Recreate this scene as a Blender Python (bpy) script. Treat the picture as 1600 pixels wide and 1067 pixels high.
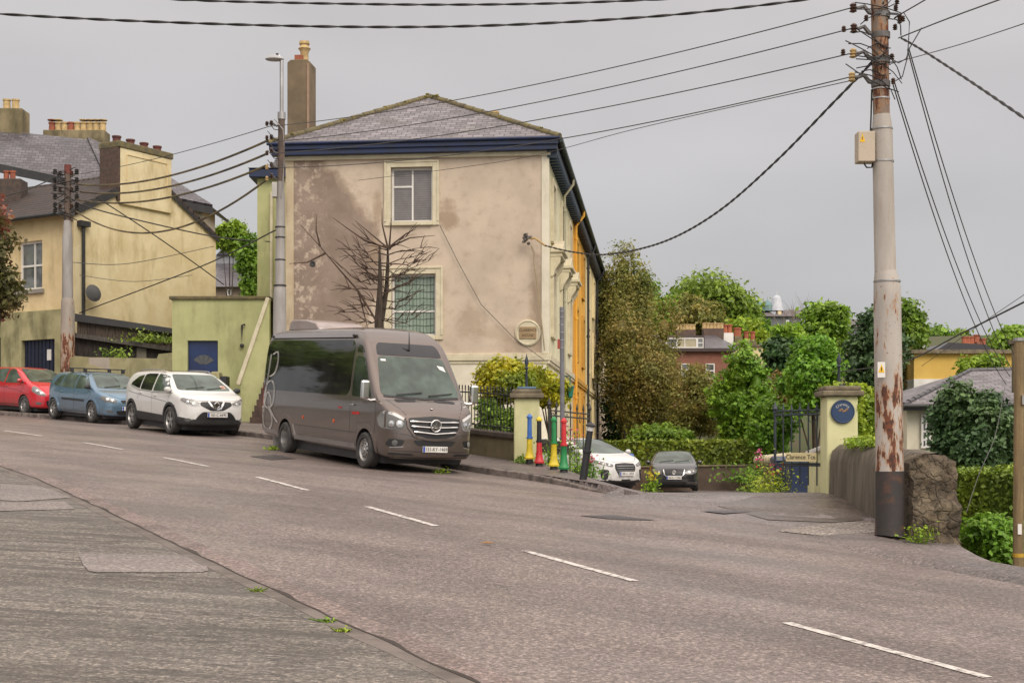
import bpy, bmesh, math, random
import numpy as np
from mathutils import Vector, Matrix, noise as mnoise
from mathutils.bvhtree import BVHTree
R=math.radians
for o in list(bpy.data.objects): bpy.data.objects.remove(o)
SC=bpy.context.scene; COL=SC.collection
# ---------------- camera (eye level is z = 0) ----------------
F=2200.0; HZ=700.0
cd=bpy.data.cameras.new('camera'); cam=bpy.data.objects.new('camera',cd); COL.objects.link(cam)
cam.location=(0,0,0); cam.rotation_euler=(R(90),0,0)
cd.sensor_width=36; cd.lens=F/1600*36; cd.shift_y=(HZ-533.5)/1600; cd.clip_start=.1; cd.clip_end=3000
SC.camera=cam
SC.render.resolution_x=1024; SC.render.resolution_y=682
SC.view_settings.view_transform='Standard'; SC.view_settings.look='None'
SC.view_settings.exposure=0.0; SC.view_settings.gamma=1
# ---------------- overcast sky ----------------
W=bpy.data.worlds.new("World"); SC.world=W; W.use_nodes=True
nt=W.node_tree; nt.nodes.clear(); nn=nt.nodes.new; lk=nt.links.new
out=nn('ShaderNodeOutputWorld'); bgc=nn('ShaderNodeBackground'); bgs=nn('ShaderNodeBackground'); add=nn('ShaderNodeAddShader')
sky=nn('ShaderNodeTexSky'); sky.sky_type='NISHITA'; sky.sun_disc=False; sky.sun_elevation=R(40); sky.sun_rotation=R(156)
sky.dust_density=4; sky.air_density=1.5
lk(sky.outputs[0],bgs.inputs[0]); bgs.inputs[1].default_value=.006
tc=nn('ShaderNodeTexCoord'); sp=nn('ShaderNodeSeparateXYZ'); lk(tc.outputs['Generated'],sp.inputs[0])
rp=nn('ShaderNodeValToRGB'); lk(sp.outputs[2],rp.inputs[0])
e=rp.color_ramp.elements; e[0].position=0; e[0].color=(.49,.50,.52,1); e[1].position=1; e[1].color=(1.5,1.34,1.24,1)
for p,c in ((.08,(.515,.515,.53,1)),(.3,(.60,.572,.575,1)),(.5,(.97,.89,.84,1))):
    q=e.new(p); q.color=c
mp=nn('ShaderNodeMapping'); mp.inputs[3].default_value=(1,1,3.2); lk(tc.outputs['Generated'],mp.inputs[0])
nz=nn('ShaderNodeTexNoise'); nz.inputs['Scale'].default_value=2.6; nz.inputs['Detail'].default_value=4; nz.inputs['Roughness'].default_value=.45
lk(mp.outputs[0],nz.inputs[0])
mr=nn('ShaderNodeMapRange'); mr.inputs[1].default_value=.3; mr.inputs[2].default_value=.7; mr.inputs[3].default_value=.88; mr.inputs[4].default_value=1.10
lk(nz.outputs[0],mr.inputs[0])
vm=nn('ShaderNodeVectorMath'); vm.operation='SCALE'; lk(rp.outputs[0],vm.inputs[0]); 
gl=nn('ShaderNodeVectorMath'); gl.operation='DOT_PRODUCT'; lk(tc.outputs['Generated'],gl.inputs[0]); gl.inputs[1].default_value=(.38,-.75,.55)   # brighter cloud round the hidden sun
g2_=nn('ShaderNodeMapRange'); g2_.inputs[1].default_value=0; g2_.inputs[2].default_value=1; g2_.inputs[3].default_value=1; g2_.inputs[4].default_value=1.9; lk(gl.outputs['Value'],g2_.inputs[0])
g3_=nn('ShaderNodeMath'); g3_.operation='MULTIPLY'; lk(mr.outputs[0],g3_.inputs[0]); lk(g2_.outputs[0],g3_.inputs[1])
lk(g3_.outputs[0],vm.inputs['Scale'])
lk(vm.outputs[0],bgc.inputs[0]); bgc.inputs[1].default_value=1.0
lk(bgc.outputs[0],add.inputs[0]); lk(bgs.outputs[0],add.inputs[1]); lk(add.outputs[0],out.inputs[0])
# ---------------- soft sun ----------------
sd=bpy.data.lights.new('sun','SUN'); sd.energy=1.5; sd.angle=R(28); sd.color=(1,.92,.82)
sun=bpy.data.objects.new('sun',sd); COL.objects.link(sun); sun.rotation_euler=(R(50),0,R(24))

# ================= helpers =================
def P(px,py,Y): return Vector(((px-800)/F*Y,Y,(HZ-py)/F*Y))
def lerp(a,b,t): return a+(b-a)*t
def sstep(a,b,x):
    t=min(1,max(0,(x-a)/(b-a))); return t*t*(3-2*t)
# ---- road frame ----
CL=[(21.6,-21.8),(15.4,-11.0),(9.1,0.0),(5.62,6.0),(2.28,11.7),(.14,15.4),(-1.98,19.15),(-4.18,22.9),(-6.55,26.4),(-9.05,29.8),(-11.9,33.0),(-15.0,36.0),(-19.5,39.6),(-26,44),(-40,52),(-60,62)]
_c=[np.array(p,float) for p in CL]
# densify with catmull-rom
_d=[]
for i in range(len(_c)-1):
    p0=_c[max(i-1,0)];p1=_c[i];p2=_c[i+1];p3=_c[min(i+2,len(_c)-1)]
    n=max(2,int(np.linalg.norm(p2-p1)/1.0))
    for k in range(n):
        t=k/n; _d.append(.5*((2*p1)+(-p0+p2)*t+(2*p0-5*p1+4*p2-p3)*t*t+(-p0+3*p1-3*p2+p3)*t**3))
_d.append(_c[-1]); _d=np.array(_d); _seg=np.linalg.norm(np.diff(_d,axis=0),axis=1); _s=np.concatenate([[0],np.cumsum(_seg)])
_i0=int(np.argmin(np.hypot(_d[:,0]-2.28,_d[:,1]-11.7))); _s-=_s[_i0]
_t=np.gradient(_d,axis=0); _t/=np.linalg.norm(_t,axis=1)[:,None]
def cpos(s,d):
    x=np.interp(s,_s,_d[:,0]); y=np.interp(s,_s,_d[:,1]); tx=np.interp(s,_s,_t[:,0]); ty=np.interp(s,_s,_t[:,1])
    return x+ty*d, y-tx*d
def sd_of(x,y):
    a=_d[:-1]; b=_d[1:]-a; ap=np.array([x,y])-a
    t=np.clip((ap*b).sum(1)/(b*b).sum(1),0,1); q=ap-b*t[:,None]; k=int(np.argmin((q*q).sum(1)))
    s=_s[k]+t[k]*_seg[k]; tx,ty=b[k]/np.linalg.norm(b[k]); return s, q[k][0]*ty-q[k][1]*tx
def zs(s): return float(np.interp(s,[-60,0,13,30,90],[-6.04,-1.45,-.458,.70,4.3]))
def cam_(s): return .03*(1-sstep(17,24,s))      # the camber fades out where the road bends
KF=5.5; KN=-3.5
def wall_x(y): return float(np.interp(y,[10,15.6,17.4,19.4,22,24.2,27,45,56],[8.6,6.1,5.75,5.95,6.1,6.0,6.2,8.3,9.2]))
def H(x,y,surf=True):
    s,d=sd_of(x,y); z=zs(s)
    if d<=KF: z-=cam_(s)*min(max(d,0),5)
    else: z=z-cam_(s)*5+(.12 if surf else 0)+.02*min(d-KF,4)
    if d<KN: z+=.02+.004*min(-d+KN,6)
    if d>4.2 and y<150:
        ex=(x-(1.75-(y-24)*.2))
        if y<24: wl=1.0 if ex>0 or s<10.9 else 0
        wl=sstep(-.1,.7,ex) if y>=23 else (1.0 if s<10.9 else 0.0)
        zl=-.0313*min(y,52) if y>22 else None
        if wl>0:
            zr=zs(s)-.15-.02*max(0,min(d-5,3))
            if zl is None: zz=zr
            else: zz=lerp(zr,zl,sstep(21.5,25,y)*sstep(4.5,7.5,d))
            wx=wall_x(y)
            if x>wx: zz=lerp(zz,-2.3,sstep(0,1.2,x-wx-.15))
            z=lerp(z,zz,wl)
    if y>60:
        zh=-2+(max(0,min(y,165)-66))*.145; zl=3+(min(y,165)-60)*.06; z=lerp(z,lerp(zl,zh,sstep(-30,2,x)),sstep(60,80,y))
    return z
def gp(px,py):
    a=(px-800)/F; b=(HZ-py)/F; Y=4.0; prev=None
    while Y<90:
        f=b*Y-H(a*Y,Y)
        if f<0: 
            lo,hi=Y-.25,Y
            for _ in range(14):
                m=(lo+hi)/2
                if b*m-H(a*m,m)<0: hi=m
                else: lo=m
            return Vector((a*hi,hi,b*hi))
        Y+=.25
    return P(px,py,60)

class MB:
    def __init__(s): s.v=[]; s.f=[]; s.m=[]; s.M=None
    def add(s,vs,fs,mi=0):
        n=len(s.v); s.v+= [tuple(s.M@Vector(q)) if s.M else tuple(q) for q in vs]
        s.f+=[tuple(i+n for i in f) for f in fs]; s.m+=[mi]*len(fs); return s
    def box(s,x0,x1,y0,y1,z0,z1,mi=0):
        return s.add([(x0,y0,z0),(x1,y0,z0),(x1,y1,z0),(x0,y1,z0),(x0,y0,z1),(x1,y0,z1),(x1,y1,z1),(x0,y1,z1)],
            [(0,3,2,1),(4,5,6,7),(0,1,5,4),(1,2,6,5),(2,3,7,6),(3,0,4,7)],mi)
    def cb(s,c,sz,rz=0,mi=0,ry=0):
        m=Matrix.Translation(c)@Matrix.Rotation(rz,4,'Z')@Matrix.Rotation(ry,4,'Y'); a,b,h=[k/2 for k in sz]
        vs=[m@Vector(q) for q in [(-a,-b,-h),(a,-b,-h),(a,b,-h),(-a,b,-h),(-a,-b,h),(a,-b,h),(a,b,h),(-a,b,h)]]
        return s.add(vs,[(0,3,2,1),(4,5,6,7),(0,1,5,4),(1,2,6,5),(2,3,7,6),(3,0,4,7)],mi)
    def tube(s,pts,r,n=6,mi=0,cap=True):
        pts=[Vector(p) for p in pts]; m=len(pts)
        rs=r if isinstance(r,(list,tuple)) else [r]*m
        vs=[];fs=[]; ref=None
        for i,p in enumerate(pts):
            t=(pts[min(i+1,m-1)]-pts[max(i-1,0)]); t=t.normalized() if t.length>1e-9 else Vector((0,0,1))
            if ref is None: ref=Vector((0,0,1)) if abs(t.z)<.9 else Vector((1,0,0))
            a=t.cross(ref).normalized(); b=t.cross(a).normalized(); ref=-t.cross(a) if False else ref
            for k in range(n):
                an=2*math.pi*k/n; vs.append(p+(a*math.cos(an)+b*math.sin(an))*rs[i])
        for i in range(m-1):
            for k in range(n):
                k2=(k+1)%n; fs.append((i*n+k,i*n+k2,(i+1)*n+k2,(i+1)*n+k))
        if cap: fs.append(tuple(range(n))); fs.append(tuple((m-1)*n+k for k in reversed(range(n))))
        return s.add(vs,fs,mi)
    def lathe(s,prof,c=(0,0,0),n=20,mi=0,axis='Z'):
        vs=[];fs=[];m=len(prof); c=Vector(c)
        for r,z in prof:
            for k in range(n):
                a=2*math.pi*k/n; q=(r*math.cos(a),r*math.sin(a),z)
                if axis=='Y': q=(q[0],q[2],q[1])
                vs.append(c+Vector(q))
        for i in range(m-1):
            for k in range(n):
                k2=(k+1)%n; fs.append((i*n+k,i*n+k2,(i+1)*n+k2,(i+1)*n+k))
        if prof[0][0]>1e-6: fs.append(tuple(reversed(range(n))))
        if prof[-1][0]>1e-6: fs.append(tuple((m-1)*n+k for k in range(n)))
        return s.add(vs,fs,mi)
    def prism(s,poly,off,mi=0):      # poly: 3D points, extruded by vector off
        n=len(poly); off=Vector(off); a=[Vector(p) for p in poly]; b=[p+off for p in a]
        return s.add(a+b,[tuple(range(n)),tuple(reversed(range(n,2*n)))]+[(i,i+n,(i+1)%n+n,(i+1)%n) for i in range(n)],mi)
    def blob(s,c,r,n=12,mi=0,nz=0,seed=0):
        vs=[];fs=[];c=Vector(c);m=n//2+1
        for i in range(m):
            th=math.pi*i/(m-1)
            for k in range(n):
                a=2*math.pi*k/n; q=Vector((math.sin(th)*math.cos(a),math.sin(th)*math.sin(a),math.cos(th)))
                f=1+nz*mnoise.noise(q*2+Vector((seed,seed*1.7,0))); vs.append(c+Vector((q.x*r[0],q.y*r[1],q.z*r[2]))*f)
        for i in range(m-1):
            for k in range(n):
                k2=(k+1)%n; fs.append((i*n+k,(i+1)*n+k,(i+1)*n+k2,i*n+k2))
        return s.add(vs,fs,mi)
    def build(s,name,mats,parent=None,smooth=False,bevel=0,fix=True):
        me=bpy.data.meshes.new(name); me.from_pydata(s.v,[],s.f)
        if not isinstance(mats,(list,tuple)): mats=[mats]
        for m in mats: me.materials.append(m)
        me.polygons.foreach_set('material_index',s.m)
        if fix:
            bm=bmesh.new(); bm.from_mesh(me); bmesh.ops.recalc_face_normals(bm,faces=bm.faces); bm.to_mesh(me); bm.free()
        if smooth:
            me.polygons.foreach_set('use_smooth',[True]*len(me.polygons)); me.set_sharp_from_angle(angle=R(smooth if smooth is not True else 40))
        return link(name,me,parent,bevel)
def link(name,me,parent=None,bevel=0):
    o=bpy.data.objects.new(name,me); COL.objects.link(o)
    if parent is not None:
        o.parent=parent
        if parent.get('_w'): 
            l=Vector(parent['_w']); o.matrix_parent_inverse=Matrix.Translation(-l)
    if bevel:
        b=o.modifiers.new('bevel','BEVEL'); b.width=bevel; b.segments=2; b.limit_method='ANGLE'; b.angle_limit=R(50)
    return o
def tag(o,label,cat,group=None,kind=None):
    if label: o['label']=label
    if cat: o['category']=cat
    if group: o['group']=group
    if kind: o['kind']=kind
    return o
def thing(name,label,cat,loc=(0,0,0),rotz=0,group=None,world=True):
    """Empty at the base. world=True: the children's meshes are in world coordinates."""
    o=bpy.data.objects.new(name,None); COL.objects.link(o); o.location=loc; o.empty_display_size=.2
    if world: o['_w']=tuple(loc)
    else: o.rotation_euler=(0,0,rotz)
    tag(o,label,cat,group); return o
def struct(name,mb,m,**k):
    o=mb.build(name,m,**k); o['kind']='structure'; return o

# ================= materials =================
def newmat(name):
    m=bpy.data.materials.new(name); m.use_nodes=True; nt=m.node_tree; b=nt.nodes['Principled BSDF']; return m,nt,b
def noisen(nt,scale,detail=4,rough=.55,vec=None,stretch=None,rot=None):
    n=nt.nodes.new('ShaderNodeTexNoise'); n.inputs['Scale'].default_value=scale; n.inputs['Detail'].default_value=detail; n.inputs['Roughness'].default_value=rough
    if vec is None:
        t=nt.nodes.new('ShaderNodeTexCoord'); vec=t.outputs['Object']
    if stretch or rot:
        mp=nt.nodes.new('ShaderNodeMapping'); mp.inputs[3].default_value=stretch or (1,1,1)
        if rot:
            # rotate first, then scale
            mr=nt.nodes.new('ShaderNodeMapping'); mr.inputs[2].default_value=(0,0,rot); nt.links.new(vec,mr.inputs[0]); vec=mr.outputs[0]
        nt.links.new(vec,mp.inputs[0]); vec=mp.outputs[0]
    nt.links.new(vec,n.inputs[0]); return n.outputs[0]
def rampn(nt,val,a,b,ca=0,cb=1):
    r=nt.nodes.new('ShaderNodeMapRange'); r.interpolation_type='SMOOTHSTEP'
    r.inputs[1].default_value=a; r.inputs[2].default_value=b; r.inputs[3].default_value=ca; r.inputs[4].default_value=cb
    nt.links.new(val,r.inputs[0]); return r.outputs[0]
def mixc(nt,fac,a,b,mode='MIX'):
    m=nt.nodes.new('ShaderNodeMix'); m.data_type='RGBA'; m.blend_type=mode
    for s,v in ((m.inputs[0],fac),(m.inputs[6],a),(m.inputs[7],b)):
        if isinstance(v,(int,float)): s.default_value=v
        elif isinstance(v,tuple): s.default_value=(*v,1) if len(v)==3 else v
        else: nt.links.new(v,s)
    return m.outputs[2]
def mathn(nt,op,a,b=None,c=None):
    m=nt.nodes.new('ShaderNodeMath'); m.operation=op
    for i,v in enumerate((a,b,c)):
        if v is None: continue
        if isinstance(v,(int,float)): m.inputs[i].default_value=v
        else: nt.links.new(v,m.inputs[i])
    return m.outputs[0]
def bumpn(nt,b,h,strength=.3,dist=.01):
    n=nt.nodes.new('ShaderNodeBump'); n.inputs['Strength'].default_value=strength; n.inputs['Distance'].default_value=dist
    nt.links.new(h,n.inputs['Height']); nt.links.new(n.outputs[0],b.inputs['Normal'])
MATS={}
def M(name,c,c2=None,sc=2.0,rough=.8,bump=0,bsc=40,metal=0,coat=0,lo=.35,hi=.65,stretch=None,grime=None,spec=None):
    if name in MATS: return MATS[name]
    m,nt,b=newmat(name); b.inputs['Roughness'].default_value=rough; b.inputs['Metallic'].default_value=metal
    b.inputs['Coat Weight'].default_value=coat; b.inputs['Coat Roughness'].default_value=.08
    if spec is not None: b.inputs['Specular IOR Level'].default_value=spec
    if c2 is None: c2=tuple(k*.8 for k in c)
    col=mixc(nt,rampn(nt,noisen(nt,sc,6,.6,stretch=stretch),lo,hi),c,c2)
    if grime: col=mixc(nt,rampn(nt,noisen(nt,grime[1],5,.65,stretch=grime[3] if len(grime)>3 else (1,1,.3)),.5,.72,0,grime[2]),col,grime[0])
    nt.links.new(col,b.inputs['Base Color'])
    if bump: bumpn(nt,b,noisen(nt,bsc,4,.6),bump,.01)
    MATS[name]=m; return m
def leafmat(name,c,c2,tr=.35,rough=.55):
    m,nt,b=newmat(name); b.inputs['Roughness'].default_value=rough
    oi=nt.nodes.new('ShaderNodeObjectInfo')
    g=nt.nodes.new('ShaderNodeNewGeometry')
    col=mixc(nt,rampn(nt,noisen(nt,.9,3,.6),.35,.65),c,c2)
    at=nt.nodes.new('ShaderNodeAttribute'); at.attribute_name='rnd'
    hs=nt.nodes.new('ShaderNodeHueSaturation'); nt.links.new(col,hs.inputs['Color'])
    nt.links.new(mathn(nt,'MULTIPLY_ADD',at.outputs['Fac'],.9,.55),hs.inputs['Value'])
    nt.links.new(mathn(nt,'MULTIPLY_ADD',oi.outputs['Random'],.03,.485),hs.inputs['Hue'])
    nt.links.new(hs.outputs[0],b.inputs['Base Color'])
    t=nt.nodes.new('ShaderNodeBsdfTranslucent'); nt.links.new(hs.outputs[0],t.inputs[0])
    mx=nt.nodes.new('ShaderNodeMixShader'); mx.inputs[0].default_value=tr
    nt.links.new(b.outputs[0],mx.inputs[1]); nt.links.new(t.outputs[0],mx.inputs[2]); nt.links.new(mx.outputs[0],nt.nodes['Material Output'].inputs[0]); return m
def bricks(name,c1,c2,mortar,bw,bh,mort,rough=.8,sc=1,bump=.4,plane='XZ',squash=0,grime=None):
    m,nt,b=newmat(name); b.inputs['Roughness'].default_value=rough
    uv=nt.nodes.new('ShaderNodeTexCoord'); sp=nt.nodes.new('ShaderNodeSeparateXYZ'); nt.links.new(uv.outputs['UV' if plane=='UV' else 'Object'],sp.inputs[0])
    cb=nt.nodes.new('ShaderNodeCombineXYZ')
    if plane=='XZ': nt.links.new(mathn(nt,'ADD',sp.outputs[0],sp.outputs[1]),cb.inputs[0]); nt.links.new(sp.outputs[2],cb.inputs[1])
    else: nt.links.new(sp.outputs[0],cb.inputs[0]); nt.links.new(sp.outputs[1],cb.inputs[1])
    br=nt.nodes.new('ShaderNodeTexBrick'); nt.links.new(cb.outputs[0],br.inputs[0])
    br.inputs['Color1'].default_value=(*c1,1); br.inputs['Color2'].default_value=(*c2,1); br.inputs['Mortar'].default_value=(*mortar,1)
    br.inputs['Scale'].default_value=1; br.inputs['Brick Width'].default_value=bw; br.inputs['Row Height'].default_value=bh; br.inputs['Mortar Size'].default_value=mort; br.inputs['Mortar Smooth'].default_value=.3
    col=mixc(nt,rampn(nt,noisen(nt,1.3,5,.6),.4,.7,0,.55),br.outputs[0],tuple(k*.7 for k in c1))
    if grime: col=mixc(nt,rampn(nt,noisen(nt,grime[1],5,.65),.52,.7,0,grime[2]),col,grime[0])
    nt.links.new(col,b.inputs['Base Color'])
    bumpn(nt,b,mathn(nt,'SUBTRACT',1,br.outputs['Fac']),bump,.012); MATS[name]=m; return m
def asphalt(name,c,c2,rot,agg=.25,rough=.62,streak=(.25,2.2,1),cr=0.0,amp=.5):
    m,nt,b=newmat(name)
    base=mixc(nt,rampn(nt,noisen(nt,.9,5,.6,stretch=streak,rot=rot),.35,.66),c,c2)
    vo=nt.nodes.new('ShaderNodeTexVoronoi'); vo.inputs['Scale'].default_value=75; t=nt.nodes.new('ShaderNodeTexCoord'); nt.links.new(t.outputs['Object'],vo.inputs[0])
    hs=nt.nodes.new('ShaderNodeSeparateColor'); nt.links.new(vo.outputs['Color'],hs.inputs[0])
    f=mathn(nt,'MULTIPLY_ADD',hs.outputs[0],amp,1-amp/2)
    vo2=nt.nodes.new('ShaderNodeTexNoise'); vo2.inputs['Scale'].default_value=28; vo2.inputs['Detail'].default_value=3; nt.links.new(t.outputs['Object'],vo2.inputs[0])
    f=mathn(nt,'MULTIPLY',f,rampn(nt,vo2.outputs[0],.3,.7,.72,1.28))
    v3=nt.nodes.new('ShaderNodeTexVoronoi'); v3.inputs['Scale'].default_value=42; nt.links.new(t.outputs['Object'],v3.inputs[0]); h3=nt.nodes.new('ShaderNodeSeparateColor'); nt.links.new(v3.outputs['Color'],h3.inputs[0])
    f=mathn(nt,'MULTIPLY',f,mathn(nt,'MULTIPLY_ADD',mathn(nt,'POWER',h3.outputs[0],3.0),amp*1.7,1-amp*.42))
    sc=nt.nodes.new('ShaderNodeVectorMath'); sc.operation='SCALE'; nt.links.new(base,sc.inputs[0]); nt.links.new(f,sc.inputs['Scale'])
    col=sc.outputs[0]
    h=mathn(nt,'ADD',vo.outputs['Distance'],mathn(nt,'MULTIPLY',vo2.outputs[0],.6))
    if cr:   # long crack lines
        n=noisen(nt,1.6,6,.62,stretch=(.22,2.6,1),rot=0.05)
        a=mathn(nt,'ABSOLUTE',mathn(nt,'SUBTRACT',n,.5))
        ck=rampn(nt,a,.0,.02,1,0); ck=mathn(nt,'MULTIPLY',ck,rampn(nt,noisen(nt,.8,2),.40,.54,0,cr))
        col=mixc(nt,ck,col,tuple(k*.18 for k in c)); h=mathn(nt,'SUBTRACT',h,mathn(nt,'MULTIPLY',ck,1.5))
        n2=noisen(nt,2.3,7,.7,stretch=(.35,2.0,1),rot=.1)
        col=mixc(nt,rampn(nt,n2,.50,.60,0,.7),col,tuple(k*.38 for k in c))
    nt.links.new(col,b.inputs['Base Color'])
    nt.links.new(rampn(nt,noisen(nt,.7,4,.6,stretch=streak,rot=rot),.35,.65,rough-.12,rough+.14),b.inputs['Roughness'])
    bumpn(nt,b,h,agg,.012); MATS[name]=m; return m
def paint(name,c,metal=.5,rough=.3,coat=1):
    m,nt,b=newmat(name); b.inputs['Metallic'].default_value=metal; b.inputs['Roughness'].default_value=rough
    b.inputs['Coat Weight'].default_value=coat; b.inputs['Coat Roughness'].default_value=.05
    t=nt.nodes.new('ShaderNodeTexCoord'); sp=nt.nodes.new('ShaderNodeSeparateXYZ'); nt.links.new(t.outputs['Object'],sp.inputs[0])
    dirt=mathn(nt,'MULTIPLY',rampn(nt,sp.outputs[2],.25,.75,.5,.0),rampn(nt,noisen(nt,6,5,.6),.35,.7))
    nt.links.new(mixc(nt,dirt,c,(.10,.085,.07)),b.inputs['Base Color'])
    nt.links.new(mathn(nt,'MULTIPLY_ADD',noisen(nt,3,4),.15,rough-.07),b.inputs['Roughness'])
    MATS[name]=m; return m
def text(s,size,mat,parent,M4,name='lettering',ext=.002,align='CENTER'):
    cu=bpy.data.curves.new(name,'FONT'); cu.body=s; cu.size=size; cu.extrude=ext; cu.align_x=align; cu.align_y='CENTER'
    o=bpy.data.objects.new('tmp',cu); COL.objects.link(o); bpy.context.view_layer.update()
    me=bpy.data.meshes.new_from_object(o.evaluated_get(bpy.context.evaluated_depsgraph_get())); bpy.data.objects.remove(o)
    me.transform(M4); me.materials.clear(); me.materials.append(mat); me.name=name
    return link(name,me,parent)
def copy_tree(o,parent=None,children=None):
    c=o.copy(); COL.objects.link(c)
    if parent is not None: c.parent=parent
    for ch in list(o.children): copy_tree(ch,c)
    return c

mt_black=M('black_plastic',(.02,.02,.022),(.03,.03,.03),rough=.55)
mt_rubber=M('tyre_rubber',(.03,.03,.03),(.055,.05,.045),sc=8,rough=.85,bump=.2)
mt_chrome=M('chrome',(.75,.74,.72),(.6,.59,.57),rough=.18,metal=1)
mt_silver=M('silver_metal',(.42,.41,.40),(.33,.32,.3),rough=.35,metal=.8)
mt_white=M('white_paint',(.72,.70,.66),(.62,.60,.55),rough=.55)
mt_cream=M('cream_paint',(.62,.56,.40),(.52,.46,.32),sc=3,rough=.7,bump=.1)
mt_wire=M('black_cable',(.018,.016,.015),(.03,.028,.026),rough=.6)
mt_wireg=M('thin_steel_wire',(.06,.055,.055),(.09,.085,.08),rough=.6)
mt_wirey=M('weathered_pale_cable',(.16,.12,.05),(.04,.03,.02),sc=1.3,rough=.7)
mt_bluep=M('navy_paint',(.008,.02,.075),(.01,.018,.045),sc=3,rough=.45)
mt_iron=M('dark_iron',(.022,.035,.055),(.035,.04,.045),sc=9,rough=.55)
mt_rail=M('black_iron',(.02,.024,.026),(.035,.03,.025),sc=9,rough=.55)
mt_slate=bricks('slate',(.115,.105,.112),(.245,.222,.235),(.06,.052,.055),.30,.17,.014,rough=.5,plane='UV',bump=.8,grime=((.09,.08,.06),1.1,.5))
mt_slateb=bricks('dark_slate',(.065,.06,.068),(.13,.12,.13),(.045,.042,.045),.28,.18,.012,rough=.3,plane='UV',bump=.8)
mt_tile=bricks('brown_pantile',(.045,.028,.022),(.075,.048,.038),(.012,.009,.008),.24,.3,.05,rough=.75,plane='UV',bump=1.0)
mt_brick=bricks('red_brick',(.30,.10,.06),(.22,.075,.05),(.22,.17,.13),.225,.075,.01,rough=.85)
mt_moss=M('mossy_mortar',(.17,.14,.06),(.10,.085,.055),sc=5,rough=.95,bump=.6,bsc=25)
mt_stone=M('weathered_stone',(.22,.18,.12),(.11,.09,.06),sc=3,rough=.95,bump=.8,bsc=14,grime=((.06,.055,.03),2.5,.6,(1,1,.6)))
mt_pot=M('terracotta_pot',(.33,.10,.05),(.22,.07,.04),sc=6,rough=.8)
mt_poty=M('buff_pot',(.55,.40,.19),(.38,.27,.12),sc=7,rough=.8)
mt_glassd=None
def glassm(name,c,rough=.04,spec=.5):
    m,nt,b=newmat(name); b.inputs['Roughness'].default_value=rough; b.inputs['IOR'].default_value=1.5
    nt.links.new(mixc(nt,rampn(nt,noisen(nt,1.8,4,.5),.35,.65),c,tuple(k*.45 for k in c)),b.inputs['Base Color']); MATS[name]=m; return m
g_screen=glassm('windscreen_glass',(.085,.12,.10)); g_dark=glassm('tinted_glass',(.022,.022,.022)); g_side=glassm('side_glass',(.04,.055,.048)); g_car=glassm('car_glass',(.10,.13,.112)); g_house=glassm('house_glass',(.19,.20,.20))
def faceuv(o):
    me=o.data; uv=me.uv_layers.new(name='UVMap'); 
    for p in me.polygons:
        n=p.normal; u=Vector((0,0,1)).cross(n)
        u=u.normalized() if u.length>1e-4 else Vector((1,0,0)); v=n.cross(u)
        for li in p.loop_indices:
            q=me.vertices[me.loops[li].vertex_index].co; uv.data[li].uv=(q.dot(u),q.dot(v))
    return o
# ================= GROUND =================
a_road=asphalt('road_asphalt',(.184,.147,.131),(.118,.094,.084),R(-60),streak=(1.1,.3,1),rough=.48,amp=.5)
a_pave=asphalt('footpath_asphalt',(.165,.143,.122),(.10,.087,.072),R(4),streak=(.3,1.8,1),cr=.9,rough=.6,amp=.55)
a_pave2=asphalt('far_footpath',(.155,.125,.115),(.10,.085,.08),R(-60),streak=(1,.3,1),rough=.5)
a_lane=asphalt('lane_asphalt',(.185,.155,.15),(.115,.098,.092),0,streak=(.5,1.2,1),rough=.5)
a_patch=asphalt('patch_asphalt',(.21,.18,.165),(.17,.147,.137),0,rough=.6,amp=.3)
a_dark=asphalt('dark_tar',(.06,.05,.05),(.035,.03,.03),0,rough=.5)
m_kerb=M('kerb_stone',(.19,.155,.135),(.07,.058,.05),sc=5,rough=.85,bump=.5,bsc=30)
m_kerb2=M('worn_kerb',(.165,.138,.12),(.10,.083,.07),sc=3,rough=.85,bump=.5,bsc=30)
m_soil=M('soil_grass',(.05,.075,.02),(.075,.06,.03),sc=1.2,rough=1,bump=.5,bsc=8)
m_hill=M('hill_grass',(.05,.10,.02),(.035,.06,.02),sc=.15,rough=1)
def strip(name,ss,ds,mat,dz=0,smooth=True,zf=None,jit=0):
    mb=MB(); rnd=random.Random(5)
    for s in ss:
        for d in (ds(s) if callable(ds) else ds):
            x,y=cpos(s,d); z=(zf(s,d) if zf else H(x,y))+dz
            if jit: z+=jit*mnoise.noise(Vector((x*.9,y*.9,0)))
            mb.v.append((float(x),float(y),z))
    n=len(ds(ss[0]) if callable(ds) else ds)
    for i in range(len(ss)-1):
        for j in range(n-1): mb.f.append((i*n+j,i*n+j+1,(i+1)*n+j+1,(i+1)*n+j)); mb.m.append(0)
    return struct(name,mb,mat,smooth=True)
def fr(a,b,st):
    n=max(1,int(round((b-a)/st))); return [a+(b-a)*i/n for i in range(n+1)]
def zroad(s,d): return zs(s)-cam_(s)*min(max(d,0),5)-(.02*max(0,d-5) if s<12 else 0)
strip('road',fr(-12,62,.5),[-3.5,-2.5,-1.2,0,1.2,2.5,3.8,4.6,5.1,5.5],a_road,zf=zroad)
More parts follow.
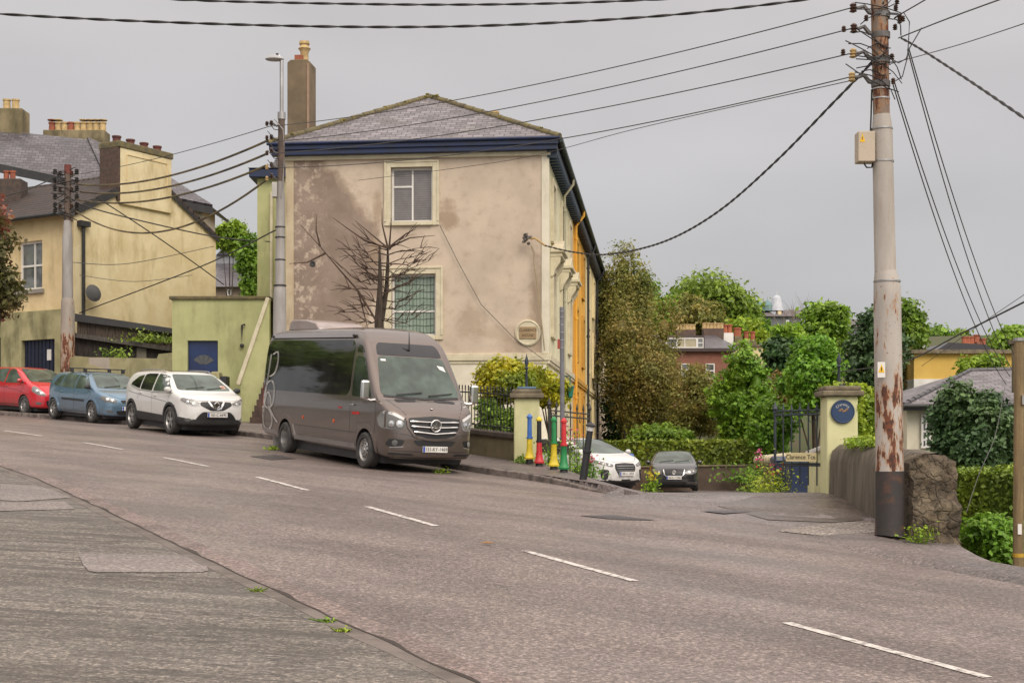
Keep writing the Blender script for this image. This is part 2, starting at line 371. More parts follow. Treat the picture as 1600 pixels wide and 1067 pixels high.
# near kerb edge: worn kerb stones almost flush with the road
def nz_(s,d): return zs(s)+.02+.004*min(-d-3.5,6)+ .004
strip('kerb',fr(-12,62,.5),lambda s:[-3.66-.04*mnoise.noise(Vector((s*.8,1,0))),-3.5+.03*mnoise.noise(Vector((s*1.3,0,0)))],m_kerb2,zf=nz_)
strip('kerb_gap',fr(-12,62,.15),lambda s:[-3.52+.03*mnoise.noise(Vector((s*1.3,0,0))),-3.50+.03*mnoise.noise(Vector((s*1.3,0,0)))+max(.0,.06*mnoise.noise(Vector((s*1.9,5,0)))+.006)],M('gap_crack_shade',(.05,.04,.033),rough=1),zf=lambda s,d:zs(s)+.0275)  # dark colour painted for the crack line and the broken edge's shadow
strip('gutter',fr(-12,62,.3),lambda s:[-3.5+.02*mnoise.noise(Vector((s*1.7,0,0))),-3.22+.10*mnoise.noise(Vector((s*1.1,3,0)))],asphalt('gutter_grit',(.20,.15,.135),(.13,.10,.088),R(-60),rough=.6),zf=lambda s,d:zroad(s,0)+.016)
strip('pavement',fr(-12,62,.4),[-14,-11,-9,-7.5,-6.3,-5.2,-4.4,-3.62],a_pave,zf=lambda s,d:nz_(s,d)-.002)
# far pavement and its kerb
def sB(d): return 10.9+(d-5.5)*2.6
mb=MB(); SS=[k/70 for k in range(71)]; DS=[5.62,6.0,6.5,7.2,8.2,9.5,11]
for t in SS:
    for d in DS:
        s=lerp(sB(d),62,t**1.5); x,y=cpos(s,d); mb.v.append((float(x),float(y),zs(s)-cam_(s)*5+.12+.02*min(d-5.5,4)))
n=len(DS)
for i in range(70):
    for j in range(n-1): mb.f.append((i*n+j,i*n+j+1,(i+1)*n+j+1,(i+1)*n+j)); mb.m.append(0)
struct('pavement',mb,a_pave2,smooth=True)
mb=MB()   # kerb stones: front face, top, rounded at the corner and worn down towards the lane
ks=fr(10.2,62,.4)
for s in ks:
    hgt=sstep(10.2,13.5,s)
    zt=lerp(zroad(s,5.5)+.006,zs(s)-cam_(s)*5+.122,hgt)
    jj=.025*mnoise.noise(Vector((s*1.1,7,0)))
    for d,z in ((5.5+jj,zroad(s,5.5)-.05),(5.51+jj,zt-.015),(5.53+jj,zt),(5.66,zt+.002)):
        x,y=cpos(s,d); mb.v.append((float(x),float(y),z))
for i in range(len(ks)-1):
    for j in range(3): mb.f.append((i*4+j,i*4+j+1,(i+1)*4+j+1,(i+1)*4+j)); mb.m.append(0)
struct('kerb',mb,m_kerb)
# lane behind the gateway
mb=MB(); ys=fr(10,57,.6); us=[0,.15,.3,.45,.6,.75,.9,1]
for y in ys:
    if y<23.6: 
        # left bound = road edge d=5.35
        lo,hi=-5,12
        for _ in range(30):
            m=(lo+hi)/2
            if sd_of(m,y)[1]<5.0: lo=m
            else: hi=m
        xl=hi
    else: xl=1.75-(y-24)*.2+.05 if y<29.5 else lerp(.7,2.2,min(1,(y-29.5)/8))
    xr=wall_x(y)+.1
    for u in us:
        x=lerp(xl,xr,u); d=sd_of(x,y)[1]
        mb.v.append((x,y,H(x,y)-.004))
n=len(us)
for i in range(len(ys)-1):
    for j in range(n-1): mb.f.append((i*n+j,i*n+j+1,(i+1)*n+j+1,(i+1)*n+j)); mb.m.append(0)
struct('lane',mb,a_lane,smooth=True)
mb=MB(); xs_=fr(-.6,3.2,.1); ys_=fr(22.9,32,.12)
for y in ys_:
    for x in xs_: mb.v.append((x,y,H(x,y)-.006-(.3 if sd_of(x,y)[1]<5.58 else 0)))
n=len(xs_)
for i in range(len(ys_)-1):
    for j in range(n-1): mb.f.append((i*n+j,i*n+j+1,(i+1)*n+j+1,(i+1)*n+j)); mb.m.append(0)
struct('bank',mb,a_pave2,smooth=True)
# base terrain (to the horizon) and hills
xs=[-900,-500,-300,-200,-140,-100,-80,-65,-52,-42]+fr(-34,16,1.0)+[18,21,25,30,36,44,55,70,90,120,170,260,400,900]
ys=[-60,-30,-14,-6]+fr(0,60,1.0)+[63,66,70,75,80,90,100,115,130,150,170,200,260,400,900]
mb=MB()
for y in ys:
    for x in xs:
        z=H(x,y,False)-.10
        if -16<x<12 and -14<y<62:
            s,d=sd_of(x,y)
            if d<6.2: z-=.1
        if y>150: z+=mnoise.noise(Vector((x*.006,y*.006,0)))*3
        mb.v.append((x,y,z))
n=len(xs)
for i in range(len(ys)-1):
    for j in range(n-1): mb.f.append((i*n+j,i*n+j+1,(i+1)*n+j+1,(i+1)*n+j)); mb.m.append(0)
struct('ground',mb,m_soil,smooth=True)
# ---- centre line dashes ----
m_line=M('road_paint',(.56,.53,.49),(.20,.17,.155),sc=13,rough=.65,lo=.44,hi=.66,bump=.2)
for k in range(-3,11):
    s0=k*4.28-2.1 if k<=0 else k*4.28-2.15
    s0=-.0+k*4.28
    mb=MB()
    for i in range(16):
        s=s0-2.1*i/15
        for d in (-.052+.012*mnoise.noise(Vector((s*5,0,0))),.052+.012*mnoise.noise(Vector((s*5,4,0)))):
            x,y=cpos(s,d); mb.v.append((float(x),float(y),zroad(s,d)+.006))
    for i in range(15): mb.f.append((2*i,2*i+1,2*i+3,2*i+2)); mb.m.append(0)
    o=struct('road_marking',mb,m_line)
def patch_px(name,poly,mat,dz=.012,sub=5,kind='structure'):
    mb=MB(); pts=[]
    n=len(poly)
    for i in range(n):
        for k in range(sub):
            t=k/sub; a=lerp(poly[i][0],poly[(i+1)%n][0],t); b=lerp(poly[i][1],poly[(i+1)%n][1],t)
            q=gp(a,b); w=.02
            pts.append(q+Vector((w*mnoise.noise(q*3),w*mnoise.noise(q*3+Vector((9,0,0))),dz)))
    c=sum(pts,Vector())/len(pts); c.z=gp((sum(p[0] for p in poly)/n),(sum(p[1] for p in poly)/n)).z+dz
    mid=[lerp(c,p,.5) for p in pts]
    for q in mid: q.z=H(q.x,q.y)+dz
    N=len(pts); mb.v=[tuple(c)]+[tuple(p) for p in mid]+[tuple(p) for p in pts]
    for i in range(N):
        j=(i+1)%N; mb.f+= [(0,1+i,1+j),(1+i,1+N+i,1+N+j,1+j)]; mb.m+=[0,0]
    o=struct(name,mb,mat,smooth=True); return o
patch_px('asphalt_patch',[(121,869),(130,866),(275,868),(290,870),(322,886),(324,892),(312,895),(150,895),(138,893)],a_patch,.009)
patch_px('asphalt_patch',[(0,756),(70,762),(112,778),(30,784),(0,782)],a_patch,.009)
patch_px('asphalt_patch',[(0,786),(100,784),(118,796),(0,799)],a_patch,.009)
patch_px('asphalt_patch',[(905,806),(960,805),(1025,813),(960,812)],a_dark,.008)
patch_px('asphalt_patch',[(1095,799),(1130,798),(1185,800),(1130,803)],a_dark,.012)
patch_px('asphalt_patch',[(390,713),(430,711),(462,717),(425,719)],a_dark,.008)
patch_px('road_marking',[(1305,839),(1330,839),(1368,850),(1350,851)],m_line,.012,2)
patch_px('grit_patch',[(1215,830),(1290,818),(1362,814),(1420,826),(1440,836),(1380,846),(1335,840),(1290,838)],asphalt('loose_grit',(.26,.225,.20),(.15,.125,.105),0,rough=.8,amp=.9),.008)
patch_px('damp_patch',[(1120,790),(1180,775),(1280,771),(1366,776),(1366,812),(1300,816),(1200,812)],asphalt('damp_asphalt',(.12,.095,.082),(.08,.064,.056),0,rough=.42,amp=.6),.005)
# raised tarmac edge along the right of the road
mb=MB()
sect=[(4.5,0.0),(4.62,.07),(4.9,.10),(5.3,.09),(5.7,0.02),(6.0,-.3)]
ks=fr(-9,5.6,.5)
for s in ks:
    k=sstep(5.6,3.6,s)
    off=.35*mnoise.noise(Vector((s*.5,0,3)))*.4 + (1-k)*.5
    for d,z in sect:
        x,y=cpos(s,d+off); mb.v.append((float(x),float(y),zs(s)-.15+z*k-.004))
n=len(sect)
for i in range(len(ks)-1):
    for j in range(n-1): mb.f.append((i*n+j,i*n+j+1,(i+1)*n+j+1,(i+1)*n+j)); mb.m.append(0)
struct('tarmac_kerb',mb,a_pave2,smooth=True)

# ================= VEHICLES =================
def chaikin(pts,it=2,closed=True):
    pts=[np.array(p,float) for p in pts]
    for _ in range(it):
        q=[]; n=len(pts)
        for i in range(n if closed else n-1):
            a,b=pts[i],pts[(i+1)%n]; q+= [a*.8+b*.2,a*.2+b*.8]
        if not closed: q=[pts[0]]+q+[pts[-1]]
        pts=q
    return np.array(pts)
def rounded(poly,r):
    pts=[np.array(p,float) for p in poly]; q=[]; n=len(pts)
    for i in range(n):
        a,b,c=pts[i-1],pts[i],pts[(i+1)%n]; la=np.linalg.norm(a-b); lc=np.linalg.norm(c-b); ra=min(r,la*.3); rc=min(r,lc*.3)
        p=b+(a-b)/la*ra; s=b+(c-b)/lc*rc; q+= [p,(p+s)*.25+b*.5,s]
    return q
def sdf(P2,poly):
    a=poly; b=np.roll(poly,-1,0); e=b-a; w=P2[:,None,:]-a[None]
    t=np.clip((w*e).sum(2)/np.maximum((e*e).sum(1),1e-12),0,1); d=w-e[None]*t[...,None]; d2=(d*d).sum(2).min(1)
    c1=a[None,:,1]<=P2[:,None,1]; c2=b[None,:,1]>P2[:,None,1]; cr=e[None,:,0]*w[...,1]-e[None,:,1]*w[...,0]
    wn=((c1&c2&(cr>0)).sum(1)-((~c1)&(~c2)&(cr<0)).sum(1))
    return np.where(wn!=0,-1,1)*np.sqrt(d2)
def smax(a,b,k):
    h=np.maximum(k-np.abs(a-b),0)/k; return np.maximum(a,b)+h*h*k*.25
def carbody(side,plan,sect,k=.10,bow=.05,res=(84,22,26),zmid=.62,x_in=.7):
    side=chaikin(side,2); pl=list(plan); pl=chaikin(pl+[(x,-y) for x,y in reversed(pl) if y>1e-6],2)
    se=chaikin(list(sect)+[(-y,z) for y,z in reversed(sect) if y>1e-6],2)
    x0,x1=side[:,0].min(),side[:,0].max(); z0,z1=side[:,1].min(),side[:,1].max(); w=se[:,0].max()
    def f(Q):
        a=sdf(np.stack([Q[:,0]+bow*(Q[:,1]/w)**2*np.sign(Q[:,0]-(x0+x1)/2),Q[:,2]],1),side)
        return smax(smax(a,sdf(Q[:,:2],pl),k),sdf(Q[:,1:],se),k)
    nx,ny,nz_=res; ids={}; B=[]; fs=[]
    def vid(i,j,l):
        q=(i,j,l)
        if q not in ids: ids[q]=len(B); B.append((x0+(x1-x0)*i/nx,-w+2*w*j/ny,z0+(z1-z0)*l/nz_))
        return ids[q]
    for i in range(nx):
        for j in range(ny): fs+= [(vid(i,j,0),vid(i,j+1,0),vid(i+1,j+1,0),vid(i+1,j,0)),(vid(i,j,nz_),vid(i+1,j,nz_),vid(i+1,j+1,nz_),vid(i,j+1,nz_))]
        for l in range(nz_): fs+= [(vid(i,0,l),vid(i+1,0,l),vid(i+1,0,l+1),vid(i,0,l+1)),(vid(i,ny,l),vid(i,ny,l+1),vid(i+1,ny,l+1),vid(i+1,ny,l))]
    for j in range(ny):
        for l in range(nz_): fs+= [(vid(0,j,l),vid(0,j,l+1),vid(0,j+1,l+1),vid(0,j+1,l)),(vid(nx,j,l),vid(nx,j+1,l),vid(nx,j+1,l+1),vid(nx,j,l+1))]
    B=np.array(B); O=B.copy(); O[:,0]=np.clip(B[:,0],x0+x_in,x1-x_in); O[:,1]=0; O[:,2]=zmid
    D=B-O; D/=np.linalg.norm(D,axis=1)[:,None]; lo=np.zeros(len(B)); hi=np.full(len(B),3.2)
    for _ in range(22):
        m=(lo+hi)/2; v=f(O+D*m[:,None])>0; hi=np.where(v,m,hi); lo=np.where(v,lo,m)
    V=O+D*lo[:,None]
    return [tuple(q) for q in V],fs
class Car:
    def __init__(s,name,label,cat,front,rear,spec,group=None):
        """front / rear: ground points under the wheels of the side we see"""
        s.sp=spec; s.root=thing(name,label,cat,world=False,group=group)
        F_,R_=Vector(front),Vector(rear); d=(F_-R_); L=d.length
        fx=d.normalized(); side=spec['side_seen']; up=Vector((0,0,1)); ly=up.cross(fx).normalized(); ly=(ly+Vector((0,0,spec.get('camber',0)))).normalized(); up=fx.cross(ly)
        roll=spec.get('roll',0)
        org=F_-ly*side*spec['track']/2
        s.root.matrix_world=Matrix.Translation(org)@Matrix((fx,ly,up)).transposed().to_4x4()
        V,Fc=carbody(spec['side'],spec['plan'],spec['sect'],spec.get('k',.1),spec.get('bow',.05),spec.get('res',(84,22,26)),spec.get('zmid',.62),spec.get('xin',.7))
        s.bvh=BVHTree.FromPolygons([Vector(v) for v in V],Fc)
        mb=MB(); mb.v=V; mb.f=Fc; mb.m=[0]*len(Fc); s.body=mb.build('body',[spec['paint'],mt_black],s.root)
        ub=MB(); ub.box(-spec['wb']-.55,.50,-spec['track']/2+.10,spec['track']/2-.10,.13,.40); ub.build('under_light_block',mt_black,s.root)  # dark box added beneath the body to block light and deepen its shadow
        # wheel arches
        s.wb=spec['wb']; s.r=spec['r']; ar=spec.get('arch',s.r+.045); W2=spec['track']/2+.35
        for cx in (0,-s.wb):
            c=MB(); c.lathe([(ar,-W2),(ar,W2)],(cx,0,s.r),28,0,'Y'); t=c.build('t',mt_black,s.root)
            b=MB(); 
            md=s.body.modifiers.new('b','BOOLEAN'); md.operation='DIFFERENCE'; md.solver='EXACT'; md.object=t
            bpy.context.view_layer.update()
            me=bpy.data.meshes.new_from_object(s.body.evaluated_get(bpy.context.evaluated_depsgraph_get()))
            s.body.modifiers.clear(); s.body.data=me; bpy.data.objects.remove(t)
        me=s.body.data; me.name='body'; me.materials.clear(); me.materials.append(spec['paint']); me.materials.append(mt_black)
        mi=[]
        for p in me.polygons:
            c=p.center; mi.append(1 if any(math.hypot(c.x-cx,c.z-s.r)<ar+.004 and (abs(p.normal.y)<.3) for cx in (0,-s.wb)) or c.z<spec.get('zblack',.0) else 0)
        me.polygons.foreach_set('material_index',mi); me.polygons.foreach_set('use_smooth',[True]*len(mi)); me.set_sharp_from_angle(angle=R(38))
    def cast(s,view,a,b):
        if view[0]=='s': o,d=Vector((a,4*(1 if view[1]=='+' else -1),b)),Vector((0,-1 if view[1]=='+' else 1,0))
        elif view=='f': o,d=Vector((9,a,b)),Vector((-1,0,0))
        elif view=='r': o,d=Vector((-14,a,b)),Vector((1,0,0))
        else: o,d=Vector((a,b,6)),Vector((0,0,-1))
        return s.bvh.ray_cast(o,d)[:2]
    def patch(s,name,view,poly,mat,off=.004,g=.09,parent=None,rim=.012,smooth=1,label=None,depth=None):
        if isinstance(view,tuple): return [s.patch(name,v,poly,mat,off,g,parent,rim,smooth,label) for v in view]
        if smooth: poly=rounded(poly,.045)
        bm=bmesh.new(); vs=[bm.verts.new((p[0],p[1],0)) for p in poly]; bm.faces.new(vs)
        xs=[p[0] for p in poly]; ys=[p[1] for p in poly]
        for ax,(lo,hi) in enumerate(((min(xs),max(xs)),(min(ys),max(ys)))):
            t=lo+g*.5
            while t<hi:
                n=[0,0,0]; n[ax]=1; co=[0,0,0]; co[ax]=t
                bmesh.ops.bisect_plane(bm,geom=bm.verts[:]+bm.edges[:]+bm.faces[:],plane_co=co,plane_no=n); t+=g
        bmesh.ops.triangulate(bm,faces=[f for f in bm.faces if len(f.verts)>4])
        last=None; nrm={}
        for v in bm.verts:
            h,n=s.cast(view,v.co.x,v.co.y)
            if h is None:
                h=last if last is not None else Vector((0,0,0)); n=Vector((0,0,1)) if not nrm else list(nrm.values())[-1]
            last=h; 
            vd={'s+':Vector((0,1,0)),'s-':Vector((0,-1,0)),'f':Vector((1,0,0)),'r':Vector((-1,0,0)),'t':Vector((0,0,1))}[view]
            if n.dot(vd)<0: n=-n
            nrm[v]=n; v.co=h+n*off
        be=[e for e in bm.edges if e.is_boundary]
        r=bmesh.ops.extrude_edge_only(bm,edges=be)
        nv=[v for v in r['geom'] if isinstance(v,bmesh.types.BMVert)]
        for v in nv:
            # nearest original normal
            for e in v.link_edges:
                o=e.other_vert(v)
                if o in nrm: v.co=o.co-nrm[o]*rim; break
        bmesh.ops.recalc_face_normals(bm,faces=bm.faces)
        me=bpy.data.meshes.new(name); bm.to_mesh(me); bm.free(); me.materials.append(mat)
        me.polygons.foreach_set('use_smooth',[True]*len(me.polygons)); me.set_sharp_from_angle(angle=R(35))
        # make sure it faces out
        o=link(name,me,parent or s.root)
        if label: o['label']=label
        return o
    def line(s,view,pts,w=.008,mat=None,name='panel_seam',off=.0015,parent=None):
        """a thin strip lying on the body along a 2D polyline"""
        mb=MB(); L=[]
        for i in range(len(pts)-1):
            a,b=Vector(pts[i]),Vector(pts[i+1]); n=max(1,int((b-a).length/.06))
            L+= [a.lerp(b,k/n) for k in range(n)]
        L.append(Vector(pts[-1])); k=0
        for i,p in enumerate(L):
            t=(L[min(i+1,len(L)-1)]-L[max(i-1,0)]); t=t.normalized() if t.length else Vector((1,0)); q=Vector((-t.y,t.x))*w/2
            ok=[]
            for sg in (-1,1):
                h,n=s.cast(view,p.x+q.x*sg,p.y+q.y*sg)
                if h is None: break
                vd={'s+':Vector((0,1,0)),'s-':Vector((0,-1,0)),'f':Vector((1,0,0)),'r':Vector((-1,0,0)),'t':Vector((0,0,1))}[view]
                if n.dot(vd)<0: n=-n
                ok.append(tuple(h+n*off))
            if len(ok)==2: mb.v+=ok; k+=1
        for i in range(k-1): mb.f.append((2*i,2*i+1,2*i+3,2*i+2)); mb.m.append(0)
        return mb.build(name,mat or mt_black,parent or s.body)
    def wheels(s,rimf,w=.2,tr=None):
        tr=s.sp['track']/2; proto={}
        for cx in (0,-s.wb):
            for sg in (1,-1):
                c=Vector((cx,sg*(tr-.02),s.r)); r=s.r; rr=s.sp.get('rim',r*.66)
                o=bpy.data.objects.new('wheel',None); COL.objects.link(o); o.parent=s.root; o.location=c
                if cx not in proto:
                    t=MB(); h=w/2
                    t.lathe([(rr,-h*.75),(rr+.01,-h*.95),(r*.9,-h),(r*.97,-h*.85),(r,-h*.6),(r-.008,-h*.2),(r-.008,h*.2),(r,h*.6),(r*.97,h*.85),(r*.9,h),(rr+.01,h*.95),(rr,h*.75),(rr,-h*.75)],(0,0,0),32,0,'Y')
                    rm=rimf(rr,w,cx); proto[cx]=(t,rm)
                t,rm=proto[cx]
                a=t.build('tyre',mt_rubber,o,smooth=True); b=rm.build('rim',s.sp['rimm'],o,smooth=30)
                if sg<0: b.rotation_euler=(0,0,math.pi); a.rotation_euler=(0,0,math.pi)
    def plate(s,txt,x,z,w=.52,h=.11,y=0,tilt=0,flat=None):
        o=MB(); o.box(-.01,.012,-w/2,w/2,-h/2,h/2); 
        mt=Matrix.Translation((x,y,z))@Matrix.Rotation(tilt,4,'Y')
        p=o.build('number_plate',mt_white,s.root,bevel=.003); p.matrix_local=mt
        b=MB(); b.box(.012,.014,-w/2+.004,-w/2+.045,-h/2+.004,h/2-.004); 
        b.v=[(v[0],v[1],v[2]) for v in b.v]; b.build('country_band',M('plate_blue',(.02,.08,.45)),p)
        T=Matrix.Translation((.0135,.02,0))@Matrix.Rotation(R(90),4,'Z')@Matrix.Rotation(R(90),4,'X')@Matrix.Scale(.86,4,(1,0,0))
        text(txt,.10,mt_black,p,T,'plate_lettering')
        return p
    def mirror(s,pos,sz,mat,side):
        m=MB(); m.blob((0,0,0),(sz[0],sz[1],sz[2]),14)
        o=m.build('wing_mirror',mat,s.root,smooth=True); o.location=pos
        g=MB(); g.cb((-sz[0]*.86,0,0),(.02,sz[1]*1.3,sz[2]*1.3)); g.build('mirror_glass',g_dark,o,bevel=.01)
        a=MB(); a.tube([(0,-side*sz[1]*.5,-sz[2]*.6),(.0,-side*(sz[1]+.10),-sz[2]*.8)],.028,6); a.build('mirror_arm',mt_black,o)
        return o
def rim_spokes(n,wid,hub=.06,double=False,dark=True):
    def f(rr,w,cx):
        mb=MB(); h=w/2; 
        mb.lathe([(rr,-h*.7),(rr,h*.72),(rr-.02,h*.74),(rr-.03,h*.5),(rr-.035,-h*.6),(0,-h*.6)],(0,0,0),32,0,'Y')
        mb.lathe([(rr*.9,-h*.2),(0,-h*.2)],(0,0,0),24,1,'Y')
        mb.lathe([(hub,h*.2),(hub,h*.55),(hub*.7,h*.62),(0,h*.62)],(0,0,0),16,0,'Y')
        for k in range(n):
            for dd in ((-.13,.13) if double else (0,)):
                a=2*math.pi*k/n+dd+.3
                c=Vector((math.cos(a),0,math.sin(a))); q=Vector((-math.sin(a),0,math.cos(a)))
                i,o=hub*.6,rr-.025; wi,wo=wid*.8,wid*1.1
                mb.prism([c*i-q*wi/2+Vector((0,h*.5,0)),c*o-q*wo/2+Vector((0,h*.62,0)),c*o+q*wo/2+Vector((0,h*.62,0)),c*i+q*wi/2+Vector((0,h*.5,0))],(0,-.03,0),0)
        return mb
    return f
def arc(cx,cz,r,a0,a1,n=14): return [(cx+r*math.cos(R(lerp(a0,a1,i/n))),cz+r*math.sin(R(lerp(a0,a1,i/n)))) for i in range(n+1)]
def flare(car,cx,view,r0,r1,mat,name='wheel_arch_trim',a0=-8,a1=188,off=.012):
    poly=arc(cx,car.r,r1,a0,a1)+arc(cx,car.r,r0,a1,a0); return car.patch(name,view,poly,mat,off,.08,smooth=0,rim=.03)
m_lens=glassm('lamp_lens',(.22,.22,.21)); m_orange=M('orange_lamp',(.7,.12,.02),rough=.3); m_lamp=M('lamp_reflector',(.8,.8,.8),(.5,.5,.5),sc=30,rough=.15,metal=1)
m_grille=M('grille_black',(.012,.012,.013),(.02,.02,.02),rough=.4)
m_red=M('red_lamp',(.35,.01,.01),rough=.2)
def headlight(car,view,poly,bulbs,lab=None):
    o=car.patch('headlight',view,poly,m_lens,.006,.05)
    fr_=[(x,y) for x,y in poly]
    for (x,y,r) in bulbs:
        h,n=car.cast(view,x,y)
        if h is None: continue
        b=MB(); m=Matrix.Translation(h+n*.008)@n.to_track_quat('Z','Y').to_matrix().to_4x4(); b.M=m
        b.lathe([(r,0),(r*.95,.006),(r*.72,.007),(r*.7,.003)],(0,0,0),18,0); b.lathe([(r*.68,.003),(r*.4,.007),(0,.009)],(0,0,0),18,1)
        b.build('headlamp_bulb',[mt_silver,m_lamp],o,smooth=True)
    return o
# ---------- minibus ----------
p_van=paint('taupe_car_paint',(.122,.094,.080),metal=.6,rough=.32)
m_trim=M('satin_trim',(.30,.275,.26),(.24,.22,.21),rough=.35,metal=.3)
sp=dict(paint=p_van,side_seen=-1,camber=-.02,track=1.80,wb=4.2,r=.345,arch=.42,rim=.225,rimm=[mt_silver,M('rim_shadow',(.03,.03,.03))],res=(130,32,44),zmid=1.0,xin=.75,k=.09,bow=.10,
 side=[(-5.84,.36),(-5.88,.9),(-5.86,2.2),(-5.80,2.55),(-5.6,2.70),(-4.4,2.75),(-1.3,2.76),(-.85,2.70),(-.45,2.50),(-.22,2.27),(.18,1.76),(.48,1.36),(.66,1.30),(.88,1.17),(.99,1.02),(1.03,.85),(1.07,.68),(1.08,.45),(1.03,.27),(.9,.24),(.5,.26),(-4.9,.30)],
 plan=[(1.10,0),(1.07,.45),(.98,.72),(.80,.90),(.45,.975),(0,.99),(-5.6,.99),(-5.82,.93),(-5.9,.7),(-5.9,0)],
 sect=[(0,.15),(.86,.2),(.965,.42),(.99,.75),(.995,1.2),(.965,1.55),(.90,2.15),(.85,2.45),(.74,2.66),(.5,2.77),(0,2.81)])
FW,RW=gp(573,731),gp(450,710)
FW=P(573,731,27.0); RW=FW+ (cpos(20,0)[0]*0 or 0)*Vector((0,0,0)) + Vector((-.497,.855,.062)).normalized()*4.2
van=Car('minibus','dark taupe minibus with tinted glass and script emblem, parked nose downhill','minibus',FW,RW,sp)
V=('s-','s+')
van.patch('side_window',V,[(-5.62,1.36),(-.98,1.36),(-.82,1.5),(-.82,2.36),(-1.0,2.46),(-5.5,2.46),(-5.66,2.35)],g_dark,.006,.2,smooth=1)
van.patch('cab_window',V,[(-.70,1.36),(.12,1.35),(.17,1.43),(-.20,2.02),(-.30,2.12),(-.62,2.15),(-.70,2.08)],g_side,.008,.1)
van.patch('quarter_panel',V,[(-.70,2.22),(-.34,2.21),(-.48,2.34),(-.70,2.38)],g_dark,.006,.1)
van.patch('windscreen','f',[(-.80,1.42),(0,1.385),(.80,1.42),(.835,1.5),(.70,2.13),(.62,2.16),(-.62,2.16),(-.70,2.13),(-.835,1.5)],g_screen,.007,.08,smooth=1)
van.patch('visor_panel','f',[(-.70,2.18),(.70,2.18),(.66,2.36),(.60,2.42),(-.60,2.42),(-.66,2.36)],M('gloss_black',(.016,.018,.022),rough=.15),.006,.08,smooth=1)
for px_ in (-.42,.42):     # scuttle vents
    van.patch('bonnet_vent','t',[(.50,px_-.22),(.62,px_-.20),(.62,px_+.20),(.50,px_+.22)],m_grille,.006,.08,smooth=1)
van.line('f',[(-.80,1.40),(0,1.365),(.80,1.40)],.03,name='scuttle',off=.009)
for a in (-.55,.12):
    w=MB(); h0,n0=van.cast('f',a,1.42); pts=[]
    for k in range(6):
        h,n=van.cast('f',a+k*.11,1.415+k*.012); pts.append(h+n*.03)
    w.tube(pts,.011,5); w.build('wiper',mt_black,van.root)
gr=van.patch('grille','f',[(-.545,1.01),(0,1.055),(.545,1.01),(.52,.85),(.40,.70),(.2,.655),(0,.64),(-.2,.655),(-.40,.70),(-.52,.85)],m_grille,.012,.06)
fr0=[(-.565,1.03),(-.54,.84),(-.42,.68),(-.2,.628),(0,.612),(.2,.628),(.42,.68),(.54,.84),(.565,1.03)]
van.line('f',fr0,.045,p_van,'grille_surround',.022,gr)
for z0,wd,dp in ((.955,.51,.01),(.865,.49,.02),(.765,.44,.035)):
    b=MB()
    pts=[]
    for k in range(17):
        y=-wd+2*wd*k/16; z=z0-dp*(1-abs(y)/wd)
        h,n=van.cast('f',y,z); pts.append(h+Vector((1,0,0))*.035)
    b.tube(pts,[.012]+[.022]*2+[.016]*11+[.022]*2+[.012],8); b.build('chrome_bar',mt_chrome,gr,smooth=True)
h,n=van.cast('f',0,.885)
st=MB(); st.M=Matrix.Translation(h+Vector((.06,0,0)))@Matrix.Rotation(R(90),4,'Y')
st.lathe([(.105,-.01),(.118,0),(.105,.01),(.094,0),(.105,-.01)],(0,0,0),28)
for k in range(3):
    a=math.pi+2*math.pi*k/3; d=Vector((math.cos(a),math.sin(a),0)); q=Vector((-d.y,d.x,0))
    st.prism([d*0-q*.016,d*.10-q*.004,d*.10+q*.004,q*.016],(0,0,.012))
st.build('star_badge',mt_chrome,gr,smooth=30)
b=MB(); b.M=Matrix.Translation(h+Vector((.03,0,0)))@Matrix.Rotation(R(90),4,'Y'); b.lathe([(0,0.0),(.10,0),(.10,.012),(0,.012)],(0,0,0),24); b.build('badge_back',m_grille,gr)
for sg in (-1,1):
    pl=[(sg*.60,1.00),(sg*.80,1.10),(sg*.93,1.14),(sg*.955,.98),(sg*.94,.80),(sg*.80,.785),(sg*.62,.80),(sg*.58,.90)]
    hl_=headlight(van,'f',pl,[(sg*.70,.90,.075),(sg*.83,.90,.07)])
    van.line('f',[(sg*.62,.985),(sg*.80,1.075),(sg*.92,1.11)],.05,M('lamp_housing',(.6,.6,.58),rough=.25),'light_strip',.010,hl_)
    van.patch('fog_light_recess','f',[(sg*.60,.60),(sg*.86,.62),(sg*.90,.50),(sg*.84,.46),(sg*.66,.48)],p_van if 0 else m_grille,.004,.05)
    b=MB(); h,n=van.cast('f',sg*.77,.54); b.M=Matrix.Translation(h+n*.01)@n.to_track_quat('Z','Y').to_matrix().to_4x4()
    b.lathe([(.055,0),(.055,.01),(.045,.015),(0,.012)],(0,0,0),16); b.build('fog_light',m_lens,van.root,smooth=True)
    van.line('f',[(sg*.63,.475),(sg*.84,.455)],.02,mt_silver,'fog_trim',.014,van.body)
van.patch('lower_grille','f',[(-.46,.60),(.46,.60),(.36,.50),(-.36,.50)],m_grille,.004,.05)
van.patch('bumper_slot','f',[(-.86,.36),(-.45,.35),(-.40,.31),(-.86,.315)],m_grille,.004,.05)
van.patch('bumper_slot','f',[(.86,.36),(.45,.35),(.40,.31),(.86,.315)],m_grille,.004,.05)
van.line('f',[(-.92,.275),(-.5,.262),(0,.26),(.5,.262),(.92,.275)],.022,mt_silver,'lip_trim',.008,van.body)
van.line('f',[(-.93,.40),(-.5,.39),(0,.385),(.5,.39),(.93,.40)],.012,mt_black,'panel_seam',.003)
van.line('f',[(-.95,.74),(-.55,.70),(-.42,.655)],.010); van.line('f',[(.95,.74),(.55,.70),(.42,.655)],.010)
h,n=van.cast('f',0,.45); van.plate('151-KY-1469',h.x+.015,.44,y=.0)
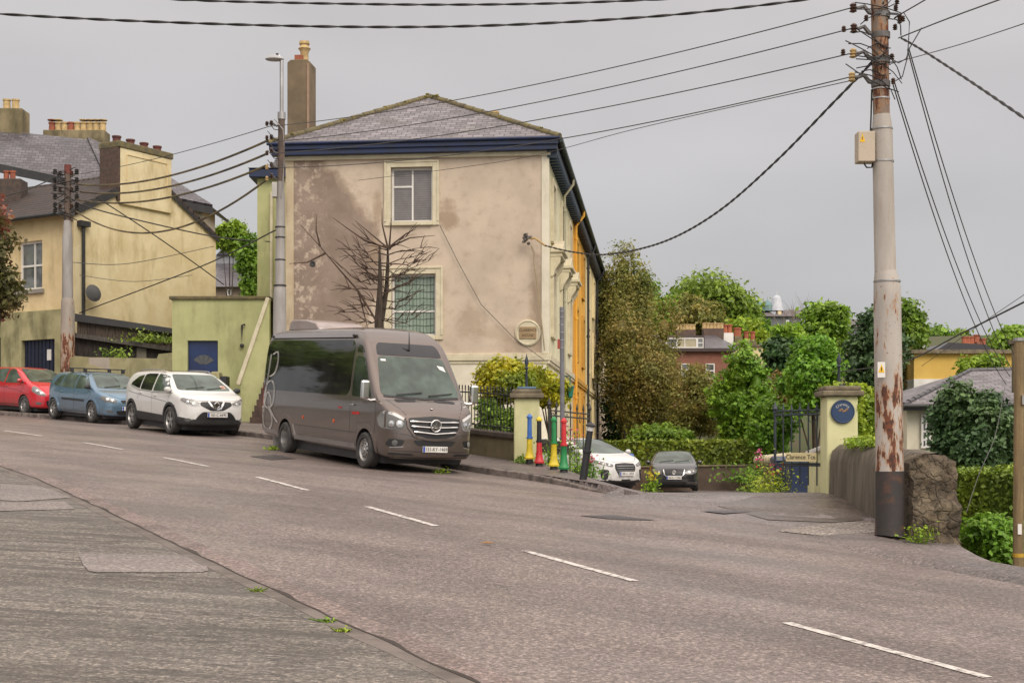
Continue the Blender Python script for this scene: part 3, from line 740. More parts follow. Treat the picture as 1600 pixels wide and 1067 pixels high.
# bonnet edge seams
van.line('t',[(.52,-.80),(.75,-.70),(.93,-.56)],.012); van.line('t',[(.52,.80),(.75,.70),(.93,.56)],.012)
h,n=van.cast('t',.84,0); b=MB(); b.lathe([(.035,0),(.033,.006),(0,.009)],tuple(h),14); b.build('bonnet_badge',mt_chrome,van.root)
for v in V:
    flare(van,0,v,.42,.50,p_van,off=.02,a0=-2,a1=182); flare(van,-4.2,v,.42,.50,p_van,off=.02,a0=-2,a1=182)
    van.line(v,[(-5.8,1.30),(-.9,1.30),(.35,1.28)],.016,p_van,'body_crease',.006)
    van.line(v,[(-3.75,.66),(-.5,.66)],.010); van.line(v,[(-5.86,.66),(-4.66,.66)],.010)
    van.patch('sill_trim',v,[(-3.70,.36),(-.47,.36),(-.47,.45),(-3.60,.45),(-3.72,.66),(-3.79,.66)],m_trim,.02,.2,smooth=0)
    van.patch('sill_trim',v,[(-5.78,.44),(-4.66,.38),(-4.66,.46),(-5.80,.53)],m_trim,.014,.2,smooth=0)
    van.line(v,[(-.76,.62),(-.76,2.40)],.012); van.line(v,[(.40,.70),(.42,1.2),(.33,1.33)],.010)
    van.line(v,[(-.5,.52),(.0-.42,.85),(.25,.9)],.006)
    van.patch('roof_rail_cover',v,[(-5.6,2.50),(-1.0,2.50),(-.95,2.54),(-1.0,2.58),(-5.5,2.58)],M('taupe_gloss',(.10,.08,.075),rough=.25,coat=1),.035,.2,smooth=0)
    for x in (-3.2,-1.55): van.patch('side_marker',v,[(x-.03,.80),(x+.03,.80),(x+.03,.87),(x-.03,.87)],m_orange,.012,.2,smooth=1)
    for x in (-5.5,-1.0): 
        h,n=van.cast(v,x,2.53); b=MB(); b.blob(tuple(h+n*.04),(.06,.03,.03),8); b.build('roof_lamp',mt_black,van.root,smooth=True)
    h,n=van.cast(v,-.62,1.19); b=MB(); b.cb(tuple(h+n*.03),(.17,.03,.03)); b.build('door_handle',mt_silver,van.root,bevel=.01)
# script letter on the rear flank
m_scr=M('silver_script',(.55,.52,.49),(.42,.40,.38),rough=.35,metal=.1)
def curve2(c,n=8):
    c=[Vector(p) for p in c]; o=[]
    for i in range(len(c)-1):
        p0,p1,p2,p3=c[max(i-1,0)],c[i],c[i+1],c[min(i+2,len(c)-1)]
        for k in range(n):
            t=k/n; o.append(.5*((2*p1)+(p2-p0)*t+(2*p0-5*p1+4*p2-p3)*t*t+(3*p1-p0-3*p2+p3)*t**3))
    return o+[c[-1]]
em=[[(-5.30,2.15),(-5.05,2.20),(-4.95,2.0),(-5.05,1.75),(-5.35,1.65)],[(-5.42,2.15),(-5.45,1.7),(-5.55,1.2),(-5.6,.85)],[(-5.60,1.2),(-5.45,1.5),(-5.15,1.55),(-4.98,1.35),(-5.05,1.05),(-5.35,.95),(-5.55,1.05),(-5.4,1.3),(-5.2,1.2),(-5.15,1.0)],[(-5.75,.95),(-5.5,.98),(-5.2,.9),(-5.05,.7),(-5.15,.52),(-5.4,.48),(-5.6,.58),(-5.65,.78)],[(-5.3,1.0),(-5.0,.8),(-4.72,.66)]]
for c in em:
    for dx in (0,.05): van.line('s-',[(p.x+dx,p.y) for p in curve2(c)],.024,m_scr,'script_emblem',.010,van.root)
van.line('s-',[(-1.35,1.12),(-1.15,1.11)],.035,m_red,'red_lettering',.004,van.root); van.line('s-',[(-.66,1.03),(-.30,1.04)],.05,M('red_print',(.5,.02,.02)),'red_lettering',.004,van.root)
# door mirrors on arms
for sg in (-1,1):
    b=MB(); b.cb((.36,sg*1.17,1.50),(.10,.17,.36)); m_=b.build('wing_mirror',mt_chrome,van.root,bevel=.04)
    g=MB(); g.cb((.30,sg*1.17,1.50),(.02,.14,.30)); g.build('mirror_glass',g_dark,m_)
    g=MB(); g.tube([(.36,sg*1.17,1.34),(.36,sg*1.06,1.30),(.33,sg*.93,1.32)],.035,8); g.build('mirror_arm',mt_chrome,m_,smooth=True)
# roof air-conditioning unit, antenna
b=MB(); pr=[(-3.75,2.70),(-3.70,2.86),(-3.55,2.93),(-2.7,2.94),(-2.1,2.86),(-1.85,2.78),(-1.85,2.70)]
pr=[(-5.35,2.70),(-5.28,2.86),(-5.15,2.94),(-4.3,2.93),(-3.75,2.86),(-3.6,2.76),(-3.6,2.70)]
b.prism([(x,-.55,z) for x,z in pr],(0,1.1,0)); b.build('roof_unit',M('roof_unit_paint',(.32,.26,.24),rough=.4,coat=.5),van.root,bevel=.06,smooth=30)
h,n=van.cast('t',-.55,.02); b=MB(); b.tube([tuple(h),tuple(h+Vector((.12,0,.35)))],.006,5); b.lathe([(.03,0),(.02,.05),(0,.06)],tuple(h),10)
b=MB(); h,n=van.cast('f',0,2.30); b.tube([h+n*.01,h+n*.05+Vector((-.02,0,.03)),h+Vector((-.02,0,.36))],[.03,.018,.006],6); b.build('antenna',mt_black,van.root,smooth=True)
# items inside seen as light stickers
van.patch('windscreen_sticker','f',[(.52,2.02),(.66,2.0),(.69,1.9),(.56,1.95)],mt_white,.010,.2,smooth=0)
van.patch('windscreen_sticker','f',[(-.66,2.10),(-.56,2.10),(-.56,2.06),(-.66,2.06)],mt_white,.010,.2,smooth=0)
def rimvan(rr,w,cx):
    mb=MB(); h=w/2
    if cx==0:
        mb.lathe([(rr,-h*.7),(rr,h*.75),(rr-.015,h*.8),(rr*.85,h*.55),(rr*.72,h*.5),(rr*.66,h*.62),(rr*.42,h*.8),(rr*.30,h*.8),(rr*.28,h*1.0),(0,h*1.02)],(0,0,0),32,0,'Y')
        for k in range(10):
            a=2*math.pi*k/10; c=Vector((math.cos(a)*rr*.58,h*.70,math.sin(a)*rr*.58)); mb.blob(c,(.019,.012,.019),8,1)
        for k in range(6):
            a=2*math.pi*k/6+.2; c=Vector((math.cos(a)*rr*.36,h*.84,math.sin(a)*rr*.36)); mb.blob(c,(.012,.012,.012),6,0)
    else:
        mb.lathe([(rr,-h*.7),(rr,h*.8),(rr-.012,h*.82),(rr*.9,h*.1),(rr*.84,-h*.5),(rr*.5,-h*.6),(rr*.40,-h*.2),(rr*.28,-h*.1),(0,-h*.1)],(0,0,0),32,0,'Y')
    return mb
van.wheels(rimvan,.24)
van.patch('rear_lamp','r',[(-.95,1.0),(-.84,1.0),(-.84,1.5),(-.95,1.5)],m_red,.01,.1,smooth=0); van.patch('rear_lamp','r',[(.95,1.0),(.84,1.0),(.84,1.5),(.95,1.5)],m_red,.01,.1,smooth=0)
# ---------- parked cars ----------
r5=rim_spokes(5,.085); r10=rim_spokes(7,.05); r14=rim_spokes(10,.035,double=False)
def common(c,belt,roofz,handles=(),seams=()):
    for v in V:
        for h_ in handles:
            h,n=c.cast(v,*h_)
            b=MB(); b.cb(tuple(h+n*.022),(.17,.03,.028)); b.build('door_handle',c.sp.get('handle',c.sp['paint']),c.root,bevel=.008)
        for l in seams: c.line(v,l,.011)
def wipers(c,ys,z,dz=.01):
    for a in ys:
        w=MB(); pts=[]
        for k in range(6):
            h,n=c.cast('f',a+k*.1,z+k*dz); 
            if h: pts.append(h+n*.022)
        if len(pts)>1: w.tube(pts,.009,5); w.build('wiper',mt_black,c.root)
# white crossover
p_white=paint('white_car_paint',(.66,.65,.62),metal=0,rough=.3)
sp=dict(paint=p_white,side_seen=-1,track=1.60,wb=2.65,r=.345,arch=.39,rim=.24,zblack=.39,rimm=[mt_silver,mt_black],zmid=.66,k=.09,bow=.13,res=(100,28,30),
 side=[(-3.46,.34),(-3.50,.62),(-3.47,.95),(-3.40,1.10),(-3.18,1.40),(-3.0,1.50),(-2.4,1.56),(-1.6,1.585),(-1.0,1.555),(-.62,1.46),(.28,1.05),(.60,.985),(.78,.90),(.88,.74),(.92,.55),(.90,.34),(.80,.22),(-3.3,.25)],
 plan=[(.94,0),(.90,.40),(.78,.68),(.5,.84),(0,.895),(-1.3,.90),(-2.6,.895),(-3.2,.84),(-3.46,.62),(-3.52,0)],
 sect=[(0,.15),(.80,.18),(.88,.4),(.905,.70),(.895,.92),(.85,1.08),(.72,1.40),(.63,1.53),(.4,1.585),(0,1.60)])
Fp=P(268,678,34.9); d_=Vector((-.575,.81,.063)).normalized()
q=Car('white_crossover_car','white crossover car with black lower cladding, parked behind the minibus','car',Fp,Fp+d_*2.65,sp,'cars parked uphill along the far kerb')
qx=q
q.patch('windscreen','f',[(-.66,1.10),(0,1.09),(.66,1.10),(.70,1.13),(.56,1.45),(.5,1.475),(-.5,1.475),(-.56,1.45),(-.70,1.13)],g_screen,.006,.08)
q.patch('side_window',V,[(-.02,1.05),(.02,1.08),(-.60,1.42),(-.80,1.46),(-1.15,1.475),(-1.15,1.04)],g_car,.006,.1)
q.patch('side_window',V,[(-1.24,1.04),(-1.24,1.475),(-1.85,1.465),(-2.05,1.44),(-2.05,1.06)],g_dark,.006,.1)
q.patch('side_window',V,[(-2.12,1.07),(-2.12,1.43),(-2.45,1.38),(-2.78,1.22),(-2.80,1.16)],g_dark,.006,.1)
for v in V:
    q.line(v,[(.10,1.02),(-1.2,1.01),(-2.2,1.04),(-2.85,1.15)],.016,mt_silver,'window_trim',.008)
    q.patch('sill_cladding',v,[(-.42,.24),(-.36,.40),(-.5,.46),(-2.2,.50),(-2.32,.40),(-2.25,.24)],mt_black,.015,.12,smooth=0)
    flare(q,0,v,.385,.455,mt_black); flare(q,-2.65,v,.385,.455,mt_black)
    b=MB(); pts=[]
    for x in (-.95,-1.1,-1.6,-2.2,-2.6,-2.75): 
        h,n=q.cast('t',x,.60 if v=='s+' else -.60); pts.append(h+Vector((0,0,.045 if -2.7<x<-1 else 0)))
    b.tube(pts,.018,6); b.build('roof_rail',mt_silver,q.root,smooth=True)
common(q,0,0,[(-.98,.93),(-1.98,.97)],[[(-1.2,.36),(-1.2,1.03)],[(-.12,.50),(-.10,.9),(.06,1.03)],[(-2.2,.80),(-2.1,1.03)],[(.3,.72),(-.3,.80),(-2.9,.98)]])
q.patch('roof_glass','t',[(-1.05,-.42),(-1.05,.42),(-2.2,.40),(-2.2,-.40)],g_dark,.004,.15)
for sg in (-1,1):
    headlight(q,'f',[(sg*.40,.80),(sg*.55,.86),(sg*.78,.93),(sg*.82,.86),(sg*.70,.76),(sg*.48,.72)],[(sg*.56,.79,.045),(sg*.69,.83,.045)])
    q.line('f',[(sg*.42,.74),(sg*.60,.735),(sg*.74,.79)],.025,M('lamp_housing',(.6,.6,.58),rough=.25),'light_strip',.010)
    q.patch('fog_light','f',[(sg*.60,.40),(sg*.70,.44),(sg*.76,.38),(sg*.68,.34)],m_lens,.012,.05)
gq=q.patch('grille','f',[(-.40,.83),(0,.845),(.40,.83),(.42,.75),(.16,.62),(-.16,.62),(-.42,.75)],m_grille,.006,.06)
q.line('f',[(-.20,.84),(-.10,.68),(0,.655),(.10,.68),(.20,.84)],.045,mt_chrome,'chrome_strip',.02,gq)
h,n=q.cast('f',0,.765); b=MB(); b.M=Matrix.Translation(h+Vector((.03,0,0)))@Matrix.Rotation(R(90),4,'Y')
b.lathe([(.065,-.01),(.075,0),(.065,.01),(.055,0),(.065,-.01)],(0,0,0),24); b.box(-.014,.014,-.085,.085,-.008,.012); b.build('badge',mt_chrome,gq,smooth=30)
q.patch('lower_grille','f',[(-.46,.50),(-.36,.59),(.36,.59),(.46,.50),(.56,.36),(-.56,.36)],m_grille,.008,.07)
q.patch('bumper_lip','f',[(-.84,.46),(-.6,.39),(.6,.39),(.84,.46),(.80,.30),(-.80,.30)],mt_black,.010,.09,smooth=0)
q.line('f',[(-.62,.90),(-.5,.86),(-.2,.855),(.2,.855),(.5,.86),(.62,.90)],.009)
h,n=q.cast('f',0,.52); q.plate('161-C-6690',h.x+.03,.52)
wipers(q,(-.5,.05),1.115)
q.patch('windscreen_sticker','f',[(.46,1.14),(.60,1.14),(.60,1.21),(.48,1.21)],M('sticker_red',(.55,.2,.15),(.6,.5,.4),sc=30),.012,.2,smooth=0)
for sg in (-1,1): q.mirror((-.02,sg*.92,1.10),(.055,.10,.07),p_white if sg<0 else mt_black,sg)
q.wheels(r5,.22)
# blue estate hatchback
p_blue=paint('pale_blue_car_paint',(.13,.225,.32),metal=.45,rough=.3)
def hatch(name,label,paintm,Fp,dirv,wb,L,roofrack=False,kind='blue'):
    if kind=='blue':
        sp=dict(paint=paintm,side_seen=-1,track=1.50,wb=wb,r=.305,arch=.345,rim=.205,rimm=[mt_silver,mt_black],zmid=.6,k=.10,bow=.12,
         side=[(-3.30,.32),(-3.36,.6),(-3.32,.92),(-3.18,1.02),(-3.0,1.28),(-2.82,1.40),(-2.2,1.46),(-1.4,1.47),(-.85,1.42),(-.50,1.30),(.20,.93),(.50,.86),(.70,.76),(.80,.64),(.83,.48),(.80,.28),(.68,.18),(-3.1,.22)],
         plan=[(.84,0),(.80,.38),(.68,.64),(.42,.78),(0,.83),(-1.3,.845),(-2.6,.83),(-3.1,.75),(-3.32,.55),(-3.38,0)],
         sect=[(0,.12),(.74,.15),(.82,.35),(.85,.60),(.84,.82),(.79,.98),(.66,1.28),(.58,1.40),(.36,1.46),(0,1.475)])
    else:
        sp=dict(paint=paintm,side_seen=-1,track=1.46,wb=wb,r=.30,arch=.335,rim=.20,rimm=[mt_silver,mt_black],zmid=.62,k=.11,bow=.14,
         side=[(-2.98,.34),(-3.04,.6),(-3.02,.95),(-2.92,1.15),(-2.70,1.38),(-2.4,1.47),(-1.7,1.51),(-1.2,1.50),(-.7,1.42),(.30,1.00),(.52,.92),(.70,.76),(.80,.60),(.82,.42),(.78,.26),(.66,.20),(-2.8,.24)],
         plan=[(.84,0),(.78,.38),(.62,.64),(.38,.78),(0,.825),(-1.3,.845),(-2.4,.83),(-2.8,.75),(-3.0,.55),(-3.06,0)],
         sect=[(0,.14),(.74,.17),(.82,.38),(.845,.62),(.835,.85),(.79,1.0),(.66,1.32),(.57,1.45),(.36,1.50),(0,1.515)])
    d_=Vector(dirv).normalized()
    c=Car(name,label,'car',Fp,Fp+d_*wb,sp,'cars parked uphill along the far kerb')
    t=1.40 if kind=='blue' else 1.45
    if kind=='blue':
        c.patch('windscreen','f',[(-.60,.98),(0,.965),(.60,.98),(.64,1.0),(.52,1.33),(.46,1.355),(-.46,1.355),(-.52,1.33),(-.64,1.0)],g_screen,.006,.08)
        c.patch('side_window',V,[(-.06,.95),(-.52,1.24),(-.75,1.36),(-1.12,1.385),(-1.12,.94)],g_car,.006,.1)
        c.patch('side_window',V,[(-1.20,.94),(-1.20,1.385),(-1.9,1.37),(-2.05,1.33),(-2.12,.96)],g_car,.006,.1)
        c.patch('side_window',V,[(-2.20,.97),(-2.12,1.33),(-2.45,1.28),(-2.72,1.02)],g_car,.006,.1)
        for v in V:
            c.patch('bump_strip',v,[(-.50,.58),(-1.98,.60),(-1.98,.66),(-.50,.64)],mt_black,.014,.2,smooth=0)
            flare(c,0,v,.335,.40,paintm,off=.02); flare(c,-wb,v,.335,.40,paintm,off=.02)
        common(c,0,0,[(-1.0,.80),(-1.98,.83)],[[(-1.16,.30),(-1.16,.94)],[(-.2,.42),(-.16,.7),(.0,.93)],[(-2.2,.66),(-2.16,.95)],[(-.4,.30),(-2.2,.30)]])
        for sg in (-1,1):
            headlight(c,'f',[(sg*.36,.66),(sg*.54,.72),(sg*.72,.78),(sg*.77,.68),(sg*.66,.585),(sg*.42,.58)],[(sg*.50,.65,.05),(sg*.63,.68,.05)])
            c.patch('fog_light','f',[(sg*.48,.36),(sg*.64,.38),(sg*.66,.32),(sg*.50,.30)],m_lens,.008,.05)
        c.patch('grille','f',[(-.30,.66),(0,.67),(.30,.66),(.24,.575),(-.24,.575)],m_grille,.005,.06)
        c.patch('lower_grille','f',[(-.42,.36),(.42,.36),(.36,.25),(-.36,.25)],m_grille,.006,.07)
        c.line('f',[(-.80,.50),(-.4,.48),(.4,.48),(.80,.50)],.04,paintm,'bumper_rib',.012)
        c.line('f',[(-.55,.80),(-.3,.70),(.3,.70),(.55,.80)],.009)
        h,n=c.cast('f',0,.43); c.plate('04-C-2157',h.x+.02,.43)
        wipers(c,(-.45,.1),.99)
        for sg in (-1,1): c.mirror((-.12,sg*.88,1.0),(.055,.095,.065),mt_black,sg)
        for x in (-.95,-1.85):
            b=MB(); b.box(x-.02,x+.02,-.66,.66,1.50,1.53); b.box(x-.05,x+.05,-.62,-.54,1.40,1.505); b.box(x-.05,x+.05,.54,.62,1.40,1.505); b.build('roof_bar',mt_black,c.root,bevel=.008)
        for x0 in (-.66,.66):
            pass
        c.wheels(r10,.19)
    else:
        c.patch('windscreen','f',[(-.60,1.03),(0,1.015),(.60,1.03),(.65,1.06),(.52,1.38),(.46,1.41),(-.46,1.41),(-.52,1.38),(-.65,1.06)],g_screen,.006,.08)
        c.patch('side_window',V,[(.0,.98),(-.6,1.26),(-.85,1.38),(-1.20,1.42),(-1.20,.97)],g_car,.006,.1)
        c.patch('side_window',V,[(-1.28,.98),(-1.28,1.42),(-1.9,1.39),(-2.15,1.30),(-2.30,1.06)],g_car,.006,.1)
        common(c,0,0,[(-1.05,.88),(-1.95,.92)],[[(-1.24,.34),(-1.24,.96)],[(-.2,.45),(-.14,.75),(.06,.96)],[(-.35,.32),(-2.2,.32)],[(.3,.62),(-.4,.76),(-2.6,.92)]])
        for sg in (-1,1):
            headlight(c,'f',[(sg*.42,.66),(sg*.52,.74),(sg*.62,.88),(sg*.72,.90),(sg*.76,.74),(sg*.62,.62),(sg*.46,.60)],[(sg*.54,.69,.05),(sg*.65,.76,.05)])
            c.patch('fog_light','f',[(sg*.54,.40),(sg*.66,.42),(sg*.68,.34),(sg*.56,.33)],m_lens,.010,.05)
        c.patch('grille','f',[(-.34,.62),(.34,.62),(.28,.56),(-.28,.56)],m_grille,.005,.06)
        c.patch('lower_grille','f',[(-.44,.46),(.44,.46),(.38,.28),(-.38,.28)],m_grille,.006,.07)
        h,n=c.cast('f',0,.48); c.plate('11-C-9034',h.x+.02,.48)
        wipers(c,(-.4,),1.04)
        for sg in (-1,1): c.mirror((-.10,sg*.88,1.05),(.055,.095,.068),paintm,sg)
        c.wheels(rim_spokes(8,.045),.19)
    return c
blue=hatch('blue_hatchback_car','pale blue five door car with black roof bars, parked second behind the minibus',p_blue,P(144.8,660,39.8),(-.66,.755,.058),2.615,4.15)
p_redc=paint('red_car_paint',(.55,.008,.022),metal=.15,rough=.28)
redc=hatch('red_hatchback_car','bright red small hatchback, last of the parked row at the left edge',p_redc,P(39,648,43.4),(-.72,.69,.055),2.51,3.88,kind='red')
# ---------- dark saloon in the lane ----------
p_dark=paint('dark_grey_car_paint',(.028,.03,.036),metal=.4,rough=.25)
sp=dict(paint=p_dark,side_seen=1,track=1.56,wb=2.71,r=.315,arch=.35,rim=.215,rimm=[mt_silver,mt_black],zmid=.6,k=.10,bow=.12,
 side=[(-3.78,.32),(-3.84,.6),(-3.80,.98),(-3.1,1.06),(-2.4,1.38),(-2.0,1.44),(-1.4,1.47),(-.9,1.42),(.15,1.0),(.50,.92),(.78,.80),(.90,.64),(.92,.45),(.90,.28),(.78,.20),(-3.6,.24)],
 plan=[(.93,0),(.89,.42),(.78,.68),(.50,.84),(0,.90),(-1.3,.91),(-2.9,.89),(-3.5,.82),(-3.78,.62),(-3.86,0)],
 sect=[(0,.12),(.80,.16),(.88,.38),(.91,.62),(.90,.86),(.85,1.0),(.68,1.32),(.60,1.41),(.38,1.46),(0,1.475)])
Fp=P(1087,767,50.2)
c=Car('dark_saloon_car','dark grey saloon car parked facing out in the lane beside the garden wall','car',Fp,Fp+Vector((.10,1,0)).normalized()*2.71,sp)
c.patch('windscreen','f',[(-.66,1.02),(0,1.0),(.66,1.02),(.70,1.05),(.56,1.36),(.5,1.385),(-.5,1.385),(-.56,1.36),(-.70,1.05)],g_screen,.006,.08)
c.patch('side_window',V,[(-.05,.98),(-.6,1.26),(-.85,1.37),(-1.20,1.40),(-1.20,.97)],g_car,.006,.1)
c.patch('side_window',V,[(-1.28,.98),(-1.28,1.40),(-2.0,1.38),(-2.3,1.30),(-2.55,1.08)],g_car,.006,.1)
for sg in (-1,1):
    headlight(c,'f',[(sg*.42,.66),(sg*.48,.76),(sg*.70,.81),(sg*.80,.78),(sg*.80,.68),(sg*.62,.60),(sg*.46,.60)],[(sg*.54,.69,.05),(sg*.68,.71,.05)])
    c.patch('fog_grille','f',[(sg*.48,.40),(sg*.76,.42),(sg*.76,.34),(sg*.50,.32)],m_grille,.006,.07)
    c.line('f',[(sg*.46,.32),(sg*.80,.33)],.012,mt_silver,'chrome_strip',.01)
    c.mirror((-.10,sg*.92,1.03),(.055,.095,.068),p_dark,sg)
g2=c.patch('grille','f',[(-.36,.77),(0,.79),(.36,.77),(.30,.56),(.20,.42),(-.20,.42),(-.30,.56)],m_grille,.006,.06)
c.line('f',[(-.37,.77),(-.33,.60),(-.28,.55),(.28,.55),(.33,.60),(.37,.77)],.03,mt_chrome,'grille_surround',.016,g2)
c.line('f',[(-.44,.78),(-.3,.80),(.3,.80),(.44,.78)],.012)
h,n=c.cast('f',0,.68); b=MB(); b.M=Matrix.Translation(h+Vector((.03,0,0)))@Matrix.Rotation(R(90),4,'Y')
b.lathe([(.062,-.006),(.07,0),(.062,.006),(.054,0),(.062,-.006)],(0,0,0),24)
for a,bb in (((-.05,-.04),(-.0,-.02)),): pass
for p0,p1 in (((.035,.03),(-.035,.012)),((-.035,.012),(.0,0)),((.035,-.03),(-.035,-.012)),((-.035,-.012),(.0,0))): b.tube([(-p0[0],p0[1],0),(-p1[0],p1[1],0)],.006,4)
b.build('badge',mt_chrome,g2,smooth=30)
c.patch('lower_grille','f',[(-.44,.36),(.44,.36),(.40,.24),(-.40,.24)],m_grille,.006,.07)
h,n=c.cast('f',0,.49); c.plate('06-C-17286',h.x+.02,.49); wipers(c,(-.5,.05),1.03)
c.wheels(r10,.21)
# ---------- white hybrid behind the bollards ----------
sp=dict(paint=p_white,side_seen=-1,track=1.56,wb=2.7,r=.315,arch=.35,rim=.215,zblack=.30,rimm=[mt_silver,mt_black],zmid=.6,k=.10,bow=.16,
 side=[(-3.50,.34),(-3.56,.6),(-3.54,1.0),(-3.4,1.10),(-2.7,1.32),(-2.0,1.43),(-1.4,1.45),(-.8,1.39),(.22,.98),(.50,.90),(.74,.80),(.86,.66),(.90,.45),(.88,.28),(.78,.20),(-3.3,.24)],
 plan=[(.91,0),(.86,.42),(.72,.68),(.46,.82),(0,.88),(-1.3,.905),(-2.7,.88),(-3.3,.80),(-3.5,.60),(-3.58,0)],
 sect=[(0,.12),(.78,.16),(.87,.38),(.905,.62),(.89,.84),(.84,.98),(.68,1.28),(.60,1.38),(.38,1.44),(0,1.455)])
fr_c=Vector((3.0,36.6,H(3.0,36.6)+.02)); dv=Vector((.62,-.785,0)).normalized()
lat=Vector((-dv.y,dv.x,0))  # left of car
Fp=fr_c-dv*.91-lat*.78
c=Car('white_hybrid_car','white low car with slatted black grille, nose behind the bollards in the lane','car',Fp,Fp-dv*2.7,sp)
c.patch('windscreen','f',[(-.64,1.0),(0,.985),(.64,1.0),(.68,1.03),(.54,1.33),(.48,1.355),(-.48,1.355),(-.54,1.33),(-.68,1.03)],g_screen,.006,.08)
c.patch('side_window',V,[(.0,.97),(-.6,1.26),(-.85,1.36),(-1.20,1.39),(-1.20,.96)],g_dark,.006,.1)
c.patch('side_window',V,[(-1.28,.97),(-1.28,1.39),(-2.0,1.36),(-2.3,1.28),(-2.6,1.08)],g_dark,.006,.1)
for sg in (-1,1):
    headlight(c,'f',[(sg*.38,.70),(sg*.60,.76),(sg*.80,.83),(sg*.83,.78),(sg*.66,.68),(sg*.42,.63)],[(sg*.50,.69,.035),(sg*.62,.72,.035),(sg*.72,.755,.03)])
    c.patch('air_intake','f',[(sg*.52,.56),(sg*.72,.58),(sg*.70,.34),(sg*.62,.30),(sg*.56,.34)],m_grille,.008,.05)
    c.line('f',[(sg*.56,.52),(sg*.66,.45),(sg*.66,.36)],.012,mt_silver,'running_lamp',.014)
    c.mirror((-.05,sg*.92,1.03),(.055,.095,.068),p_white,sg)
    b=MB()
g3=c.patch('grille','f',[(-.34,.72),(0,.74),(.34,.72),(.36,.60),(.24,.40),(-.24,.40),(-.36,.60)],mt_black,.010,.06)
for z in (.66,.60,.54): c.line('f',[(-.30,z),(.30,z)],.014,mt_silver,'grille_slat',.02,g3)
c.patch('bumper_lip','f',[(-.80,.30),(-.4,.27),(.4,.27),(.80,.30),(.80,.18),(-.80,.18)],mt_black,.012,.08,smooth=0)
c.line('f',[(-.62,.86),(-.4,.77),(.4,.77),(.62,.86)],.009)
h,n=c.cast('f',0,.46); c.plate('181-C-2033',h.x+.03,.46)
common(c,0,0,[(-.98,.85),(-1.98,.88)],[[(-1.24,.34),(-1.24,.96)],[(-.2,.45),(-.14,.75),(.06,.95)]])
c.wheels(r10,.2)
# ================= BUILDINGS =================
def wallmat(name,c,c2,grime=(.12,.10,.05),gs=1.6,ga=.5,sc=1.2,bump=.25): return M(name,c,c2,sc=sc,rough=.9,bump=bump,bsc=35,grime=(grime,gs,ga))
w_green=wallmat('pale_green_render',(.45,.45,.22),(.37,.38,.175),ga=.35)
w_yel=wallmat('faded_yellow_render',(.69,.60,.38),(.60,.50,.29),grime=(.34,.26,.11),ga=.6,gs=1.3)
w_yel2=wallmat('yellow_render',(.70,.56,.32),(.62,.48,.26),ga=.3)
w_mossy=wallmat('mossy_render',(.40,.37,.20),(.26,.24,.12),grime=(.09,.085,.04),ga=.7,gs=1.2)
w_or=wallmat('orange_render',(.78,.42,.06),(.70,.36,.05),ga=.2)
w_py=wallmat('pale_yellow_facade',(.74,.62,.36),(.66,.54,.30),ga=.25)
w_pk=wallmat('pinkish_render',(.58,.48,.37),(.48,.40,.30),ga=.3)
w_cr=wallmat('cream_facade',(.70,.66,.45),(.62,.58,.39),ga=.25)
w_white=wallmat('off_white_render',(.70,.65,.52),(.62,.57,.44),ga=.3)
w_chim=wallmat('chimney_render',(.20,.145,.09),(.13,.10,.06),grime=(.05,.05,.03),ga=.7,gs=1.0)
w_chim2=wallmat('stained_chimney_render',(.26,.21,.12),(.14,.115,.06),grime=(.05,.045,.025),ga=.8,gs=1.4)
m_teal=M('dark_teal_gutter',(.02,.05,.055),(.03,.04,.045),rough=.4)
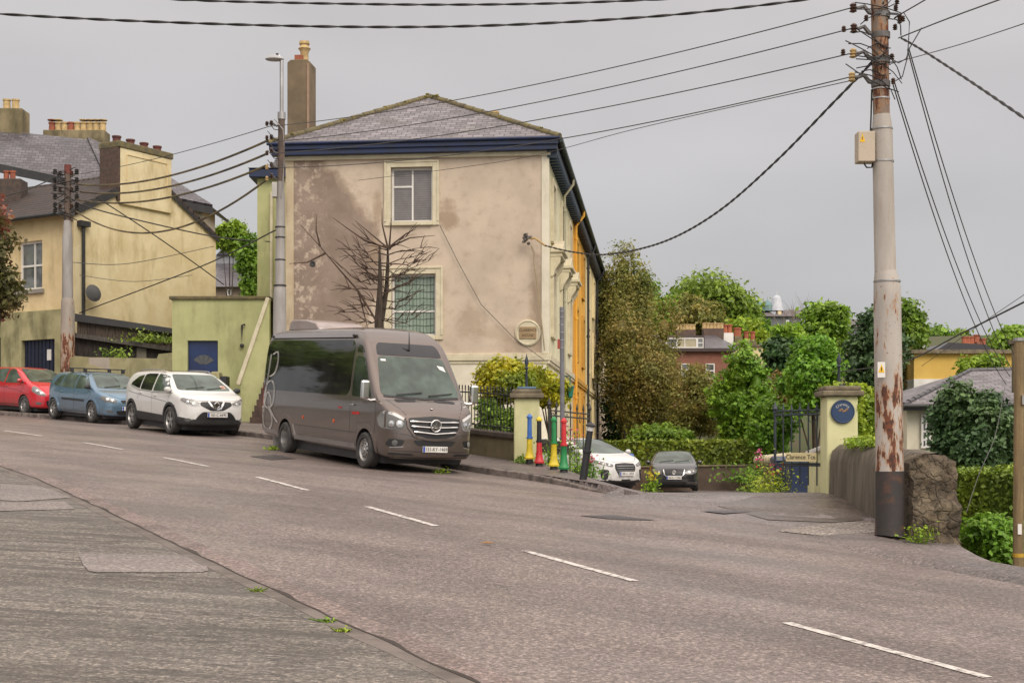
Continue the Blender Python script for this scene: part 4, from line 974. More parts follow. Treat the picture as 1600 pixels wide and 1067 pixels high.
# gable wall with its damp stain
def gable_material():
    m,nt,b=newmat('damp_stained_render'); b.inputs['Roughness'].default_value=.93
    t=nt.nodes.new('ShaderNodeTexCoord'); sp=nt.nodes.new('ShaderNodeSeparateXYZ'); nt.links.new(t.outputs['Object'],sp.inputs[0]); X,Z=sp.outputs[0],sp.outputs[2]
    base=mixc(nt,rampn(nt,noisen(nt,.8,6,.6),.35,.66),(.56,.46,.355),(.46,.375,.29))
    base=mixc(nt,rampn(nt,noisen(nt,3.2,6,.65),.5,.75,0,.5),base,(.38,.295,.21))
    # stain boundary: x as a function of height (z 2.6 .. 8.5)
    rp=nt.nodes.new('ShaderNodeValToRGB'); nt.links.new(rampn_lin(nt,Z,2.6,8.5),rp.inputs[0]); el=rp.color_ramp.elements
    pts=[(0,.27),(.12,.29),(.25,.33),(.38,.38),(.50,.36),(.64,.33),(.78,.27),(.90,.19),(1,.12)]
    el[0].position=0; el[0].color=(pts[0][1],)*3+(1,); el[1].position=1; el[1].color=(pts[-1][1],)*3+(1,)
    for p,v in pts[1:-1]:
        q=el.new(p); q.color=(v,v,v,1)
    xn=mathn(nt,'DIVIDE',mathn(nt,'ADD',X,7.6),7.6)
    xn=mathn(nt,'ADD',xn,mathn(nt,'MULTIPLY_ADD',noisen(nt,1.5,7,.65),.20,-.10))
    mask=rampn(nt,mathn(nt,'SUBTRACT',rp.outputs[0],xn),-.008,.03)
    # flaked light patches within it along the corner
    fl=mathn(nt,'MULTIPLY',rampn(nt,noisen(nt,3.4,6,.7),.50,.60),rampn(nt,xn,.17,.10)); 
    mask=mathn(nt,'MULTIPLY',mask,mathn(nt,'SUBTRACT',1,mathn(nt,'MULTIPLY',fl,.75)))
    st=mixc(nt,rampn(nt,noisen(nt,1.2,6,.65),.35,.65),(.195,.142,.108),(.265,.20,.158))
    col=mixc(nt,mathn(nt,'MULTIPLY',mask,.92),base,st)
    # darker halo at the edge of the damp area
    ed=mathn(nt,'ABSOLUTE',mathn(nt,'SUBTRACT',rp.outputs[0],xn)); col=mixc(nt,mathn(nt,'MULTIPLY',rampn(nt,ed,.0,.035,1,0),.45),col,(.17,.11,.07))
    def blobm(cx,cz,rx,rz,s):
        a=mathn(nt,'POWER',mathn(nt,'DIVIDE',mathn(nt,'SUBTRACT',X,cx),rx),2); c=mathn(nt,'POWER',mathn(nt,'DIVIDE',mathn(nt,'SUBTRACT',Z,cz),rz),2)
        d=mathn(nt,'ADD',mathn(nt,'ADD',a,c),mathn(nt,'MULTIPLY_ADD',noisen(nt,3.0,8,.72),3.4,-1.7)); return rampn(nt,d,1.3,.1,0,s)
    for a in ((-2.85,6.65,.33,.5,.8),(-4.9,6.9,.15,.55,.6),(-5.0,5.6,.2,.5,.6),(-2.2,3.6,.5,.5,.45),(-.25,4.0,.3,1.6,.7),(-1.0,2.9,.5,.3,.4),(-1.3,3.3,.9,.25,.3)):
        col=mixc(nt,blobm(*a),col,(.31,.225,.15))
    col=mixc(nt,rampn(nt,noisen(nt,9,5,.7),.62,.75,0,.35),col,(.20,.15,.10))
    nt.links.new(col,b.inputs['Base Color']); bumpn(nt,b,noisen(nt,26,5,.65),.35,.012); return m
def rampn_lin(nt,val,a,b,ca=0,cb=1):
    r=nt.nodes.new('ShaderNodeMapRange'); r.inputs[1].default_value=a; r.inputs[2].default_value=b; r.inputs[3].default_value=ca; r.inputs[4].default_value=cb; nt.links.new(val,r.inputs[0]); return r.outputs[0]
w_gable=gable_material()
def wallholes(mb,x0,x1,z0,z1,holes,y=0,t=.35,mi=0,axis='x'):
    """a wall in the x-z plane (front face at y, thickness t behind) with rectangular openings"""
    xs=sorted({x0,x1,*[h[0] for h in holes],*[h[1] for h in holes]}); zz=sorted({z0,z1,*[h[2] for h in holes],*[h[3] for h in holes]})
    def inh(a,b): return any(h[0]<=a<h[1] and h[2]<=b<h[3] for h in holes)
    Q=lambda x,yy,z:(x,yy,z) if axis=='x' else (yy,x,z)
    for i in range(len(xs)-1):
        for j in range(len(zz)-1):
            a,b,c,d=xs[i],xs[i+1],zz[j],zz[j+1]
            if inh((a+b)/2,(c+d)/2): continue
            mb.add([Q(a,y,c),Q(b,y,c),Q(b,y,d),Q(a,y,d)],[(0,1,2,3)],mi)
    for a,b,c,d in holes:
        mb.add([Q(a,y,c),Q(b,y,c),Q(b,y,d),Q(a,y,d),Q(a,y+t,c),Q(b,y+t,c),Q(b,y+t,d),Q(a,y+t,d)],[(0,1,5,4),(1,2,6,5),(2,3,7,6),(3,0,4,7)],mi)
def window(parent,x0,x1,z0,z1,y,fm=mt_white,bars=(),hbars=(),glass=None,axis='x',d=.14,fw=.05,extra=None,name='window',sgn=1):
    """frame set back d behind the wall face y; sgn=+1 when the wall faces -y (or -x)"""
    Q=lambda mb,a,b,c,e,g,h,mi=0: mb.box(a,b,min(c,e),max(c,e),g,h,mi) if axis=='x' else mb.box(min(c,e),max(c,e),a,b,g,h,mi)
    f=MB(); yy=y+sgn*d; y2=yy+sgn*.06
    Q(f,x0,x0+fw,yy,y2,z0,z1); Q(f,x1-fw,x1,yy,y2,z0,z1); Q(f,x0+fw,x1-fw,yy,y2,z0,z0+fw); Q(f,x0+fw,x1-fw,yy,y2,z1-fw,z1)
    for t in bars: xx=lerp(x0,x1,t); Q(f,xx-fw*.4,xx+fw*.4,yy+sgn*.004,y2-sgn*.004,z0+fw,z1-fw)
    for t in hbars:
        a,b=0,1
        if isinstance(t,tuple): t,a,b=t
        zz=lerp(z0,z1,t); Q(f,lerp(x0,x1,a)+fw,lerp(x0,x1,b)-fw*(.4 if b<1 else 1),yy+sgn*.008,y2-sgn*.008,zz-fw*.45,zz+fw*.45)
    o=f.build(name,fm,parent); g=MB(); Q(g,x0+.01,x1-.01,y2-sgn*.02,y2-sgn*.012,z0+.01,z1-.01); g.build('pane',glass or g_house,o)
    return o
def pots(parent,pts,kind='r',s=1):
    for i,(x,y,z) in enumerate(pts):
        b=MB(); r=.13*s
        if kind=='r': b.lathe([(r*1.05,0),(r,.05),(r*.95,.30),(r*1.15,.31),(r*1.15,.38),(r*.9,.38),(r*.85,.1)],(x,y,z),14)
        else: b.lathe([(r*1.1,0),(r,.08),(r*.92,.40),(r*1.1,.42),(r*1.1,.48),(r*.8,.48),(r*.75,.1)],(x,y,z),14)
        b.build('chimney_pot',(mt_pot if kind=='r' else mt_poty),parent,smooth=True)
# ---- end-of-terrace house with the stained gable; local x = across the gable (0 = right corner), local y = depth ----
TR=Matrix.Translation((1.0,40.0,0)); TH=math.atan2(-.106,.994)
def tframe(name,label,cat,x,y,z,group=None):
    o=thing(name,label,cat,world=False,group=group); o.location=Vector((1.0,40,0))+Matrix.Rotation(TH,3,'Z')@Vector((x,y,0))*1.0; o.location.z=0; o.rotation_euler=(0,0,TH); return o
def glx(px,yl=0):  # local x on the gable plane from a photo column
    k=(px-800)/F; return (40*k-1)/(.994+.106*k)
def glz(py,lx): return (HZ-py)/F*(40-.106*lx)
T=tframe('end_terrace_house','end of terrace house with damp stained beige gable wall and hipped slate roof','house',0,0,0)
zt=8.40; zs0=2.62; GB=-1.6
up=(glx(611),glx(676),glz(346,-3.4),glz(261,-3.4)); lw=(glx(612),glx(681),glz(524,-3.4),glz(428,-3.4))
mb=MB(); wallholes(mb,-7.6,0,zs0,zt,[up,lw],0,.3); mb.build('gable_wall',w_gable,T)
mb=MB(); mb.box(-7.6,0,-.02,.3,GB,zs0-.12); mb.build('plinth_wall',w_white,T)
mb=MB(); mb.box(-7.64,.06,-.09,.1,zs0-.13,zs0+.03); mb.box(-7.64,.06,-.06,.1,zs0+.03,zs0+.08); mb.box(-7.64,.06,-.05,.1,zs0-.22,zs0-.13); mb.build('string_course',mt_cream,T,bevel=.015)
mb=MB(); mb.box(-.16,.05,-.035,.2,zs0+.08,zt); mb.build('corner_strip',w_white,T,bevel=.01)
mb=MB(); mb.box(-7.6,-7.36,-.03,.2,zs0+.08,zt-.1); mb.build('corner_strip',wallmat('peeling_strip',(.42,.33,.22),(.50,.42,.28)),T,bevel=.01)
o=window(T,*up[:2],up[2],up[3],0,bars=(.5,),hbars=((.66,0,.5),),glass=M('blind_behind_glass',(.21,.19,.18),(.17,.155,.15),sc=3,rough=.15,coat=.6),fw=.06)
mb=MB()
for k in range(22): z=lerp(up[2]+.1,up[3]-.1,k/21); mb.box(up[0]+.07,up[1]-.07,.172,.176,z-.004,z+.004)
mb.build('blind_slats',M('blind_dark',(.12,.11,.105)),o)
g_green=M('green_curtain_glass',(.27,.34,.26),(.18,.24,.185),sc=2.5,rough=.2,coat=.6,stretch=(4,1,.5))
o=window(T,*lw[:2],lw[2],lw[3],0,hbars=(.40,),glass=g_green,fw=.055)
mb=MB()
for k in range(9):
    z=lerp(lw[2]+.1,lw[3]-.1,k/8); mb.tube([(lerp(lw[0]+.06,lw[1]-.06,i/10),.165,z+.012*math.sin(i*1.3+k)) for i in range(11)],.006,4)
for k in range(12):
    x=lerp(lw[0]+.08,lw[1]-.08,k/11); mb.tube([(x,.165,lw[2]+.05),(x,.165,lw[3]-.05)],.004,4)
mb.build('lattice',M('lattice_dark',(.03,.045,.035)),o)
def surround(p,x0,x1,z0,z1,w,y=0,mat=mt_cream,sill=True,head=0):
    mb=MB()
    for a,b,c,d in ((x0-w,x0,z0-(w*.6 if sill else 0),z1+w),(x1,x1+w,z0-(w*.6 if sill else 0),z1+w),(x0,x1,z1,z1+w)): mb.box(a,b,y-.05,y+.05,c,d)
    for a,b,c,d in ((x0-w,x0-w+.06,z0,z1+w),(x1+w-.06,x1+w,z0,z1+w),(x0-w+.06,x1+w-.06,z1+w-.06,z1+w)): mb.box(a,b,y-.075,y-.05,c,d)
    if head: mb.box(x0-w-.03,x1+w+.03,y-.12,y+.04,z1+w+.002,z1+w+head)
    mb.build('window_surround',mat,p,bevel=.01)
    if sill:
        s_=MB(); s_.box(x0-.002,x1+.002,y-.10,y+.2,z0-w*.6,z0); s_.build('window_sill',mat,p,bevel=.01)
surround(T,*up,.19); surround(T,*lw,.21)
# eaves: blue fascia board, cornice
E0=zt+.0
mb=MB(); mb.box(-7.95,.30,-.30,-.02,E0+.02,E0+.30); mb.box(-8.0,.34,-.36,-.31,E0+.16,E0+.36); mb.build('fascia_board',mt_bluep,T,bevel=.012)
mb=MB(); mb.box(-7.72,.10,-.10,-.003,E0-.10,E0+.02); mb.build('cornice_band',mt_cream,T,bevel=.01)
mb=MB(); mb.tube([(-8.05,-.40,E0+.33),(.4,-.40,E0+.33)],.045,8); mb.build('gutter',mt_bluep,T,smooth=True)
# roof: hip, ridge along y
rz=10.72; ez=E0+.36; yl=42.6; RX=-3.8; hy=2.6
mb=MB(); A=(-8.0,-.38,ez);B=(.38,-.38,ez);C_=(RX,hy,rz);D=(RX,11.2,rz);E_=(.38,11.2,ez);F_=(-8.0,11.2,ez)
mb.add([A,B,C_],[(0,1,2)]); mb.add([B,E_,D,C_],[(0,1,2,3)]); mb.add([A,C_,D,F_],[(0,1,2,3)])
ro=faceuv(mb.build('roof',mt_slate,T)); 
def ridge(parent,a,b,r=.09,mat=mt_moss,n=14,name='ridge_tiles'):
    a,b=Vector(a),Vector(b); mb=MB(); 
    for i in range(n):
        p=a.lerp(b,i/n); q=a.lerp(b,(i+1)/n-.01/n); j=.012*mnoise.noise(p*2.3)
        mb.tube([p+Vector((0,0,j)),q+Vector((0,0,-j))],[r*1.08,r*.95],8)
    return mb.build(name,mat,parent,smooth=50)
ridge(ro,A,C_); ridge(ro,B,C_); ridge(ro,C_,D)
def lichen(parent,a,b,n,r=.07,seed=1):
    rr=random.Random(seed); mb=MB(); a,b=Vector(a),Vector(b)
    for i in range(n):
        p=a.lerp(b,rr.random()); s=rr.uniform(.3,1)*r; mb.blob(p+Vector((rr.uniform(-.06,.06),rr.uniform(-.1,0),rr.uniform(.03,.1))),(s*1.4,s*1.2,s*.6),6,0,.5,i)
    return mb.build('moss',M('yellow_moss',(.30,.25,.03),(.14,.13,.03),sc=6,rough=1),parent,smooth=True)
lichen(ro,A,C_,14,.05); lichen(ro,B,C_,7,.045); lichen(ro,(RX-.2,hy-.1,rz-.1),(RX+.3,hy-.2,rz-.1),10,.05)
# tall chimney by the left side
k=lambda px,Y,: (px-800)/F*Y
def chim(parent_T,x0,x1,y0,y1,z0,z1,mat,name='chimney',chamfer=0):
    mb=MB(); 
    if chamfer: mb.prism([(x0,y0,z0),(x1,y0,z0),(x1,y0,z1-chamfer*.15),(x1-.1,y0,z1),(x0+.1,y0,z1),(x0,y0,z1-chamfer*.15)],(0,y1-y0,0))
    else: mb.box(x0,x1,y0,y1,z0,z1)
    return mb.build(name,mat,parent_T,bevel=.03)
cm=chim(T,-7.83,-7.14,1.0,1.75,8.3,11.53,w_chim,chamfer=.5)
mb=MB(); mb.box(-7.22,-7.16,.96,.998,8.6,11.4); mb.build('flue_pipe',M('buff_pipe',(.33,.22,.15)),cm)
mb=MB(); mb.box(-7.66,-7.42,1.2,1.45,11.5,11.72); mb.build('pot_base',mt_pot,cm)
mb=MB(); mb.lathe([(.13,11.5),(.12,11.82),(.14,11.9),(.19,11.96),(.15,12.0),(.12,12.06),(.16,12.10),(.15,12.18),(.1,12.18)],(-7.42,1.45,0),14); mb.build('chimney_pot',mt_poty,cm,smooth=True)
cm=chim(T,-3.35,-2.2,7.6,8.2,8.8,11.02,mt_moss); pots(cm,[(-3.1,7.9,11.0),(-2.45,7.9,11.0)],'y',1.2)
mb=MB(); mb.box(-7.6,-7.3,.3,11.2,GB,zt+.1); mb.build('side_wall',w_green,T)
# facades towards the lane (local plane x=0, along y)
def facade(Tp,y0,y1,wall,trim,first=False,base=GB):
    holes=[]; n=3 if y1-y0>9 else 2
    ws=[]
    for i in range(n):
        c=y0+(y1-y0)*(i+.5)/n
        ws+= [(c-.5,c+.5,6.15,7.75),(c-.5,c+.5,3.35,5.2)]
        ws+= [(c-.5,c+.5,.4,2.1)]
    mb=MB(); wallholes(mb,y0,y1,base,zt,ws,0,-.3,axis='y'); mb.build('front_wall',wall,Tp)
    for h in ws:
        window(Tp,*h,0,axis='y',sgn=-1,hbars=(.5,),bars=(.5,) if h[2]>6 else ())
        sm=MB(); w=.16
        for a,b,c,d in ((h[0]-w,h[0],h[2]-.1,h[3]+w),(h[1],h[1]+w,h[2]-.1,h[3]+w),(h[0],h[1],h[3],h[3]+w),(h[0]-.05,h[1]+.05,h[2]-.12,h[2]-.003)):
            sm.box(-.04,.09,a,b,c,d)
        sm.build('window_surround',trim,Tp,bevel=.01)
        if 3<h[2]<4 and first:
            s2=MB(); s2.box(.0,.42,h[0]-.28,h[1]+.28,h[3]+.52,h[3]+.62); s2.box(.0,.34,h[0]-.22,h[1]+.22,h[3]+.40,h[3]+.519)
            s2.prism([(0.0,h[0]-.28,h[3]+.621),(.36,h[0]-.28,h[3]+.621),(.36,(h[0]+h[1])/2,h[3]+.92),(0.0,(h[0]+h[1])/2,h[3]+.92)],(0,.04,0)) if 0 else None
            s2.add([(0,h[0]-.25,h[3]+.621),(.36,h[0]-.25,h[3]+.621),(.36,h[1]+.25,h[3]+.621),(0,h[1]+.25,h[3]+.621),(0,(h[0]+h[1])/2,h[3]+.95),(.36,(h[0]+h[1])/2,h[3]+.95)],[(0,1,2,3),(1,2,5),(0,4,3),(0,1,5,4),(3,4,5,2)])
            for yy in (h[0]-.16,h[1]+.16):
                s2.prism([(0,yy-.07,h[3]+.39),(.30,yy-.07,h[3]+.39),(.28,yy-.07,h[3]+.22),(.12,yy-.07,h[3]-.02),(.10,yy-.07,h[3]-.15),(0,yy-.07,h[3]-.2)],(0,.14,0))
            s2.build('window_hood',trim,Tp,bevel=.015)
    mb=MB(); mb.box(0.0,.10,y0,y1,zs0-.13,zs0+.05); mb.box(0.0,.07,y0,y1,zs0-.22,zs0-.131); mb.build('string_course',trim,Tp,bevel=.015)
def eaves(Tp,y0,y1,fm,gm,roofm=None):
    mb=MB(); mb.box(.003,.28,y0,y1,E0+.02,E0+.22); mb.build('fascia_board',fm,Tp)
    mb=MB(); mb.tube([(.40,y0,E0+.30),(.40,y1,E0+.30)],.075,8); mb.build('gutter',gm,Tp,smooth=True)
    mb=MB(); pl=[(.004,y0+.1,E0+.019)]; y=y0+.2
    while y<y1-.15: pl+=[(.004,y,E0-.03),(.004,y,E0-.16),(.004,y+.12,E0-.16),(.004,y+.12,E0-.03)]; y+=.42
    pl.append((.004,y,E0+.019)); mb.prism(pl,(.28,0,0))
    mb.build('eaves_brackets',fm,Tp)
def roofseg(Tp,y0,y1):
    mb=MB(); mb.add([(.45,y0,ez-.02),(.45,y1,ez-.02),(RX,y1,rz),(RX,y0,rz)],[(0,1,2,3)]); mb.add([(-8.0,y0,ez),(-8.0,y1,ez),(RX,y1,rz),(RX,y0,rz)],[(0,1,2,3)])
    r=faceuv(mb.build('roof',mt_slate,Tp)); ridge(r,(RX,y0,rz),(RX,y1,rz)); return r
def dpipe(Tp,x,y,z0,z1,mat,r=.05):
    mb=MB(); mb.tube([(.40,y,z1+.25),(.40,y,z1+.08),(.12,y,z1-.30),(.12,y,z0)],r,8)
    for i in range(4): z=lerp(z0+.5,z1-.8,i/3); mb.lathe([(r*1.5,0),(r*1.5,.08)],(.12,y,z),8)
    mb.build('downpipe',mat,Tp,smooth=40)
facade(T,.05,11.2,w_cr,mt_cream,True); eaves(T,-.28,11.2,M('teal_eaves',(.015,.035,.06),rough=.5),m_teal)
dpipe(T,0,5.4,GB,zt,M('cream_pipe',(.45,.42,.28)),.045)
Ys=[11.2,19.8,28.4,42.6]
for i,(nm,lb,wm,pm_) in enumerate((('terrace_house','orange painted terrace house, second from the stained gable',w_or,w_or),('terrace_house','pale yellow terrace house with dark downpipe, third from the gable',w_py,m_teal),('terrace_house','pinkish grey terrace house at the far end of the terrace',w_pk,mt_black))):
    t=tframe(nm,lb,'house',0,0,0,'terrace houses along the lane'); 
    facade(t,Ys[i]+.01,Ys[i+1],wm,wm if i else M('orange_trim',(.55,.30,.05))); eaves(t,Ys[i]+.01,Ys[i+1],mt_black,m_teal); roofseg(t,Ys[i]+.01,Ys[i+1])
    dpipe(t,0,Ys[i]+.35 if i<1 else Ys[i]+.2,GB,zt,pm_ if i!=1 else mt_black)
    mb=MB(); mb.box(-7.6,-7.3,Ys[i]+.01,Ys[i+1],GB,zt+.1); 
    if i==2: mb.box(-7.3,-.3,Ys[i+1]-.3,Ys[i+1],GB,zt)
    mb.build('rear_wall',wm,t)
# house name roundel, cable bracket on gable
cx,cz=glx(825),glz(520,-.6)
r_=MB(); r_.lathe([(.37,0),(.37,.05),(.33,.07),(.31,.045),(0,.045)],(0,0,0),32); r_.v=[(v[0]+cx,-v[2]-.002,v[1]+cz) for v in r_.v]; rd=r_.build('name_roundel',mt_cream,T,smooth=30)
b=MB(); b.box(cx-.24,cx+.24,-.075,-.05,cz-.17,cz+.17); b.build('name_tablet',M('tan_tablet',(.36,.26,.14),(.28,.19,.10)),rd,bevel=.006)
for s_,dz in (('CLARENCE',.07),('HOUSE',-.08)): text(s_,.105,M('tablet_letters',(.09,.06,.035)),rd,Matrix.Translation((cx,-.078,cz+dz))@Matrix.Rotation(R(90),4,'X'),'tablet_lettering')
hx,hz=glx(489),glz(412,-6.6)
b=MB(); b.lathe([(.075,0),(.085,.02),(.06,.025),(.0,.01)],(0,0,0),14); b.v=[(v[0]+hx,-v[2],v[1]+hz) for v in b.v]; b.build('vent_hole',mt_black,T)
BR=P(824,374,39.75)
ins=thing('cable_bracket','black cable bracket with a pale conduit on the gable wall','cable bracket',tuple(BR)); 
b=MB(); rr=random.Random(3)
for i in range(9): b.blob(BR+Vector((rr.uniform(-.1,.12),rr.uniform(-.1,.05),rr.uniform(-.14,.16))),(.06,.06,.05),8,0,.3,i)
b.tube([BR+Vector((-.05,.15,.02)),BR+Vector((.02,-.1,.02))],.04,6); b.build('bracket',M('bracket_mix',(.05,.045,.04),(.25,.22,.19),sc=12),ins,smooth=True)
b=MB(); b.tube([BR+Vector((.1,-.05,0)),P(835,372,39.65),P(852,384,39.6)],.03,6); b.build('cable_sleeve',M('ochre_sleeve',(.50,.33,.12)),ins,smooth=True)
b=MB(); b.tube([P(830,384,39.8),P(835,396,39.84),P(834,410,39.84),P(840,450,39.85),P(846,500,39.86),P(851,548,39.84)],.022,6); b.build('conduit',M('pale_conduit',(.36,.29,.18)),ins,smooth=True)
b=MB(); b.tube([P(687,352,40.22),P(716,410,40.17),P(752,476,40.1),P(805,530,40.0),P(850,562,39.75)],.010,5); tag(b.build('wall_cable',mt_wireg),'thin grey cable running diagonally down the gable wall','cable')

# ---- pale green annex with the blue door, next to the terrace ----
AY=43.0
ann=thing('green_annex','pale green flat roofed annex with blue panelled door beside the gable','annex',(k(330,AY),AY,.8))
x0,x1=k(269,AY),k(422,AY); zt_=(HZ-468)/F*AY; dr=(k(293,AY),k(340.5,AY),.55,(HZ-532)/F*AY)
mb=MB(); wallholes(mb,x0,x1,-.5,zt_,[dr],AY,.3); mb.box(x0,x0+.3,AY+.01,AY+4.5,-.5,zt_); mb.add([(x0,AY,-.5),(x0,AY+.01,-.5),(x0,AY+.01,zt_),(x0,AY,zt_)],[(0,1,2,3)]); mb.box(x0,x1,AY+4.2,AY+4.5,-.5,zt_-.01); mb.build('wall',w_green,ann)
mb=MB(); mb.box(x0-.08,x1,AY-.08,AY+4.5,zt_,zt_+.10); mb.build('parapet_coping',mt_moss,ann,bevel=.02)
d=MB(); d.box(dr[0],dr[1],AY+.12,AY+.17,dr[2],dr[3]); 
for (a,b_) in ((.08,.46),(.54,.92)):
    for (c_,e_) in ((.06,.30),(.36,.60)): d.box(lerp(dr[0],dr[1],a),lerp(dr[0],dr[1],b_),AY+.10,AY+.12,lerp(dr[2],dr[3],c_),lerp(dr[2],dr[3],e_))
do=d.build('door',M('blue_door_paint',(.010,.028,.10),(.008,.02,.075),rough=.35),ann,bevel=.006)
mb=MB(); cxx=(dr[0]+dr[1])/2; zc=lerp(dr[2],dr[3],.72)
for i in range(4):
    a0,a1=R(28+i*31),R(28+(i+1)*31-4); mb.prism([(cxx+.08*math.cos(a0),AY+.118,zc+.06*math.sin(a0)),(cxx+.36*math.cos(a0),AY+.118,zc+.42*math.sin(a0)*.8),(cxx+.36*math.cos(a1),AY+.118,zc+.42*math.sin(a1)*.8),(cxx+.08*math.cos(a1),AY+.118,zc+.06*math.sin(a1))],(0,-.008,0))
mb.build('fanlight',M('frosted_fan',(.09,.09,.085),rough=.2),do)
b=MB(); b.tube([P(383,507,AY-.08),P(378,508,AY-.08),P(378,536,AY-.08)],.035,8); b.blob(P(378,540,AY-.08),(.07,.06,.07),8); b.build('vent_pipe',mt_black,ann,smooth=True)
# flight of steps up between annex and gable, with sloping parapet wall
stp=thing('outside_stairs','dark stone steps behind a pale green sloping parapet left of the gable','stairs',(k(400,41),41.5,.6))
mb=MB(); sy0,sy1=AY-1.6,AY-1.35
mb.prism([(k(376,sy0),sy0,.0),(k(376,sy0),sy0,(HZ-600)/F*sy0),(k(421,sy0),sy0,(HZ-468)/F*sy0),(k(421,sy0),sy0,.0)],(0,.22,0)); mb.build('parapet_wall',w_green,stp)
mb=MB(); a=Vector((k(374,sy0),sy0+.1,(HZ-602)/F*sy0)); b_=Vector((k(421,sy0),sy0+.1,(HZ-466)/F*sy0)); 
dd=(b_-a).normalized(); nn_=Vector((-dd.z,0,dd.x)); mb.prism([a-nn_*.02-Vector((0,.15,0)),b_-nn_*.02-Vector((0,.15,0)),b_+nn_*.10-Vector((0,.15,0)),a+nn_*.10-Vector((0,.15,0))],(0,.32,0)); mb.build('coping',mt_cream,stp,bevel=.02)
mb=MB()
for i in range(16):
    z=.55+i*.17; x=k(384,40)+i*.045; mb.box(k(383,40.2)+i*.05,k(426,40.2)+.15,40.2+i*.08,41.3+i*.01,z-.17,z)
mb.build('steps',M('dark_step_stone',(.09,.055,.04),(.05,.035,.028),sc=4,rough=.95,bump=.5),stp,bevel=.01)
# pale green house beyond the steps
GY=47.0
gh=thing('green_house','narrow pale green house wall with blue eaves behind the steps','house',(k(420,GY),GY,2))
mb=MB(); mb.box(k(402,GY),k(447,GY),GY,GY+6,0,(HZ-272)/F*GY); mb.build('wall',w_green,gh)
mb=MB(); mb.box(k(391,GY),k(450,GY),GY-.25,GY+6,(HZ-279)/F*GY,(HZ-266)/F*GY); mb.build('fascia_board',mt_bluep,gh,bevel=.02)
mb=MB(); za=(HZ-265)/F*GY; mb.prism([(k(390,GY),GY-.3,za),(k(425,GY),GY-.3,za),(k(450,GY),GY-.3,za+.9),(k(450,GY),GY-.3,za)],(0,6.5,0)); faceuv(mb.build('roof',mt_slate,gh))
mb=MB(); mb.tube([P(424,300,GY-.1),P(424,470,GY-.1)],.05,8); mb.build('downpipe',mt_cream,gh)
# ---- yellow house on the left: gable from A (front corner) to B (back corner) ----
A=Vector((-13.7,44.0,0)); gd=Vector((.52,.854,0)).normalized(); fd=Vector((-.854,.52,0)).normalized()
LYR=math.atan2(gd.y,gd.x)    # local x along gable, local y = along the front, away to the left
yh=thing('yellow_house','faded yellow rendered house with big blank gable and brown tiled roof','house',world=False); yh.location=A; yh.rotation_euler=(0,0,LYR)
GWd=6.35; ez_=7.36; az=9.08; bz=.2
mb=MB(); mb.add([(0,0,bz),(GWd,0,bz),(GWd,0,ez_),(GWd/2,0,az),(0,0,ez_)],[(0,1,2,3,4)]); mb.build('gable_wall',w_yel,yh)
# front wall: local plane x=0, along +y ; local y is left of gable dir -> fd
def fy(px): # photo column -> local y on the front plane
    kk=(px-800)/F; # (A.x+fd.x t)/(A.y+fd.y t)=kk
    return (kk*A.y-A.x)/(fd.x-kk*fd.y)
def fz(py,t): return (HZ-py)/F*(A.y+fd.y*t)
wy=(fy(66),fy(29)); wz=(fz(452,1.7),fz(376,1.7)); gy=(fy(90),fy(38)); gz=(.3,fz(531,1.5))
mb=MB(); wallholes(mb,0,9,4.2,ez_,[(wy[0],wy[1],*wz)],0,.25,axis='y'); mb.build('front_wall',w_yel2,yh)
window(yh,wy[0],wy[1],wz[0],wz[1],0,axis='y',bars=(.42,),hbars=(.5,),d=.10,fw=.07); mb=MB(); mb.box(-.10,.1,wy[0]-.1,wy[1]+.1,wz[0]-.14,wz[0]-.003); mb.build('window_sill',M('grey_sill',(.30,.28,.24)),yh,bevel=.01)
mb=MB(); wallholes(mb,.0,9,bz-.6,fz(488,1.5),[(gy[0],gy[1],*gz),(fy(6),8.5,gz[0],fz(528,3.4))],-.12,.3,axis='y'); mb.box(-.12,.0,0.0,9,fz(488,1.5),fz(488,1.5)+.04); mb.add([(-.12,0,bz-.6),(0,0,bz-.6),(0,0,fz(488,1.5)),(-.12,0,fz(488,1.5))],[(0,1,2,3)]); mb.build('garage_wall',w_mossy,yh)
mb=MB(); mb.box(.02,.08,gy[0],gy[1],gz[0],gz[1]); 
for i in range(9): t=lerp(gy[0],gy[1],(i+.5)/9); mb.box(-.0,.02,t-.04,t+.04,gz[0],gz[1])
gd_=mb.build('garage_door',M('navy_door',(.012,.016,.04),(.01,.013,.03),rough=.5),yh); mb=MB(); mb.box(-.02,-.002,lerp(*gy,.18),lerp(*gy,.30),fz(563,1.2),fz(546,1.2)); mb.build('notice',mt_white,gd_)
mb=MB(); mb.box(.02,.06,fy(6),8.5,gz[0],fz(528,3.4)); mb.build('garage_door',mt_black,yh)
mb=MB(); ov=.06; zf_=ez_-.02
mb.add([(-.35,-ov,zf_),(-.35,10,zf_),(GWd/2,10,az+.08),(GWd/2,-ov,az+.08)],[(0,1,2,3)]); mb.add([(GWd+.08,-ov,zf_),(GWd/2,-ov,az+.08),(GWd/2,10,az+.08),(GWd+.08,10,zf_)],[(0,1,2,3)]); rf=faceuv(mb.build('roof',mt_tile,yh)); 
sm=rf.modifiers.new('thickness','SOLIDIFY'); sm.thickness=.10
mb=MB(); mb.prism([(-.35,-ov-.03,zf_-.25),(-.35,-ov-.03,zf_-.02),(GWd/2,-ov-.03,az+.04),(GWd/2,-ov-.03,az-.22)],(0,.03,0)); mb.prism([(GWd/2,-ov-.03,az+.04),(GWd+.08,-ov-.03,zf_-.02),(GWd+.08,-ov-.03,zf_-.13),(GWd/2,-ov-.03,az-.08)],(0,.03,0)); mb.build('bargeboard',mt_black,yh)
